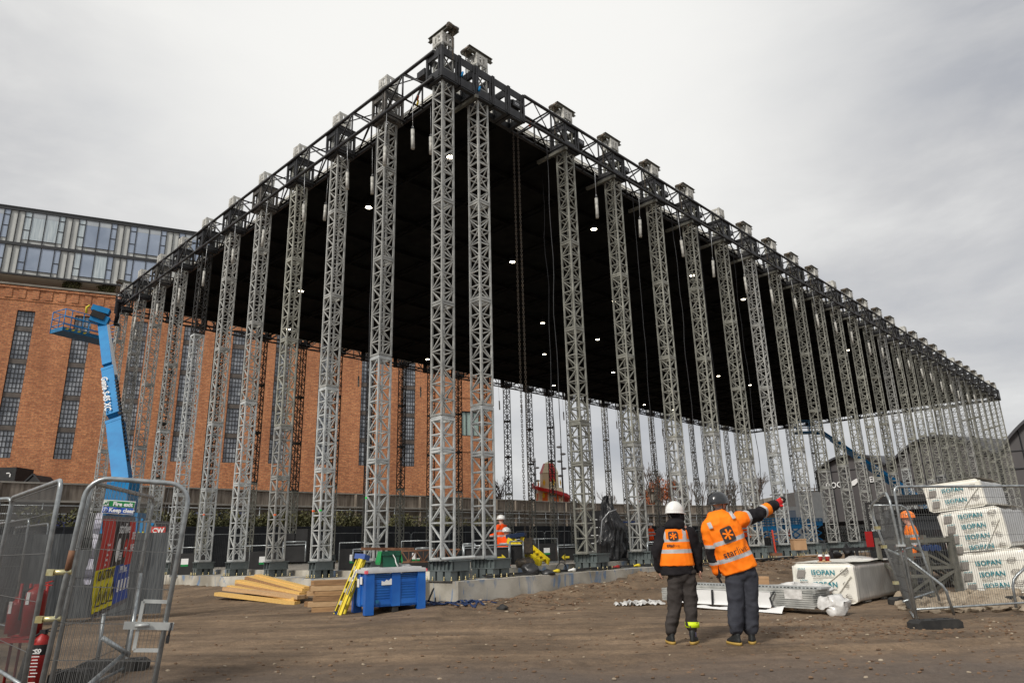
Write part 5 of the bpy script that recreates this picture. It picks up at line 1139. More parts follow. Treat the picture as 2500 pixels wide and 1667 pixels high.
t = thing('cardboard_box', 'small brown cardboard box behind the pointing man', 'box', Yp(1853, 1408, 15)); m = MB(); m.bb((-.16, -.1, -.25), (.16, .1, 0)); m.build('carton', M_card, t); m = MB(); m.bb((-.165, -.105, -.04), (.165, .105, .01)); m.build('flaps', M_card, t)
for (px, py, lb, s) in [(1500, 1448, 'crumpled clear plastic scrap left of the men, nearer', .30), (1535, 1440, 'crumpled silvery plastic scrap left of the men, farther', .42)]:
    p = Gp(px + 34, py + 10); m = MB(); n = 16; f = lambda i, j: (p.x + s * (i / n - .5) * 2, p.y + s * .6 * (j / n - .5) * 2, gh(p.x, p.y) + .02 + .10 * abs(noise.noise(Vector((i * .5, j * .5, px)))) + .04 * noise.noise(Vector((i * 1.3, j * 1.3, px))))
    m.add([f(i, j) for i in range(n + 1) for j in range(n + 1) if True], [(i * (n + 1) + j, i * (n + 1) + j + 1, (i + 1) * (n + 1) + j + 1, (i + 1) * (n + 1) + j) for i in range(n) for j in range(n) if noise.noise(Vector((i * .35, j * .35, px + 3))) > -.32], True); tag(m.build('plastic_scrap', M_clear), lb, 'plastic scrap')
# ---------------------------------------------------------------- blue pallet box and what stands round it
c1 = Gp(891, 1505); brz = .50; BW, BD, BH = 1.24, .95, .80
t = thing('pallet_box', 'blue slatted plastic pallet box with a grey lid, in front of the corner', 'pallet box', (c1.x, c1.y, gh(c1.x, c1.y)), brz)
z0 = .16
m = MB()
for x in (0, BW - .17):
    for y in (0, BD - .15): m.bb((x, y, .02), (x + .17, y + .15, BH))
for y in (.03, BD - .05):
    m.bb((.17, y, z0), (BW - .17, y + .02, z0 + .12)); m.bb((BW / 2 - .09, y - .015, z0), (BW / 2 + .09, y + .02, BH)); m.bb((.17, y, BH - .20), (BW - .17, y + .03, BH - .13))
    for k in range(3): m.bb((.17, y + .005, BH - .12 + k * .035), (BW - .17, y + .02, BH - .10 + k * .035))
    for px0, px1 in ((.20, BW / 2 - .11), (BW / 2 + .11, BW - .20)):
        m.bb((px0 - .04, y - .004, z0 + .10), (px0, y + .03, BH - .2)); m.bb((px1, y - .004, z0 + .10), (px1 + .04, y + .03, BH - .2)); nr, nc = 6, 14
        for r in range(nr + 1): zz = z0 + .12 + (BH - .34 - z0) * r / nr; m.bb((px0, y + .004, zz - .010), (px1, y + .02, zz + .010))
        for q in range(nc + 1): xx = px0 + (px1 - px0) * q / nc; m.bb((xx - .006, y + .005, z0 + .12), (xx + .006, y + .019, BH - .2))
for x in (.03, BW - .05):
    m.bb((x, .15, z0), (x + .02, BD - .15, BH)); m.bb((x - .02, BD / 2 - .08, z0), (x + .04, BD / 2 + .08, BH))
m.bb((.03, .03, z0), (BW - .03, BD - .03, z0 + .04)); m.build('slatted_body', M_blue, t)
m = MB(); m.bb((.05, .08, z0 + .04), (BW - .05, .10, BH - .05)); m.build('inner_liner', M_blued, t)
m = MB(); [m.bb((x, y, 0), (x + .15, y + .13, .03)) for x in (.01, BW - .16) for y in (.01, BD - .14)]; m.bb((BW / 2 - .06, .03, .02), (BW / 2 + .06, BD - .03, z0)); split_build(m, 'foot', M_rub, t)
m = MB(); m.bb((-.02, -.02, BH - .01), (BW + .02, BD + .02, BH + .035)); m.bb((.0, .0, BH + .03), (BW, BD, BH + .06)); m.bb((.06, .08, BH + .055), (BW - .06, BD - .08, BH + .085)); m.loft([((BW * .75, .5, BH + .08), .2, .2), ((BW * .75, .5, BH + .13), .12, .12)]); m.build('lid', M_greyp, t)
m = MB(); m.bb((-.024, -.024, BH - .015), (.03, .05, BH + .04)); m.bb((BW - .0, -.024, BH - .015), (BW + .024, .03, BH + .04)); m.build('pink_tape', M_pink, t)
m = MB(); m.prism([(.32, .56), (.60, .56), (.60, .70), (.55, .66), (.51, .68), (.47, .64), (.42, .66), (.38, .62), (.32, .64)], 0, .004, lambda x, y, z: (x, .02 - z, y)); m.bb((-.004, .45, .52), (0, .6, .68)); m.bb((-.004, .25, .58), (0, .4, .72)); m.build('torn_label', M_sig_w, t)
m = MB(); m.prism([(.24 + .035 * math.cos(a), z0 + .10 + .035 * math.sin(a)) for a in [PI * k / 6 for k in range(12)]], 0, .02, lambda x, y, z: (x, .025 - z, y)); m.build('drain_plug', M_blued, t)
XM = t.matrix_basis.copy()
# green crate on the lid
gM = XM @ Matrix.Translation((.60, .42, BH + .09)) @ Matrix.Diagonal((.84, .84, .92, 1)); t = thing('green_crate', 'dark green plastic tote with bright green lid flaps on the blue box', 'crate', M=gM); m = MB(); m.v = []
m.prism([(-.19, 0), (.19, 0), (.225, .31), (-.225, .31)], -.15, .15, lambda x, y, z: (x, z, y)); m.bb((-.235, -.17, .24), (.235, .17, .31)); m.bb((-.24, -.175, .30), (.24, .175, .335)); m.box((0, -.18, .28), (.12, .02, .07)); m.build('tub', M_greenp, t)
m = MB(); m.prism([(-.25, .31), (-.24, .335), (-.30, .10), (-.28, .05), (-.255, .14)], -.16, .16, lambda x, y, z: (x, z, y)); m.prism([(.25, .31), (.24, .335), (.30, .12), (.28, .07), (.255, .14)], -.16, .16, lambda x, y, z: (x, z, y)); split_build(m, 'lid_flap', M_greenl, t)
m = MB(); pts = [(.03, -.185, .26), (.09, -.19, .17), (.10, -.20, .10), (.15, -.22, .0)]; m.tube(pts, [.008, .012, .014, .022], 6); m.build('paper_strip', M_white, t)
a, b = Yp(882, 1339, 16.1), Yp(1010, 1340, 16.6); m = MB(); m.bar(a, b, .06, .06); o = tag(m.build('steel_bar', M_rust), 'long brown steel bar lying across the green crate', 'bar')
# step ladder leaning on the box
t = thing('step_ladder', 'folded yellow step ladder with a blue top leaning on the blue box', 'step ladder')
a0, a1 = Yp(829, 1505, 14.75), Yp(882, 1364, 14.88); l0, l1 = Yp(817, 1498, 15.05), Yp(874, 1362, 15.05); r0, r1 = Yp(841, 1500, 14.9), Yp(891, 1364, 15.0)
for q in (a0, l0, r0): q.z = max(q.z, gh(q.x, q.y))
ax = (a1 - a0).normalized(); fc = Vector((-.25, -1, .2)); nx = (fc - ax * ax.dot(fc)).normalized(); LL = (a1 - a0).length
for nm, p_, q_, w_, h_ in (('front_stile', a0, a1, .085, .028), ('back_stile', l0, l1, .022, .07), ('rear_leg', r0, r1, .055, .03)):
    m = MB(); m.bar(p_, q_, w_, h_, up=nx)
    if nm == 'front_stile': m.bar(p_ + nx * .014 + ax.cross(nx) * .036, q_ + nx * .014 + ax.cross(nx) * .036, .014, .03, up=nx); m.bar(p_ + nx * .014 - ax.cross(nx) * .036, q_ + nx * .014 - ax.cross(nx) * .036, .014, .03, up=nx)
    m.build(nm, M_yel, t)
for s in (.20, .42, .62, .82): m = MB(); m.bar(l0.lerp(l1, s), a0.lerp(a1, s), .03, .08, up=ax); m.build('tread', M_galvb, t)
m = MB(); m.bar(a0.lerp(a1, .36) + nx * .03, a0.lerp(a1, .58) + nx * .03, .022, .01, up=nx); m.bar(r0.lerp(r1, .38) + nx * .03, r0.lerp(r1, .60) + nx * .03, .018, .01, up=nx); m.bar(a0.lerp(a1, .58) + nx * .035, r0.lerp(r1, .60) + nx * .035, .02, .01); split_build(m, 'spreader', M_galv, t)
m = MB(); m.bar(l1 + ax * .03 + Vector((-.03, 0, 0)), r1 + ax * .03 + Vector((.04, -.02, 0)), .22, .10, up=ax); m.build('blue_top', mat('ladder blue', (.02, .07, .28), .5), t)
m = MB(); m.bar(l0, l0.lerp(a0, .6), .02, .10, up=ax); m.bar(l0 + ax * .02, l0 + ax * .24, .03, .08, up=nx); m.build('blue_foot', M_blueplum, t)
mo_ = a0.lerp(a1, .70) + nx * .032; sx = ax.cross(nx); ell = [ax * .13 * math.cos(a_) + sx * .028 * math.sin(a_) for a_ in [2 * PI * k / 20 for k in range(20)]]; m = MB(); m.add([mo_ + q for q in ell] + [mo_ - nx * .006 + q for q in ell], [tuple(range(20)), tuple(reversed(range(20, 40)))] + [(k, (k + 1) % 20, 20 + (k + 1) % 20, 20 + k) for k in range(20)]); m.build('badge', M_sig_w, t)
m = MB(); put_text(m, 'WERNER', .042, frameM(mo_ + nx * .003, -ax, nx.cross(-ax)), ext=.001, bold=.001); m.build('badge_lettering', M_boarda, t)
# sawn timber stack
s0, s1 = Gp(762, 1495), Gp(900, 1484); rz = math.atan2(s1.y - s0.y, s1.x - s0.x) + .12; TG = 'sawn timbers in the square stack'
rr = random.Random(9)
TM_ = [M_tim2, mat('pale brown timber', (.42, .26, .13), .8, 0, (.56, .38, .21), 5, 7, .3, .7, bump=.2, bsc=30, stretch=(1, 8, 8)), mat('dark brown timber', (.20, .11, .05), .8, 0, (.36, .21, .10), 3, 7, .3, .7, bump=.2, bsc=30, stretch=(1, 8, 8))]
TL = ['bottom', 'second lowest', 'third lowest', 'third from top', 'second from top', 'top']
for k in range(6):
    m = MB(); L_ = 1.75; o = rr.uniform(-.10, .08); zz = gh(s0.x, s0.y) + .105 * k; m.bb((o, 0, .004), (o + L_, .19, .101)); m.bb((o + .02, .215, .004), (o + L_ - .03, .42, .121)) if False else None
    b_ = m.build('timber_beam', TM_[k % 3], None); b_.location = (s0.x, s0.y, zz); b_.rotation_euler = (0, 0, rz + rr.uniform(-.03, .03)); tag(b_, '%s front beam of the square brown timber stack left of the ladder' % TL[k], 'timber', TG)
    m = MB(); m.bb((0, .2, .004), (L_, .39, .099)); c = m.build('timber_beam', TM_[(k + 1) % 3], None); c.location = (s0.x - rr.uniform(-.02, .22), s0.y, zz); c.rotation_euler = (0, 0, rz + rr.uniform(-.02, .02)); tag(c, '%s rear beam of the square brown timber stack left of the ladder' % TL[k], 'timber', TG)
# fanned planks
PG = 'yellow planks fanned out on the soil'
ends = [((530, 1449), (726, 1472), 'lowest and longest'), ((552, 1436), (735, 1457), 'second lowest'), ((560, 1432), (725, 1462), 'third lowest'), ((583, 1427), (742, 1456), 'fourth lowest'), ((580, 1422), (738, 1450), 'middle'), ((583, 1418), (742, 1452), 'fourth from top'),
        ((604, 1411), (744, 1448), 'third from top'), ((610, 1409), (748, 1440), 'second from top'), ((628, 1405), (750, 1436), 'topmost, bright yellow')]
b0 = Gp(735, 1474); bL = Vector((0, b0.y + 2.2, 0)); 
for k, (e0, e1, lb) in enumerate(ends):
    zz = .04 + k * .052; p1 = Vector((b0.x + .1 + k * .01, b0.y + k * .05, zz)); q1 = Yp(e1[0], e1[1], b0.y + .1 + k * .05); yy = bL.y + k * .14; 
    p0 = Yp(e0[0], e0[1], yy); p0.z = max(p0.z, gh(p0.x, p0.y) + .02)
    m = MB(); m.bar(p0, q1, .21 if k % 2 else .16, .085); tag(m.build('plank', (M_tim1, TM_[1], M_tim1, TM_[0], M_tim1, M_tim1, TM_[2], M_tim1, M_tim1)[k]), '%s plank of the fanned pile' % lb, 'plank', PG)
m = MB()
for k in range(26): a = Zp(rr.uniform(440, 620), rr.uniform(1418, 1428), .12); d = Vector((rr.uniform(-1, -.2), rr.uniform(-.3, .3), 0)) * rr.uniform(.5, 1.6); a.z = gh(a.x, a.y) + .03 + rr.uniform(0, .05); m.bar(a, a + d, .05, .03)
tag(m.build('scrap_wood', M_bark), 'low litter of dark scrap wood along the base of the left beam', 'scrap wood', None, 'stuff')
# blue straps, rock, block at the corner
rr = random.Random(31); t = thing('strap_pile', 'tangled dark blue lifting strap on the soil right of the blue box', 'strap'); m = MB()
for k in range(5):
    pts = [];
    for i in range(12): p = Zp(1040 + i * (13 if k < 4 else 15) + rr.uniform(-14, 14), 1490 + rr.uniform(-5, 7) - i * .3, 0); pts.append((p.x, p.y, gh(p.x, p.y) + .015 + .04 * rr.random() * (i < 9)))
    for a, b in zip(pts, pts[1:]): m.bar(a, b, .05, .012)
m.build('webbing', M_blueplum, t)
def rock(c, r, lb, s, mt=M_rock):
    m = MB(); m.ball((0, 0, 0), r, 14, 9); m.v = [tuple(Vector(v) * (1 + .45 * noise.noise(Vector(v) * (2.2 / max(r)) * .6 + Vector((s, 0, 0)))) + noise.noise_vector(Vector(v) * 9 + Vector((s, 1, 0))) * .1 * max(r)) for v in m.v]; m.sm = [False] * len(m.sm)
    o = m.build('stone', mt); o.location = c; return tag(o, lb, 'stone', 'loose stones')
p = Gp(1088, 1485); rock((p.x, p.y, .05 + gh(p.x, p.y)), (.13, .1, .11), 'pale rough stone lying on the blue strap', 1)
p = Gp(1226, 1478); rock((p.x, p.y, .03 + gh(p.x, p.y)), (.10, .09, .07), 'dark round stone alone on the soil in front of the ring beam', 2, M_rub)
p = Gp(1082, 1463); rock((p.x, p.y, .1 + gh(p.x, p.y)), (.12, .1, .1), 'stone at the foot of the ring beam corner', 3)
t = thing('leaning_slate', 'black board leaning on a wood block at the ring beam corner', 'board'); m = MB(); a, b = Yp(1046, 1466, 15.9), Yp(1058, 1437, 16.0); m.bar(a, b, .16, .03, up=(1, .3, 0)); m.build('board', M_boarda, t)
t = thing('wood_block', 'small brown wooden block right of the blue box', 'wood block', Yp(1049, 1480, 15.9)); m = MB(); m.bb((-.09, -.06, -.12), (.09, .06, .06)); m.build('block', M_tim2, t); m = MB(); m.bar((.12, 0, -.15), (.12, .02, .18), .03); m.build('stake', M_bark, t)
# scattered stones and clods
m = MB(); rr = random.Random(21)
def clod(x, y, s, k=0):
    m.k = k; o = len(m.v); m.ball((x, y, gh(x, y) + s * .2), (s, s * .8, s * .5), 6, 4); 
    for i in range(o, len(m.v)): v = Vector(m.v[i]); m.v[i] = tuple(v + noise.noise_vector(v * 11) * s * .5)
for i in range(900):
    py = rr.uniform(0, 1) ** .8 * 260 + 1400; px = rr.uniform(380, 2500); p = Zp(px, py, 0)
    if p.y > 22 or p.y < 4: continue
    u, v = uv(p.x, p.y)
    if u > -.8 and v > -1.1: continue
    clod(p.x, p.y, rr.uniform(.006, .022) * (1 + .03 * p.y), 1 if rr.random() < .12 else 0)
for i in range(800):
    u = rr.uniform(-.8, 16); v = -1.0 - abs(rr.gauss(0, 1)) * 1.1; p = T(u, v); clod(p.x, p.y, rr.uniform(.012, .05), 1 if rr.random() < .10 else 0)
for i in range(500):
    p = Zp(rr.uniform(1900, 2500), rr.uniform(1505, 1560), 0); clod(p.x + rr.gauss(0, .2), p.y, rr.uniform(.008, .03), 1 if rr.random() < .08 else 0)
m.sm = [False] * len(m.sm); tag(m.build('loose_clods', [mat('soil clods', (.10, .062, .038), .95, 0, (.2, .125, .075), 5), M_rock]), 'scattered clods and pebbles over the brown ground', 'gravel', None, 'stuff')
m = MB()
for i in range(420):
    p = Zp(rr.uniform(2230, 2520), rr.uniform(1462, 1498), 0); s = rr.uniform(.04, .13); o = len(m.v); m.ball((p.x, p.y + rr.uniform(0, .5), gh(p.x, p.y) + .05), (s, s * .8, s * .6), 6, 4)
    for i2 in range(o, len(m.v)): v = Vector(m.v[i2]); m.v[i2] = tuple(v + noise.noise_vector(v * 7) * s * .7)
m.sm = [False] * len(m.sm); tag(m.build('rubble', M_rock), 'broken brown rubble under the leaning white stack', 'rubble', None, 'stuff')
# pale mud streaks: thin dried lime stains in the soil near the men
# ---------------------------------------------------------------- ring beam clutter: cables, plugs, tape
t = thing('power_cable', 'black power cables trailing along the top of the long ring beam', 'cable'); m = MB()
for k in range(4):
    m.tube([T(.9 + i * .35, -.5 + .16 * noise.noise(Vector((i * .4, k * 3, 0))) + k * .05, .585 + .015 * k + .04 * abs(noise.noise(Vector((i * .7, k, 9))))) for i in range(30)], .013, 6)
m.tube([T(3.6 + .22 * math.cos(a), -.45, .62 + .2 * math.sin(a)) for a in [PI * k / 8 for k in range(9)]], .012, 6); m.build('cables', M_rub, t)
for (u, v, lb, mt) in [(3.3, -.52, 'yellow and red plug connector on the long ring beam, left of a white one', M_yel), (3.9, -.55, 'white plug connector on the long ring beam', M_white), (5.9, -.5, 'red plug connector on the ring beam beside the first tower after the gap', M_red), (6.9, -.5, 'yellow plug connector right of the red one', M_yel)]:
    p = T(u, v, .60); o = thing('plug_connector', lb, 'plug', p, .6, 'plug connectors on the beam'); m = MB(); m.tube([(-.12, 0, .02), (0, 0, .03), (.02, 0, .03), (.10, 0, .03)], [.018, .03, .042, .042], 8); m.build('body', mt, o); m = MB(); m.tube([(.10, 0, .03), (.16, 0, .03)], .036, 8); m.build('collar', M_rub, o)
t = thing('steel_pipe', 'bright steel pipe lying on the bases of the two corner towers', 'pipe'); m = MB(); a, b = Yp(1076, 1365, 16.05), Yp(1158, 1359, 16.6); m.tube([a, b], .040, 10, False); m.tube([b, a], .030, 10, False); m.build('tube', M_galvb, t)
t = thing('black_bag', 'black rubble bag on the ring beam at the foot of the chain', 'bag', T(2.55, -.35, .56)); m = MB(); m.ball((0, 0, .12), (.22, .16, .17), 14, 9); m.v = [tuple(Vector(v) + noise.noise_vector(Vector(v) * 6) * .07) for v in m.v]; m.build('sack', M_tarp, t); m = MB(); m.ball((.42, .05, .04), (.20, .12, .08), 14, 8); m.v = [tuple(Vector(v) + noise.noise_vector(Vector(v) * 7) * .06) for v in m.v]; m.build('flap', M_tarp, t)
# coloured tape rings on tower legs
for (u, v, du, dv, z, mt, lb) in [(0, 5 * A, -HW, -HW, 2.6, M_orgt, 'orange tape ring on the fifth left tower'), (0, 3 * A, -HW, -HW, 2.35, M_orgt, 'orange tape ring on the third left tower'), (0, 2 * A, -HW, HW, 2.35, M_orgt, 'orange tape ring on the second left tower'), (0, 2 * A, -HW, -HW, 2.35, M_neong, 'green tape ring on the second left tower'), (0, A, -HW, HW, 2.55, M_neong, 'green tape ring on the first left tower')]:
    m = MB(); p = T(u + du, v + dv, z); m.box(p, (.056, .056, .05), Matrix.Rotation(TH, 3, 'Z')); tag(m.build('tape_ring', mt), lb, 'tape', 'coloured tape rings')
# ---------------------------------------------------------------- low black barriers with silver frames
BG = 'low black panel barriers on the slab'
bproto = thing('panel_barrier', 'x', 'barrier', (0, 0, 0), 0, BG)
m = MB(); m.bb((-.45, -.02, .06), (.45, .02, .80)); m.build('black_panel', M_boarda, bproto)
m = MB(); m.tube([(-.47, 0, 0), (-.47, 0, 1.0), (.47, 0, 1.0), (.47, 0, 0)], .022, 8); m.bar((-.5, 0, .04), (.5, 0, .04), .05); m.build('frame', M_fence, bproto)
m = MB(); m.bb((-.12, -.027, .42), (.14, -.022, .62)); m.k = 1; m.bb((-.12, -.027, .35), (.14, -.022, .42)); bst = m.build('sticker', [M_sig_w, M_sig_g], bproto)
blist = [(452, 1352, 26, .1, 1), (470, 1352, 26.6, .1, 1), (622, 1352, 26.5, .1, 1), (642, 1352, 26.0, .1, 1), (863, 1345, 24, .05, 0), (1015, 1345, 24, .0, 1), (1288, 1345, 30, -.05, 0), (1335, 1345, 31, 0, 1), (1860, 1318, 30, 0, 1), (2165, 1310, 34, 0, 1)]
for k, (px, py, yy, r_, st_) in enumerate(blist):
    p = Yp(px, 1360, yy); loc = (p.x, yy, .5); lb = 'black barrier panel in a silver frame, %s from the left' % ORD[k + 1]
    if k == 0: bproto.location = loc; bproto['label'] = lb
    else: dup(bproto, None, lb, loc, r_)
def stage_box(px0, px1, ptop, pbot, yy, lb, arrow=None, dep=1.2):
    a, b = Yp(px0, pbot, yy), Yp(px1, pbot, yy); tp = Yp((px0 + px1) / 2, ptop, yy).z; t = thing('stage_deck_box', lb, 'deck box', (a.x, yy, a.z), 0, 'black deck boxes with silver rails'); W_ = b.x - a.x; H_ = tp - a.z
    m = MB(); m.bb((0, 0, 0), (W_, dep, H_ * .86)); m.build('skirt', M_boarda, t); m = MB()
    for x in (0, W_): m.tube([(x, -.03, 0), (x, -.03, H_)], .025, 8)
    m.tube([(0, -.03, H_), (W_, -.03, H_)], .022, 8); m.bb((-.02, -.04, H_ * .84), (W_ + .02, .03, H_ * .88)); m.build('rail', M_fence, t)
    if arrow is not None:
        m = MB(); x = W_ - .2 if arrow > 0 else .2; s = .09; m.prism([(x - arrow * 1.3 * s, -.3 * s), (x, -.3 * s), (x, -s), (x + arrow * s * 1.2, 0), (x, s), (x, .3 * s), (x - arrow * 1.3 * s, .3 * s)][::int(arrow)], 0, .006, lambda x, y, z: (x, -.012 - z, y + H_ * .22)); m.build('arrow', M_yel, t)
    return t
stage_box(1133, 1244, 1331, 1372, 19.3, 'wide black deck box behind the second corner tower, with a yellow arrow', 1)
stage_box(1131, 1160, 1327, 1366, 19.6, 'narrow black deck box between the two corner towers, with a yellow arrow', -1)
stage_box(1246, 1279, 1321, 1378, 19.4, 'tall black deck box behind the heavy chain')
stage_box(1363, 1410, 1330, 1368, 20.5, 'black deck box left of the first tower after the gap, with a yellow arrow', -1)
stage_box(862, 905, 1340, 1372, 21, 'black deck box seen above the ladder top, with a yellow arrow', -1)
stage_box(1016, 1056, 1337, 1362, 21.5, 'low black deck box left of the corner tower')
stage_box(1582, 1612, 1323, 1352, 22, 'black deck box beside the white helmet man')
stage_box(690, 745, 1322, 1372, 25, 'black speaker like flight case stack behind the fourth left tower')
stage_box(1750, 1775, 1322, 1352, 24, 'black flight case between the two men')
# dark lattice truss lying behind the corner
t = thing('lying_truss', 'dark brown lattice truss lying on the slab left of the corner tower', 'truss', Yp(980, 1372, 20)); m = MB(); L_ = 1.6
for y in (0, .3):
    for z in (0, .3): m.bar((0, y, z), (L_, y, z), .04)
for i in range(8): x = L_ * i / 8; m.bar((x, 0, 0 if i % 2 else .3), (x + L_ / 8, 0, .3 if i % 2 else 0), .028); m.bar((x, 0, 0), (x, 0, .3), .02)
m.build('chords_and_lacing', M_rust, t)
# black tarpaulin covered object
p = Yp(1497, 1366, 23.0); t = thing('tarpaulin_cover', 'tall pointed object wrapped in black tarpaulin beyond the ring beam', 'covered equipment', (p.x, 23.0, p.z)); m = MB()
prof = [(0, -.02, .72, 0), (.25, 0, .86, 0), (.6, .02, .90, .0), (.9, .05, .78, 0), (1.2, .0, .66, 0), (1.38, -.02, .48, 0), (1.55, -.05, .34, 0), (1.72, -.06, .30, 0), (1.9, -.04, .22, 0), (1.98, -.02, .14, 0)]
rr = random.Random(2); nn_ = 90; nz_ = 70; vs = []
for r_ in range(nz_ + 1):
    zz = prof[-1][0] * r_ / nz_
    for a_, b_ in zip(prof, prof[1:]):
        if zz <= b_[0]: f_ = (zz - a_[0]) / (b_[0] - a_[0]); ox = a_[1] + (b_[1] - a_[1]) * f_; w_ = a_[2] + (b_[2] - a_[2]) * f_; break
    for k in range(nn_):
        a = 2 * PI * k / nn_; P3 = Vector((math.cos(a) * 1.3, math.sin(a) * 1.3, zz * 1.2)); rid = 1 - abs(noise.noise(P3 * 1.6 + Vector((3, 0, 0)))) * 3; rid2 = 1 - abs(noise.noise(Vector((P3.x * 2.5, P3.y * 2.5, zz * 1.3)))) * 3
        rad = w_ * .5 * (1 + .25 * noise.noise(P3 * .8)) + .045 * rid + .04 * rid2 - .03; vs.append((ox * 2 + rad * 1.12 * math.cos(a), rad * .9 * math.sin(a), zz))
m.add(vs, [(i * nn_ + k, i * nn_ + (k + 1) % nn_, (i + 1) * nn_ + (k + 1) % nn_, (i + 1) * nn_ + k) for i in range(nz_) for k in range(nn_)], False); m.add(vs[-nn_:], [tuple(range(nn_))]); m.build('tarpaulin', M_tarp, t)
m = MB(); m.tube([(.15, -.42, 1.52), (-.1, -.45, 1.45), (-.32, -.42, 1.2), (-.38, -.42, .8), (-.42, -.40, .5)], .022, 6); m.build('silver_strap', M_silver, t); m = MB(); m.bb((-.4, -.3, -.12), (.7, .4, .05)); m.build('skid', M_boarda, t)
t = thing('equipment_rack', 'black equipment rack with small white labels left of the tarpaulin', 'equipment rack', Yp(1440, 1366, 23.8)); m = MB(); m.bb((0, 0, 0), (.75, .8, 1.55)); m.build('case', M_boarda, t); m = MB()
for r_ in range(5):
    for k in range(4): m.bb((.08 + k * .15, -.02, .25 + r_ * .25), (.08 + k * .15 + .09, 0, .28 + r_ * .25))
m.build('labels', M_sig_w, t)
t = thing('speaker_cabinet', 'black cabinet with white labels behind the left towers', 'cabinet', Yp(712, 1375, 25.2)); m = MB(); m.bb((-.45, 0, 0), (.05, .7, 1.0)); m.bb((.08, 0, .0), (.5, .8, 1.15)); m.build('case', M_boarda, t); m = MB(); [m.bb((-.32 + (k % 2) * .12, -.02, .15 + .17 * (k // 2)), (-.23 + (k % 2) * .12, 0, .20 + .17 * (k // 2))) for k in range(6)]; m.build('labels', M_sig_w, t)
# big yellow step ladder lying like a stair behind the corner
t = thing('yellow_stair_ladder', 'wide yellow folding ladder with a blue top sloping down behind the chain', 'step ladder'); y0_, y1_ = 21.0, 19.6
for (a, b) in (((1238, 1316), (1325, 1375)), ((1262, 1312), (1345, 1372))): pass
m = MB(); A1, A2, B1, B2 = Yp(1240, 1318, 21), Yp(1272, 1314, 21.4), Yp(1318, 1375, 19.8), Yp(1340, 1371, 20.2)
for p_, q_ in ((A1, B1), (A2, B2), (A1 + Vector((.05, .3, .06)), B1 + Vector((.05, .3, 0)))): m.bar(p_, q_, .05, .16)
split_build(m, 'stile', M_yel, t); m = MB()
for k in range(1, 8): m.bar(A1.lerp(B1, k / 8), A2.lerp(B2, k / 8), .12, .03)
split_build(m, 'tread', M_yel, t); m = MB(); m.bar(A1 + Vector((0, 0, .1)), A2 + Vector((.1, 0, .12)), .2, .1); m.build('blue_top', M_blueplum, t)
t = thing('blue_table', 'dark blue folded table top behind the tarpaulin, beside a tower', 'table', Yp(1515, 1276, 24)); m = MB(); m.bb((0, 0, 0), (.5, .4, .05)); m.build('top', M_blueplum, t); m = MB(); m.bar((.05, 0, 0), (.45, .1, -1.25), .04); m.bar((.45, .3, 0), (.35, .3, -1.3), .04); split_build(m, 'leg', M_galvb, t)
# red striped post, cardboard and orange bags on the base line at right
t = thing('red_marker_post', 'slim red marker post beside the pointing man', 'post', Yp(1893, 1340, 21.5)); m = MB(); m.bar((0, 0, -.1), (-.03, 0, .55), .06, .03); m.build('post', mat('orange red plastic', (.6, .06, .03), .6), t); m = MB(); m.box((0, 0, -.15), (.3, .2, .08)); m.build('foot', M_rust, t)
t = thing('cardboard_box', 'brown cardboard box on the tower bases right of the red post', 'box', Yp(1953, 1322, 23)); m = MB(); m.bb((-.2, 0, -.25), (.2, .3, .08)); m.build('carton', M_card, t); m = MB(); m.bb((-.21, -.01, .06), (.21, .31, .09)); m.build('flaps', M_card, t)
t = thing('timber_walkway', 'muddy planks and black cables laid along the right end of the ring beam', 'walkway'); m = MB()
for k in range(3): m.bar(T(9 + k * 3.2, -.95, .56), T(12.1 + k * 3.2, -1.0, .55), .3, .05)
m.build('planks', M_tim2, t); m = MB(); [m.tube([T(9.5 + i * .3, -1.15 + .2 * noise.noise(Vector((i * .5, k, 4))), .53 + .03 * k) for i in range(24)], .018, 6) for k in range(3)]; m.build('cables', M_rub, t)
for (px, py, lb) in [(2040, 1352, 'black glove like rubber scrap behind the cups'), (2072, 1345, 'twisted black rubber scrap right of the other scrap')]: crump(lb, Yp(px, py + 3, 20.5), (.16, .12, .12 if px < 2050 else .22), px, M_tarp, 'rubber_scrap', 'rubber scrap')
# ---------------------------------------------------------------- people
def remesh(mb, vox, name, mats, parent, fn=None, wr=0.0, ws=9.0, off=Vector((0, 0, 0)), smooth=3, wdir=(1, 1, 1)):
    o = mb.build('tmp', mats[0]); md = o.modifiers.new('r', 'REMESH'); md.mode = 'VOXEL'; md.voxel_size = vox
    ms = o.modifiers.new('s', 'SMOOTH'); ms.factor = .5; ms.iterations = smooth
    me = bpy.data.meshes.new_from_object(o.evaluated_get(bpy.context.evaluated_depsgraph_get())); me.name = name
    old = o.data; bpy.data.objects.remove(o); bpy.data.meshes.remove(old); me.materials.clear()
    for m_ in mats: me.materials.append(m_)
    if wr:
        nr = [v.normal.copy() for v in me.vertices]
        for v, n_ in zip(me.vertices, nr):
            q = Vector((v.co.x * wdir[0], v.co.y * wdir[1], v.co.z * wdir[2])) * ws + off * 10
            a = noise.noise(q); b = noise.noise(q * 2.3 + Vector((7, 0, 0))); v.co += n_ * wr * ((1 - abs(a) * 2.2) * .9 + b * .5 - .3)
        me.update()
    if fn: me.polygons.foreach_set('material_index', [fn(p.center) for p in me.polygons])
    me.polygons.foreach_set('use_smooth', [True] * len(me.polygons))
    ob = bpy.data.objects.new(name, me); COL.objects.link(ob); ob.parent = parent; return ob
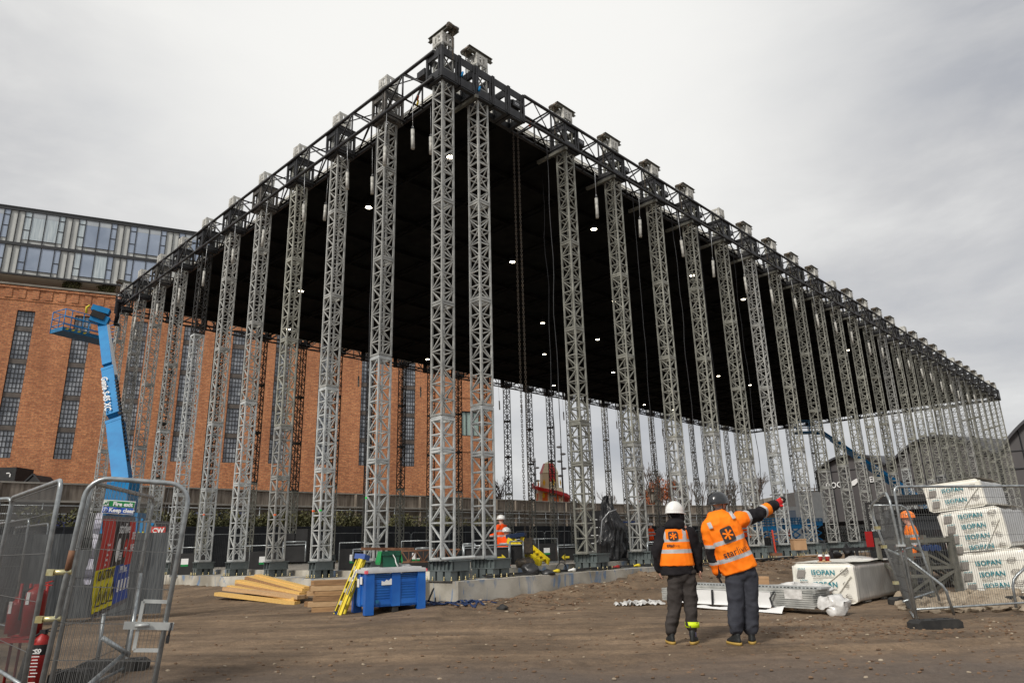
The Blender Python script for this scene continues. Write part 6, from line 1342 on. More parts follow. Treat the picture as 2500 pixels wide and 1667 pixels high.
def limb(mb, pts, rs, n=16):
    P_, R_ = [], []
    for i in range(len(pts) - 1):
        a, b = Vector(pts[i]), Vector(pts[i + 1]); k = 5
        for j in range(k): P_.append(a.lerp(b, j / k)); R_.append(rs[i] + (rs[i + 1] - rs[i]) * j / k)
    P_.append(Vector(pts[-1])); R_.append(rs[-1]); mb.tube(P_, R_, n); mb.ball(P_[0], R_[0], 12, 8); mb.ball(P_[-1], R_[-1], 12, 8); return mb
def hand(mb, wrist, d, side, thick=0.0, curl=.5, spread=.10, point=False, s=1.0):
    d = Vector(d).normalized(); side = Vector(side); side = (side - d * side.dot(d)).normalized(); nrm_ = d.cross(side)
    w_ = Vector(wrist); pl = .095 * s; R3 = Matrix((side, nrm_, d)).transposed()
    mb.loft([(w_ - d * .02, .026 + thick, .02 + thick, R3), (w_ + d * .03, .036 + thick, .021 + thick, R3), (w_ + d * pl, .040 + thick, .017 + thick, R3)])
    Ls = [.070, .078, .072, .058]
    for k in range(4):
        x = (-.03 + .02 * k); base = w_ + d * (pl - .012) + side * x; c = curl * (0 if (point and k == 0) else 1.0 + .12 * k); dd = (d + side * (x * spread * 10)).normalized(); pts = [base]; a = 0
        for j in range(3): a += c * (.45, .7, .5)[j]; pts.append(pts[-1] + (dd * math.cos(a) + nrm_ * math.sin(a)) * Ls[k] * s * (.48, .30, .22)[j])
        mb.tube(pts, [.0095 + thick, .009 + thick, .0085 + thick, .007 + thick], 8); mb.ball(pts[-1], .007 + thick, 8, 6)
    b = w_ + d * .02 - side * .028; pts = [b, b - side * .03 + d * .03 + nrm_ * .008, b - side * .036 + d * .062 + nrm_ * .016]; mb.tube(pts, [.013 + thick, .011 + thick, .009 + thick], 8); mb.ball(pts[-1], .009 + thick, 8, 6)
def head_geo(mb, c, f, s=1.0):       # c: centre of head, f: face direction
    f = Vector(f).normalized(); u = Vector((0, 0, 1)); u = (u - f * u.dot(f)).normalized(); r = f.cross(u); M = Matrix((r, f, u)).transposed(); c = Vector(c)
    B = lambda p, q: mb.ball(c + M @ (Vector(p) * s), tuple(k * s for k in q), 16, 12, M)
    B((0, -.012, .025), (.076, .096, .092)); B((0, .02, -.035), (.062, .072, .075)); B((0, .052, -.075), (.036, .034, .03)); B((0, .085, .012), (.048, .018, .016))
    mb.tube([c + M @ (Vector(p) * s) for p in ((0, .086, .005), (0, .108, -.022), (0, .094, -.034))], [.008 * s, .015 * s, .010 * s], 8)
    B((0, .088, -.052), (.022, .012, .007)); B((0, .085, -.061), (.019, .012, .007))
    for sx in (-1, 1): B((sx * .079, -.004, -.008), (.010, .019, .031)); B((sx * .03, .078, .0), (.014, .012, .010)); B((sx * .045, .06, -.03), (.02, .02, .018))
    return M
class Torso:
    def __init__(s, o, R): s.o = Vector(o); s.R = R; s.rg = []
    def ring(s, z, x, y, rx, ry): s.rg.append((z, x, y, rx, ry)); return s
    def at(s, z):
        g = s.rg
        if z <= g[0][0]: return g[0]
        for a, b in zip(g, g[1:]):
            if z <= b[0]: t = (z - a[0]) / (b[0] - a[0]); return tuple(p + (q - p) * t for p, q in zip(a, b))
        return g[-1]
    def loft(s, mb, grow=0.0, p=.85):
        zs = [s.rg[0][0] + (s.rg[-1][0] - s.rg[0][0]) * i / 16 for i in range(17)]
        mb.loft([(s.o + s.R @ Vector((q[1], q[2], z)), q[3] + grow, q[4] + grow, s.R, p) for z, q in ((z, s.at(z)) for z in zs)])
    def surf(s, x, z, eps=.01, p=.85):      # point on the back (towards -y)
        q = s.at(z); k = max(-.99, min(.99, (x - q[1]) / q[3])); sn = (1 - abs(k) ** (2 / p)) ** (p / 2); return s.o + s.R @ Vector((x, q[2] - q[4] * sn - eps, z))
    def loc(s, w_): return s.R.inverted() @ (Vector(w_) - s.o)
    def decal(s, vs, fs, x, z, parent, name, mt, rot=0.0, eps=.012):
        m = MB(); c_, s_ = math.cos(rot), math.sin(rot); out_ = []
        for v in vs: a, b = v[0] * c_ - v[1] * s_, v[0] * s_ + v[1] * c_; out_.append(s.surf(x + a, z + b, eps + v[2] * .5))
        m.add(out_, fs); return m.build(name, mt, parent)
def rsq(w_, h_, r, n=5, sub=1):
    pts = []
    for cx, cy, a0 in ((w_ / 2 - r, h_ / 2 - r, 0), (-w_ / 2 + r, h_ / 2 - r, PI / 2), (-w_ / 2 + r, -h_ / 2 + r, PI), (w_ / 2 - r, -h_ / 2 + r, 1.5 * PI)):
        for i in range(n + 1): a = a0 + PI / 2 * i / n; pts.append((cx + r * math.cos(a), cy + r * math.sin(a)))
    vs = [(0, 0, 0)]; fs = []
    K = 5
    for k in range(1, K + 1): vs += [(x * k / K, y * k / K, 0) for x, y in pts]
    N_ = len(pts)
    for i in range(N_): fs.append((0, 1 + i, 1 + (i + 1) % N_))
    for k in range(K - 1):
        for i in range(N_): a = 1 + k * N_; b = a + N_; fs.append((a + i, b + i, b + (i + 1) % N_, a + (i + 1) % N_))
    return vs, fs
def star(r, w_, n=6):
    vs, fs = [], []
    for k in range(n):
        a = PI / 2 + 2 * PI * k / n; d = Vector((math.cos(a), math.sin(a), 0)); s_ = Vector((-d.y, d.x, 0)); o = len(vs)
        for t in (0, .33, .66, 1): vs += [tuple(d * r * t - s_ * w_ * (.4 + .5 * t)), tuple(d * r * t + s_ * w_ * (.4 + .5 * t))]
        fs += [(o, o + 1, o + 3, o + 2)[::-1], (o + 2, o + 3, o + 5, o + 4)[::-1], (o + 4, o + 5, o + 7, o + 6)[::-1]]
    return vs, [tuple(f) for f in fs]
def boot(mb, ms, ankle, toe, gz):
    ankle = Vector(ankle); d = Vector(toe).normalized(); s = Vector((d.y, -d.x, 0)); M = Matrix((s, d, Vector((0, 0, 1)))).transposed(); o = Vector((ankle.x, ankle.y, gz))
    mb.loft([(o + M @ Vector((0, .055, .03)), .047, .135, M), (o + M @ Vector((0, .05, .055)), .046, .13, M), (o + M @ Vector((0, .02, .085)), .042, .09, M), (o + M @ Vector((0, -.01, .12)), .042, .058, M), (o + M @ Vector((0, -.01, .19)), .043, .052, M)])
    ms.loft([(o + M @ Vector((0, .055, .0)), .050, .140, M, .8), (o + M @ Vector((0, .055, .032)), .051, .141, M, .8)])
def helmet(parent, c, f, mt, r=(.122, .148, .125), tilt=0.0, brim=True, strap=True):
    f = Vector(f).normalized(); u = Vector((0, 0, 1)); r_ = f.cross(u).normalized(); u = r_.cross(f); M = Matrix((r_, f, u)).transposed() @ Matrix.Rotation(tilt, 3, 'X'); c = Vector(c); m = MB(); n = 22; rows = 9; vs = []
    for i in range(rows + 1):
        a = PI / 2 * i / rows * 1.12
        for k in range(n): b = 2 * PI * k / n; ridge = 1 + .025 * math.cos(b * 6) * math.sin(a); vs.append(c + M @ Vector((r[0] * math.sin(a) * math.cos(b) * ridge, r[1] * math.sin(a) * math.sin(b) * ridge, r[2] * math.cos(a))))
    m.add(vs, [(i * n + (k + 1) % n, i * n + k, (i + 1) * n + k, (i + 1) * n + (k + 1) % n) for i in range(rows) for k in range(n)], True)
    o = m.build('helmet', mt, parent); m = MB(); pts = []
    for k in range(n + 1): b = 2 * PI * k / n; pts.append(c + M @ Vector((r[0] * 1.0 * math.cos(b), r[1] * 1.0 * math.sin(b), -.022 + (.0 if math.sin(b) < 0 else .0))))
    m.tube(pts, .008, 6, False)
    if brim: m.loft([(c + M @ Vector((0, r[1] * .80, -.018)), r[0] * .82, .055, M), (c + M @ Vector((0, r[1] * .86, -.028)), r[0] * .80, .06, M)])
    m.build('rim', mt, o)
    if strap:
        m = MB()
        for sx in (-1, 1): m.tube([c + M @ Vector((sx * r[0] * .9, -.02, -.02)), c + M @ Vector((sx * .072, .01, -.13)), c + M @ Vector((sx * .03, .055, -.175))], .006, 5); m.tube([c + M @ Vector((sx * r[0] * .85, .07, -.02)), c + M @ Vector((sx * .072, .02, -.12))], .006, 5)
        m.build('chin_strap', M_boarda, o)
    return M
def legs_geo(m, hips, knees, ankles, rh=.098, rk=.078, ra=.080, pel=None, hw=.17):
    for h, k, a in zip(hips, knees, ankles): limb(m, [h, k, a], [rh, rk, ra])
    if pel: m.ball(pel, (hw, .135, .15), 16, 10)
def body_core(parent, neck, head, f, sh, el, wr_, hips, knees, ankles, pel, vox=.011, mats=None, fn=None, hands=None):
    m = MB(); head_geo(m, head, f); limb(m, [Vector(head) + Vector((0, -.01, -.06)), neck], [.052, .058]); limb(m, [neck, Vector(pel)], [.07, .12]); limb(m, [sh[0], neck, sh[1]], [.055, .07, .055])
    for s_, e_, w2 in zip(sh, el, wr_): limb(m, [s_, e_, w2], [.05, .04, .028])
    for h, k, a in zip(hips, knees, ankles): limb(m, [pel, h, k, a], [.1, .085, .058, .04])
    if hands:
        for hnd in hands: hand(m, *hnd)
    return remesh(m, vox, 'body', mats or [M_skin], parent, fn)
# ---- man with white helmet
Yb = 9.8; base = Gp(1666, 1571); Yb = base.y
J = lambda px, py, dy=0.0: Yp(px, py, Yb + dy) - base
t = thing('person', 'person in a white helmet and orange logo vest over a black hoodie, seen from behind', 'person', base)
ank = [J(1639, 1553), J(1692, 1553, -.03)]; kn = [J(1646, 1482, .0), J(1687, 1482, .0)]; hp = [J(1650, 1412), J(1680, 1412)]; pel = J(1664, 1402)
sh = [J(1617, 1302), J(1682, 1298)]; el = [J(1604, 1345, .02), J(1703, 1343, .02)]; wr_ = [J(1610, 1386, .10), J(1706, 1386, .08)]
neck = J(1647, 1282); hd = J(1648, 1252, .02); face = Vector((.75, .66, -.05))
body_core(t, neck, hd, face, sh, el, wr_, hp, kn, ank, pel, .011, [M_skin, M_bcloth], lambda c: 1 if (c - hd).length < .17 and (c.z < hd.z - .045 or (c - hd).dot(face) < .03) else 0, hands=[(wr_[0], (.02, .1, -1), (0, 1, 0), 0, .5), (wr_[1], (-.02, .05, -1), (0, 1, 0), 0, .5)])
TR = Torso((0, 0, 0), Matrix.Identity(3)); z = lambda py: J(1650, py).z; x = lambda px, py: J(px, py).x
for py, l, r_, ry in ((1402, 1612, 1699, .155), (1380, 1613, 1694, .155), (1350, 1614, 1689, .145), (1320, 1611, 1684, .14), (1300, 1610, 1684, .13), (1292, 1616, 1680, .115), (1284, 1630, 1667, .08)): TR.ring(z(py), (x(l, py) + x(r_, py)) / 2, .0, (x(r_, py) - x(l, py)) / 2, ry)
m = MB(); TR.loft(m, -.012); 
for s_, e_, w2 in zip(sh, el, wr_): limb(m, [s_, e_, w2 + (w2 - e_) * .05], [.088, .072, .056])
m.ball(J(1647, 1279, -.01), (.135, .125, .075), 16, 10); m.ball(J(1645, 1284, -.06), (.13, .08, .07), 14, 10); m.ball(J(1656, 1262, .03), (.085, .09, .10), 14, 10)
remesh(m, .011, 'hooded_jacket', [M_bcloth], t, None, .015, 6)
m = MB(); TR2 = Torso((0, 0, 0), Matrix.Identity(3)); TR2.rg = [(zz, xx, yy, rx - (.0 if zz < z(1330) else .018), ry) for zz, xx, yy, rx, ry in TR.rg[1:]]; TR2.loft(m, .004); Mx = TR2
def vf(c):
    zz = c.z; xx = c.x
    if abs(zz - z(1345)) < .026: return 1
    if abs(zz - z(1319.5)) < .016: return 1
    if zz > z(1319) and c.y < .09 and (x(1612, 1300) < xx < x(1620.5, 1300) or x(1660.5, 1300) < xx < x(1670, 1300)): return 1
    return 0
remesh(m, .0085, 'hi_vis_vest', [M_orange, M_refl], t, vf, .010, 7, Vector((3, 0, 0)), 2, (1, 1, .6))
sx_, sz_ = x(1637.5, 1308), z(1308)
vs, fs = rsq(.125, .115, .025); o1 = TR2.decal(vs, fs, sx_, sz_ + .005, t, 'logo_patch', M_txtd, 0, .020)
vs, fs = star(.046, .011); TR2.decal(vs, fs, sx_, sz_ + .0, o1, 'logo_star', M_orange, .1, .025)
vs, fs = text_mesh('star', .062, .001, .0015); TR2.decal(vs, fs, x(1631, 1329), z(1330), t, 'lettering', M_txtd, -.04, .020)
vs, fs = text_mesh('live', .062, .001, -.0005); TR2.decal(vs, fs, x(1645, 1329), z(1330), t, 'lettering', mat('brown print', (.35, .07, .01), .7), -.04, .020)
m = MB(); legs_geo(m, hp, kn, [ank[0] + Vector((0, 0, .08)), ank[1] + Vector((0, 0, .12))], .112, .088, .076, pel + Vector((0, 0, .02)), .20); remesh(m, .012, 'work_trousers', [M_trous], t, None, .016, 6, Vector((1, 4, 0)), 2, (1, 1, 1.5))
m = MB(); a = ank[1].lerp(kn[1], .40); d = (kn[1] - ank[1]).normalized(); m.tube([a - d * .034, a + d * .034], .092, 18); m.build('lime_band', M_lime, t)
m = MB(); m.tube([ank[1] + Vector((.0, 0, .0)), ank[1] + Vector((0, 0, .12))], .048, 12); m.build('sock', mat('lilac sock', (.20, .19, .36), .9), t)
m, ms = MB(), MB(); boot(m, ms, ank[0], (-.08, 1, 0), .005); boot(m, ms, ank[1], (.45, .9, 0), .0); bo_ = split_build(m, 'boot', M_shoe, t); so_ = split_build(ms, 'sole', M_sole, None); [setattr(q, 'parent', o) for q, o in zip(so_, bo_)]
helmet(t, hd + Vector((-.005, -.01, .018)), face, M_helw, (.116, .142, .145))
# ---- man with black helmet, pointing
Yb = 9.62; base = Gp(1813, 1573); Yb = base.y
t = thing('person', 'person in a black helmet and orange logo coat pointing right with a red glove', 'person', base)
ank = [J(1799, 1552), J(1835, 1552, .06)]; kn = [J(1797, 1478), J(1833, 1470, .03)]; hp = [J(1793, 1408), J(1826, 1402)]; pel = J(1810, 1396)
sh = [J(1729, 1290), J(1806, 1268, .02)]; el = [J(1737, 1343, .03), J(1850, 1256, .17)]; wr_ = [J(1750, 1390, .08), J(1893, 1230, .36)]
neck = J(1752, 1262, .02); hd = J(1756, 1228, .05); face = Vector((.93, .36, -.04))
def bf(c):
    if (c - hd).length > .16: return 0
    l = c - hd; fwd = l.dot(face.normalized())
    return 1 if (fwd < .03 and l.z > -.16 and not (abs(fwd) < .03 and l.z < .02 and l.dot(face.cross(Vector((0, 0, 1)))) > .06)) else 0
dH = (wr_[1] - el[1]).normalized()
body_core(t, neck, hd, face, sh, el, wr_, hp, kn, ank, pel, .010, [M_skin, M_hair], bf, [(wr_[0], (.03, .05, -1), (0, 1, 0), 0, .35), (wr_[1], dH, (0, .2, 1), 0, .3, .1, True)])
R3 = Matrix.Rotation(-math.radians(16), 3, 'Y'); hem = J(1807, 1391); TJ = Torso(hem, R3)
for zz, xx, yy, rx, ry in ((0, .0, 0, .235, .155), (.1, -.005, 0, .228, .155), (.25, -.01, 0, .222, .155), (.40, -.015, 0, .225, .155), (.52, -.02, 0, .235, .15), (.62, -.03, 0, .245, .14), (.69, -.03, .0, .215, .12), (.745, -.02, .01, .13, .09), (.79, -.01, .02, .095, .085)): TJ.ring(zz, xx, yy, rx, ry)
m = MB(); TJ.loft(m); armR = [sh[1], el[1], wr_[1] - dH * .03]; armL = [sh[0], el[0], wr_[0]]
limb(m, armR, [.105, .088, .070]); limb(m, armL, [.092, .082, .066]); m.ball(J(1752, 1258, .0), (.098, .095, .05), 14, 8)
def along(c, ch):
    L0, best = 0, (9, 0)
    for a, b in zip(ch, ch[1:]):
        d = b - a; L_ = d.length; k = max(0, min(1, (c - a).dot(d) / L_ ** 2)); q = (c - (a + d * k)).length
        if q < best[0]: best = (q, L0 + k * L_)
        L0 += L_
    return best
LR = (el[1] - sh[1]).length; LL_ = (el[0] - sh[0]).length
def jf(c):
    l = TJ.loc(c); q, s_ = along(c, armR)
    if c.x > sh[1].x + .03 and q < .13 and c.z > sh[1].z - .16:
        if s_ < .075: return 0
        if s_ < .125: return 1
        if s_ < LR + .09: return 2
        if s_ < LR + .135: return 1
        if s_ < LR + .235: return 0
        return 2
    q, s_ = along(c, armL)
    if q < .10 and (c.x < sh[0].x + .045 or l.x < -.25) and s_ > .02 and (l.x < TJ.at(l.z)[1] - TJ.at(l.z)[3] * .93 or abs(l.y) < .07 and l.x < -.19):
        if s_ < .20: return 0
        if s_ < .245: return 1
        if s_ < LL_ + .14: return 2
        if s_ < LL_ + .175: return 1
        return 0 if c.x < armL[2].x + .0 else 2
    for b in (.175, .395):
        if abs(l.z - b) < .026: return 1
    return 0
remesh(m, .0085, 'hi_vis_coat', [M_orange, M_refl, M_bcloth], t, jf, .015, 6.5, Vector((5, 1, 0)), 2)
def LJ(px, py): l = TJ.loc(J(px, py)); return l.x, l.z
a, b = LJ(1767.5, 1304); vs, fs = rsq(.165, .185, .03); o1 = TJ.decal(vs, fs, a, b, t, 'logo_patch', M_txtd, .06, .024); vs, fs = star(.068, .015); TJ.decal(vs, fs, a, b, o1, 'logo_star', M_orange, .1, .030)
a, b = LJ(1777, 1349); vs, fs = text_mesh('star', .115, .001, .0012); TJ.decal(vs, fs, a - .02, b, t, 'lettering', M_txtd, .02, .024); a, b = LJ(1794, 1342); vs, fs = text_mesh('live', .115, .001, -.001); TJ.decal(vs, fs, a + .05, b, t, 'lettering', M_txtd, .02, .024)
for px, py, w_, h_ in ((1782, 1257, .055, .10), (1727, 1283, .045, .08)):
    a, b = LJ(px, py); vs, fs = rsq(w_, h_, .008); TJ.decal(vs, fs, max(-.24, a), b, t, 'shoulder_tape', M_refl, 0, .03)
m = MB(); legs_geo(m, hp, kn, [ank[0] + Vector((0, 0, .10)), ank[1] + Vector((0, 0, .10))], .118, .100, .094, pel, .195); remesh(m, .012, 'work_trousers', [M_trous2], t, None, .015, 5.5, Vector((9, 4, 0)), 2, (1, 1, 1.4))
m = MB(); hand(m, wr_[1] + dH * .01, dH, (0, .2, 1), .006, .35, .2, True, 1.15); m.tube([wr_[1] - dH * .05, wr_[1] + dH * .02], [.043, .036], 12); 
def gf(c): return 1 if (c - wr_[1]).dot(dH) > .135 else 0
remesh(m, .006, 'red_glove', [M_glovr, M_boarda], t, gf, 0, 1, smooth=1)
m = MB(); hand(m, wr_[0], (.10, .05, -1), (0, 1, 0), .005, .35, .05, False, 1.05); m.tube([wr_[0] + Vector((0, 0, .10)), wr_[0] + Vector((0, 0, -.02))], [.062, .042], 12); remesh(m, .007, 'black_glove', [M_bcloth], t, None, smooth=1)
m, ms = MB(), MB(); boot(m, ms, ank[0] + Vector((-.01, 0, 0)), (-.35, .95, 0), .0); boot(m, ms, ank[1], (.3, .95, 0), .0); bo_ = split_build(m, 'boot', M_shoe, t); so_ = split_build(ms, 'sole', M_sole, None); [setattr(q, 'parent', o) for q, o in zip(so_, bo_)]
helmet(t, hd + Vector((-.02, -.01, .012)), face, M_helb, (.124, .152, .145), .10)
m = MB(); fr_ = face.normalized(); rs = fr_.cross(Vector((0, 0, 1))).normalized(); m.tube([hd + rs * .082 + fr_ * (-.0), hd + rs * .07 + fr_ * .085], .004, 5); m.box(hd + rs * .03 + fr_ * .098 + Vector((0, 0, .0)), (.012, .035, .03)); m.build('glasses', M_boarda, t)
# ---- smaller workers
def worker(loc, lb, f=(0, 1, 0), coat=M_orange2, hel=M_helw, leg=None, h=1.75, arm='down', lean=0.0, crouch=0.0, vox=.024, stripe=True, trs=None):
    s = h / 1.75; t = thing('person', lb, 'person', loc); f = Vector(f).normalized(); r = f.cross(Vector((0, 0, 1))).normalized(); V3 = lambda a, b, c: (r * a + f * (b + lean * max(0, c - .9)) + Vector((0, 0, c - crouch * max(0, min(1, (c - .1) / .8))))) * s
    ank = [V3(-.11, 0, .10), V3(.11, 0, .10)]; kn = [V3(-.105, .03 + crouch * .5, .5), V3(.105, .03 + crouch * .5, .5)]; hp = [V3(-.09, 0, .92), V3(.09, 0, .92)]; pel = V3(0, 0, .95); neck = V3(0, 0, 1.45); hd = V3(0, .02, 1.60)
    sh = [V3(-.18, 0, 1.38), V3(.18, 0, 1.38)]
    if arm == 'front': el = [V3(-.2, .12, 1.12), V3(.2, .12, 1.12)]; wr2 = [V3(-.12, .35, 1.1), V3(.12, .35, 1.1)]
    elif arm == 'up': el = [V3(-.22, .2, 1.25), V3(.22, .2, 1.25)]; wr2 = [V3(-.15, .42, 1.4), V3(.15, .42, 1.4)]
    else: el = [V3(-.24, -.02, 1.1), V3(.24, -.02, 1.1)]; wr2 = [V3(-.25, .08, .86), V3(.25, .08, .86)]
    body_core(t, neck, hd, f, sh, el, wr2, hp, kn, ank, pel, vox * .8, hands=[(w2, w2 - e_, f if arm == 'down' else (0, 0, 1), 0, .4) for w2, e_ in zip(wr2, el)])
    m = MB(); M = Matrix((r, f, Vector((0, 0, 1)))).transposed(); m.loft([(V3(0, 0, .82), .19 * s, .14 * s, M), (V3(0, 0, 1.1), .19 * s, .135 * s, M), (V3(0, 0, 1.32), .205 * s, .13 * s, M), (V3(0, 0, 1.42), .15 * s, .10 * s, M), (V3(0, 0, 1.47), .08 * s, .08 * s, M)])
    for a_, b_, c_ in zip(sh, el, wr2): limb(m, [a_, b_, c_], [.075 * s, .065 * s, .055 * s])
    b1, b2 = V3(0, 0, 1.08).z, V3(0, 0, 1.24).z
    remesh(m, vox * .75, 'hi_vis_jacket', [coat, M_refl], t, (lambda c: 1 if (abs(c.z - b1) < .03 or abs(c.z - b2) < .03) else 0) if stripe else None, .008, 8)
    m = MB(); legs_geo(m, hp, kn, ank, .10 * s, .08 * s, .08 * s, pel, .17 * s); remesh(m, vox, 'trousers', [trs or M_trous2], t, None, .01, 6)
    m, ms = MB(), MB(); [boot(m, ms, a_, f, 0) for a_ in ank]; bo_ = split_build(m, 'boot', M_shoe, t); so_ = split_build(ms, 'sole', M_rub, None); [setattr(q, 'parent', o) for q, o in zip(so_, bo_)]
    helmet(t, hd + Vector((0, 0, .045)), f, hel, strap=False); return t
p = Yp(2243, 1400, 15.2); worker((p.x, 15.2, gh(p.x, 15.2)), 'person in an orange helmet and orange jacket behind the right fence', (-.9, .3, 0), M_orange, M_helo, h=1.72, vox=.014)
p = Yp(1226, 1350, 24.0); worker((p.x, 24.0, .5), 'standing person in full orange behind the second corner tower', (-.7, .5, 0), M_orange2, M_helw, trs=M_orange2, arm='front')
p = Yp(1224, 1350, 23.2); worker((p.x + .06, 23.2, .5), 'person in orange bending low beside the yellow ladder', (.6, .6, 0), M_orange2, M_helw, trs=M_orange2, arm='front', crouch=.42, lean=.2)
p = Yp(1591, 1330, 40); worker((p.x, 40, .5), 'small far person in orange left of the white helmet man', (1, .4, 0), M_orange2, M_helw, arm='front', vox=.03)
p = Yp(1822, 1330, 34); worker((p.x, 34, .5), 'far person in red orange just right of the pointing man', (1, .2, 0), M_orange2, M_helw, vox=.03)
p = Yp(1928, 1310, 42); worker((p.x, 42, .5), 'far person in orange by the blue platform lifts', (-1, .3, 0), M_orange2, M_helw, vox=.03)
# ---------------------------------------------------------------- boom lift at left
def wheel(parent, c, r, w_, ax, lbm=M_rub):
    m = MB(); ax = Vector(ax).normalized(); c = Vector(c); m.tube([c - ax * w_ / 2, c - ax * w_ * .42, c + ax * w_ * .42, c + ax * w_ / 2], [r * .9, r, r, r * .9], 20)
    u = ax.cross(Vector((0, 0, 1))).normalized(); v = Vector((0, 0, 1))
    for k in range(18): a = 2 * PI * k / 18; p = c + (u * math.cos(a) + v * math.sin(a)) * r; m.bar(p - ax * w_ * .45, p + ax * w_ * .45, .05 * r / .5, .03 * r / .5, up=p - c)
    o = m.build('wheel', M_rub, parent); m = MB(); m.tube([c - ax * w_ * .52, c + ax * w_ * .52], r * .5, 14); m.build('rim', M_grey, o)
def boom(t, P0, P1, w0, w1, mt, seg=3, up=(0, 0, 1)):
    d = P1 - P0
    for k in range(seg):
        m = MB(); a, b = P0 + d * (k / seg) ** .9, P0 + d * ((k + 1) / seg); q = w0 + (w1 - w0) * k / max(1, seg - 1); m.bar(a, b, q * .8, q, up=up); 
        if k < seg - 1: m.bar(b - d.normalized() * .15, b + d.normalized() * .02, q * .84, q * 1.05, up=up)
        m.build('boom_section', mt, t)
P0 = Yp(300, 1180, 28.5); P1 = Yp(252, 790, 33.0)
g0 = Vector((-17.2, 31.0, 0)); t = thing('boom_lift', 'blue telescopic boom lift with grey turret behind the gate, basket raised', 'boom lift', (0, 0, 0))
boom(t, P0, P1, .62, .42, M_bluem, 3, up=(1, 0, 0)); d = (P1 - P0).normalized()
m = MB(); sd_ = Vector((.9, -.4, 0)); m.bar(P0.lerp(P1, .62) + sd_ * .42, P0.lerp(P1, .98) + sd_ * .32, .12, .12); m.build('silver_ram', M_silver, t); m = MB()
for k in range(22): p = P0.lerp(P1, .12 + k * .022) + sd_ * .40; m.box(p, (.14, .14, .10))
split_build(m, 'cable_link', M_black, t)
m = MB(); M = frameM(P0.lerp(P1, .50) + Vector((-.08, -.36, 0)), -d + Vector((0, 0, 0)), (.9, .25, 0)); put_text(m, 'Genie S-85 XC', .36, M, ext=.01, bold=.01); m.build('lettering', M_sig_w, t)
m = MB(); a = Yp(297, 1215, 28.2); m.box(a, (.9, .8, 1.2)); m.tube([a + Vector((-.5, -.3, -.9)), a + Vector((.1, -.2, .5))], .12, 8); m.tube([a + Vector((.4, -.3, -.9)), a + Vector((.3, -.2, .4))], .12, 8); m.box(a + Vector((0, .2, -1.2)), (1.6, .6, 1.2)); m.build('boom_pivot', M_bluem, t)
bl0, br0 = Yp(272, 1340, 28.3), Yp(402, 1338, 29.0); z1 = Yp(330, 1272, 28.5).z; W_ = br0.x - bl0.x; cz0 = bl0.z
m = MB(); m.prism([(0, 0), (W_ * .94, 0), (W_, .3), (W_, z1 - cz0 - .3), (W_ * .93, z1 - cz0), (0, z1 - cz0)], 0, 2.2, lambda x, y, z: (bl0.x + x, 28.2 + z, cz0 + y)); m.build('engine_cover', M_grey, t)
m = MB(); m.bb((bl0.x + .1, 28.19, cz0 - .16), (br0.x - .05, 30.2, cz0)); m.build('black_skirt', M_black, t); m = MB()
for k in range(5): x = bl0.x + .35 + k * .45; m.prism([(0, 0), (.12, 0), (.2, .12), (.08, .12)], 0, .01, lambda a, b, c: (x + a, 28.18 - c, cz0 - .14 + b))
m.build('hazard_marks', M_yel, t)
cx = Yp(387, 1297, 28.2); m = MB(); m.box((cx.x, 28.18, cx.z), (.55, .02, .36)); o = m.build('red_plate', M_sig_r, t); m = MB(); put_text(m, 'CW', .26, frameM((cx.x, 28.16, cx.z + .03), (1, 0, 0), (0, 0, 1)), ext=.005, bold=.008); m.build('lettering', M_sig_w, o)
cx = Yp(332, 1304, 28.2); m = MB(); m.box((cx.x, 28.18, cx.z), (.62, .02, .20)); o = m.build('yellow_number_plate', M_sig_y, t); m = MB(); put_text(m, 'D21564', .15, frameM((cx.x, 28.16, cx.z), (1, 0, 0), (0, 0, 1)), ext=.005, bold=.004); m.build('lettering', M_sig_k, o)
cx = Yp(345, 1285, 28.2); m = MB(); put_text(m, 'air', .95, frameM((cx.x, 28.17, cx.z), (1, 0, 0), (0, 0, 1)), ext=.005, bold=.01); m.build('blue_lettering', M_bluem, t)
m = MB(); m.bb((bl0.x - 2.4, 28.4, .55), (br0.x - .1, 30.6, .95)); m.bb((bl0.x + .4, 28.6, .9), (bl0.x + 1.9, 30.2, cz0 - .1)); m.build('chassis', M_grey, t)
for px, pb, yy in ((367, 1427, 31.0), (167, 1442, 28.6), (330, 1427, 33.5), (215, 1436, 32.0)): a = Zp(px, pb, 0); wheel(t, (Yp(px, pb, yy).x, yy, .60), .60, .42, (.35, 1, 0))
# basket
zf = 12.35; q0, q1 = Zp(153, 806, zf), Zp(283, 838, zf); dv_ = (q1 - q0).normalized(); nv = Vector((-dv_.y, dv_.x, 0)); Lb = 2.9
bk = MB(); c0 = q0
def bp(s, n_, z_): return c0 + dv_ * s + nv * n_ + Vector((0, 0, z_))
for a, b in (((0, 0), (Lb, 0)), ((Lb, 0), (Lb, 1.1)), ((Lb, 1.1), (0, 1.1)), ((0, 1.1), (0, 0))):
    for z_ in (.35, .75, 1.15): bk.tube([bp(*a, z_), bp(*b, z_)], .022, 6)
for s in (0, .35, Lb * .33, Lb * .66, Lb):
    for n_ in (0, 1.1): bk.tube([bp(s, n_, 0), bp(s, n_, 1.15)], .022, 6)
o = bk.build('basket_rails', M_bluem, t); m = MB(); m.add([bp(0, 0, 0), bp(Lb, 0, 0), bp(Lb, 1.1, 0), bp(0, 1.1, 0), bp(0, 0, .2), bp(Lb, 0, .2), bp(Lb, 1.1, .2), bp(0, 1.1, .2)], [(3, 2, 1, 0), (0, 1, 5, 4), (1, 2, 6, 5), (2, 3, 7, 6), (3, 0, 4, 7)]); m.build('basket_floor', M_blued, t)
m = MB()
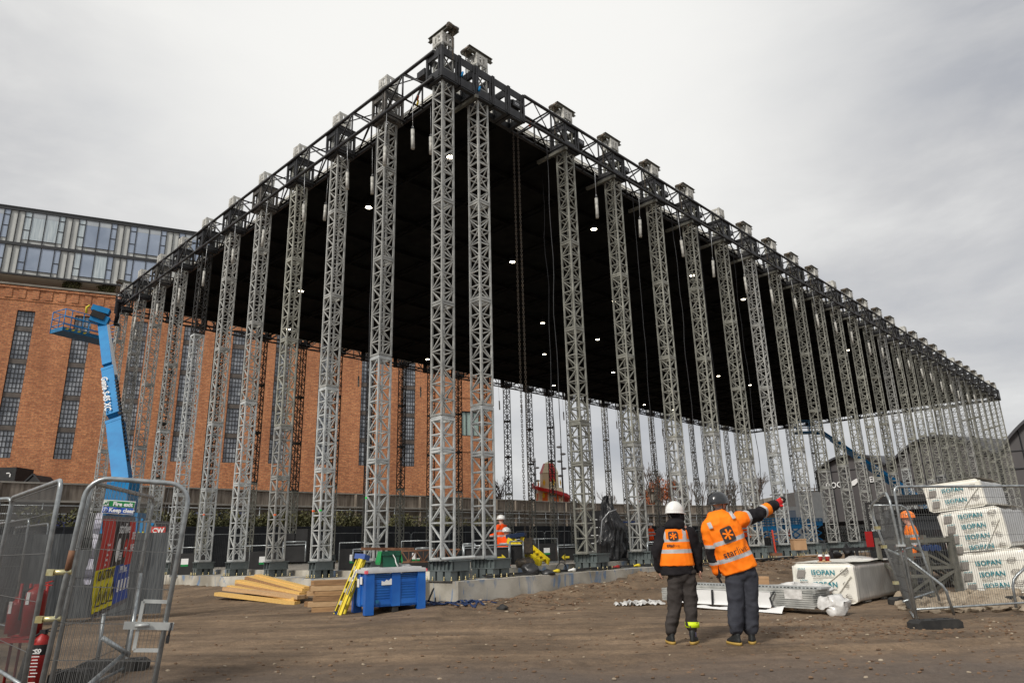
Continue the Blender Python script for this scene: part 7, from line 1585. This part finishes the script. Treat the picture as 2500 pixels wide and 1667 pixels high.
for k in range(4): m.add([bp(.1 + k * .3, -.015, .08), bp(.22 + k * .3, -.015, .08), bp(.32 + k * .3, -.015, .17), bp(.2 + k * .3, -.015, .17)], [(0, 1, 2, 3)])
m.build('hazard_stripes', M_yel, t)
a, b = Yp(226, 752, 32.6), Yp(268, 764, 32.9); m = MB(); m.bar(a, b, .5, .28); m.bar(a + Vector((0, 0, -.45)), b + Vector((0, 0, -.5)), .4, .45); m.k = 1; m.bar(a + Vector((.1, -.18, -.3)), b + Vector((-.1, -.2, -.32)), .2, .32); m.build('control_box', [M_bluem, M_boarda], t)
m = MB(); m.tube([a + Vector((-.15, 0, .15)), a + Vector((-.3, 0, .05)), a + Vector((-.28, 0, -.25))], .05, 6); m.build('yellow_guard', M_yel, t)
p = Yp(277, 806, 33.3); wk = worker((p.x, 33.4, zf + .12), 'dark clothed person working in the raised blue lift basket', (.9, .3, 0), M_bcloth, M_helb, arm='up', stripe=False, h=1.65, trs=M_bcloth, vox=.03)
# ---------------------------------------------------------------- second boom lift, inside the canopy at right
t = thing('boom_lift', 'long thin blue articulated boom lift reaching up inside the canopy at right', 'boom lift'); A_ = [Yp(2310, 1262, 47), Yp(2236, 1215, 48), Yp(2126, 1139, 52), Yp(2030, 1071, 58)]
for k, (a, b) in enumerate(zip(A_, A_[1:])): m = MB(); m.bar(a, b, .45 - k * .07, .62 - k * .12); m.build('boom_section', M_bluem, t)
m = MB(); m.bar(A_[-1], Yp(2008, 1056, 60), .22, .3); m.bar(Yp(2008, 1056, 60), Yp(1992, 1058, 61), .25, .25); m.build('jib', M_bluem, t)
m = MB(); c = Yp(1972, 1056, 61); 
for z_ in (.0, .5, 1.0):
    for a, b in (((-1.1, -.5), (1.1, -.5)), ((1.1, -.5), (1.1, .5)), ((1.1, .5), (-1.1, .5)), ((-1.1, .5), (-1.1, -.5))): m.bar(c + Vector((*a, z_)), c + Vector((*b, z_)), .07)
for xx in (-1.1, 0, 1.1): m.bar(c + Vector((xx, -.5, 0)), c + Vector((xx, -.5, 1)), .07)
m.box(c, (2.2, 1, .15)); m.build('basket', M_blued, t)
m = MB(); c = A_[0]; m.box((c.x + .6, c.y, 2.0), (3.0, 2.0, 1.2)); m.build('turret', M_bluem, t); m = MB(); m.box((c.x + .6, c.y, 1.1), (3.4, 2, .5)); m.build('chassis', M_grey, t)
[wheel(t, (c.x + .6 + dx, c.y + dy, 1.0), .5, .35, (0, 1, 0)) for dx in (-1.3, 1.3) for dy in (-.9, .9)]
m = MB(); mid = A_[1].lerp(A_[2], .45); dd = (A_[2] - A_[1]).normalized(); put_text(m, 'Genie', .5, frameM(A_[0].lerp(A_[1], .75) + Vector((0, -.3, 0)), -dd, (0, 0, 1)), ext=.01, bold=.01); m.build('lettering', M_sig_w, t)
# ---------------------------------------------------------------- blue scissor lifts
def scissor(px0, px1, ptop, pdeck, yy, lb, zg=.5):
    a, b = Yp(px0, pdeck, yy), Yp(px1, pdeck, yy); zt_ = Yp(px0, ptop, yy).z; W_ = b.x - a.x; t = thing('scissor_lift', lb, 'scissor lift', (a.x, yy, zg), 0, 'blue scissor lifts on the slab'); zd = a.z - zg; zt_ -= zg
    m = MB(); m.bb((0, 0, zd - .18), (W_, 1.2, zd + .06)); m.build('platform', M_bluem, t); m = MB()
    for z_ in (.35, .7, 1.0):
        for y_ in (0, 1.2): m.bar((0, y_, zd + (zt_ - zd) * z_), (W_, y_, zd + (zt_ - zd) * z_), .05)
    for k in range(5):
        for y_ in (0, 1.2): m.bar((W_ * k / 4, y_, zd), (W_ * k / 4, y_, zt_), .05)
    m.build('rails', M_blued, t); m = MB(); n = 2; zz = .55; H_ = (zd - .18 - zz) / n
    for k in range(n):
        for y_ in (.1, 1.1): m.bar((.1, y_, zz + k * H_), (W_ - .1, y_, zz + (k + 1) * H_), .09, .05); m.bar((W_ - .1, y_, zz + k * H_), (.1, y_, zz + (k + 1) * H_), .09, .05)
    m.build('scissor_arms', M_bluem, t); m = MB(); m.bb((0, 0, .2), (W_, 1.2, .55)); m.build('chassis', M_grey, t); [wheel(t, (x_, y_, .22), .22, .15, (0, 1, 0)) for x_ in (.25, W_ - .25) for y_ in (0, 1.2)]
scissor(1856, 1906, 1266, 1287, 36, 'blue scissor lift right of the raised arm, nearest of the three')
scissor(1926, 1957, 1264, 1282, 41, 'blue scissor lift right of the nearest one, between towers')
scissor(1970, 2008, 1266, 1276, 46, 'farthest blue scissor lift, in front of the arched hall')
p = Yp(1947, 1262, 62); t = thing('white_van', 'white van or cabin in front of the boarded wall, right of the pointing hand', 'van', (p.x, 62, .4)); m = MB(); m.bb((0, 0, .3), (2.6, 5, 4.6)); m.bb((-.9, 0, .3), (0, 2.6, 3.4)); m.build('body', M_white, t); m = MB(); m.bb((-.8, -.03, 2.2), (-.1, 0, 3.1)); m.build('windscreen', M_gl1, t); m = MB(); m.bb((.2, -.04, 1.2), (2.3, 0, 1.5)); m.build('blue_stripe', M_blueplum, t); wheel(t, (-.3, .2, .45), .45, .3, (0, 1, 0)); wheel(t, (2.0, .2, .45), .45, .3, (0, 1, 0))
# low dark stage rim under the arched halls
o = thing('stage_skirt', 'long low black stage skirt and truss in front of the arched halls', 'stage skirt'); m = MB(); a, b = Yp(1996, 1275, 60), Yp(2200, 1270, 48); m.bar(Vector((a.x, a.y, 1.4)), Vector((b.x + 4, b.y - 2, 1.4)), .3, 1.9); m.build('skirt', M_boarda, o); m = MB()
for z_ in (2.0, 1.4, .9): m.bar(Vector((a.x, a.y - 1, z_)), Vector((b.x, b.y - 1, z_)), .06)
for k in range(40): s = k / 40; q = Vector((a.x + (b.x - a.x) * s, a.y - 1 + (b.y - a.y) * s, 0)); m.bar(q + Vector((0, 0, .9)), q + Vector((.3, 0, 2.0)), .05); m.bar(q + Vector((.3, 0, .9)), q + Vector((0, 0, 2.0)), .05)
m.build('truss_rail', M_galv, o)
# ---------------------------------------------------------------- black pickup with rack, trestles
pc = Yp(2128, 1335, 18.2); t = thing('pickup_truck', 'black pickup truck with a light rack parked behind the orange helmet worker', 'pickup truck', (pc.x + .95, 18.2, 0), math.radians(48)); 
m = MB(); prof = [(0, .55), (0, 1.38), (1.75, 1.38), (1.8, 1.75), (2.1, 1.95), (3.3, 1.95), (4.0, 1.25), (5.1, 1.1), (5.25, .55)]
m.prism(prof, -.95, .95, lambda x, y, z: (x, z, y)); m.build('body', mat('black car paint', (.012, .013, .014), .22, 0, coat=.6), t)
m = MB(); m.prism([(1.9, 1.3), (2.15, 1.85), (3.2, 1.85), (3.75, 1.3)], -.965, -.955, lambda x, y, z: (x, z, y)); m.prism([(1.9, 1.3), (2.15, 1.85), (3.2, 1.85), (3.75, 1.3)], .955, .965, lambda x, y, z: (x, z, y)); m.build('side_windows', M_gl1, t)
for y_ in (-.9, .9): m = MB(); m.bb((-.04, y_ - .09, .95), (.06, y_ + .09, 1.38)); m.build('tail_light', mat('tail light red', (.30, .006, .006), .2), t)
m = MB(); m.bb((-.012, -.35, .85), (-.0, .35, 1.0)); m.build('red_lettering_strip', mat('faded red strip', (.4, .04, .04), .5), t); m = MB(); m.bb((-.1, -.9, .4), (.02, .9, .55)); m.build('bumper', M_black, t)
m = MB(); [m.bb((.1, y_ - .03, 1.15), (1.7, y_ + .03, 1.2)) for y_ in (-.9, .9)]; [m.bar((x_, y_, 1.15), (x_, y_, 2.1), .05) for x_ in (.15, 1.6) for y_ in (-.9, .9)]; [m.bar((x_, -.9, 2.1), (x_, .9, 2.1), .05) for x_ in (.15, 1.6, 2.8)]; [m.bar((.15, y_, 2.1), (2.9, y_, 2.1), .05) for y_ in (-.9, .9)]; m.box((1.6, 0, 2.2), (1.2, 1.6, .18)); m.build('roof_rack', M_boarda, t)
for x_ in (.95, 4.2):
    for y_ in (-.85, .85): wheel(t, (x_, y_, .38), .38, .26, (0, 1, 0))
def trestle(px, pt, pb, yy, w_, lb, rz=.2):
    a = Yp(px, pb, yy); zt_ = Yp(px, pt, yy).z; z_g = gh(a.x, yy); t = thing('steel_trestle', lb, 'trestle', (a.x, yy, z_g), rz, 'grey steel trestles behind the right fence'); H_ = zt_ - z_g; m = MB()
    for x_ in (0, w_): m.bar((x_, 0, 0), (x_, 0, H_), .07); m.bar((x_, .9, 0), (x_, .9, H_), .07); m.bar((x_, 0, H_ - .1), (x_, .9, H_ - .1), .06); m.bar((x_, 0, .25), (x_, .9, H_ * .6), .05)
    m.build('uprights', M_beamg, t); m = MB(); m.bar((0, 0, H_ * .93), (w_, 0, H_ * .93), .09, .06); m.bar((0, 0, H_ * .5), (w_, 0, H_ * .5), .08, .06); m.bar((0, 0, .1), (w_, 0, H_ * .45), .05); m.bar((0, 0, H_ * .88), (w_ * .9, 0, H_ * .52), .05); m.bar((0, .9, H_ * .93), (w_, .9, H_ * .93), .08, .06); m.build('rails', M_beamg, t)
trestle(2240, 1310, 1450, 14.6, .95, 'grey steel trestle right of the orange helmet worker, left of the stack')
trestle(2282, 1305, 1455, 14.9, .6, 'grey steel trestle standing against the left side of the leaning stack', .1)
trestle(2212, 1345, 1440, 14.4, .45, 'lower grey steel trestle at the orange helmet worker', -.4)
t = thing('blue_strap_roll', 'blue strap rolls lying on the trestle below the worker', 'strap roll', Yp(2262, 1338, 14.6)); m = MB(); [m.tube([(k * .12, 0, 0), (k * .12 + .02, .3, .02)], .06, 8) for k in range(3)]; m.build('webbing', M_blueplum, t)
t = thing('metal_basket', 'dark grey mesh stillage behind the right fence panels', 'stillage', (7.4, 15.9, .05), .2); m = MB()
for x_ in (0, 1.3):
    for y_ in (0, .9): m.bar((x_, y_, 0), (x_, y_, .95), .05)
for z_ in (.1, .95): m.bar((0, 0, z_), (1.3, 0, z_), .05); m.bar((0, .9, z_), (1.3, .9, z_), .05); m.bar((0, 0, z_), (0, .9, z_), .05)
m.build('frame', M_black, t); m = MB(); [m.bar((k * .1, 0, .1), (k * .1, 0, .95), .01) for k in range(14)]; [m.bar((0, 0, .1 + k * .12), (1.3, 0, .1 + k * .12), .01) for k in range(8)]; m.bb((.05, .1, .1), (1.25, .8, .6)); m.build('mesh_and_load', M_black, t)
0 and crump('white torn wrap hanging beside the middle pack', Yp(2275, 1275, 15.2), (.13, .05, .09), 77)
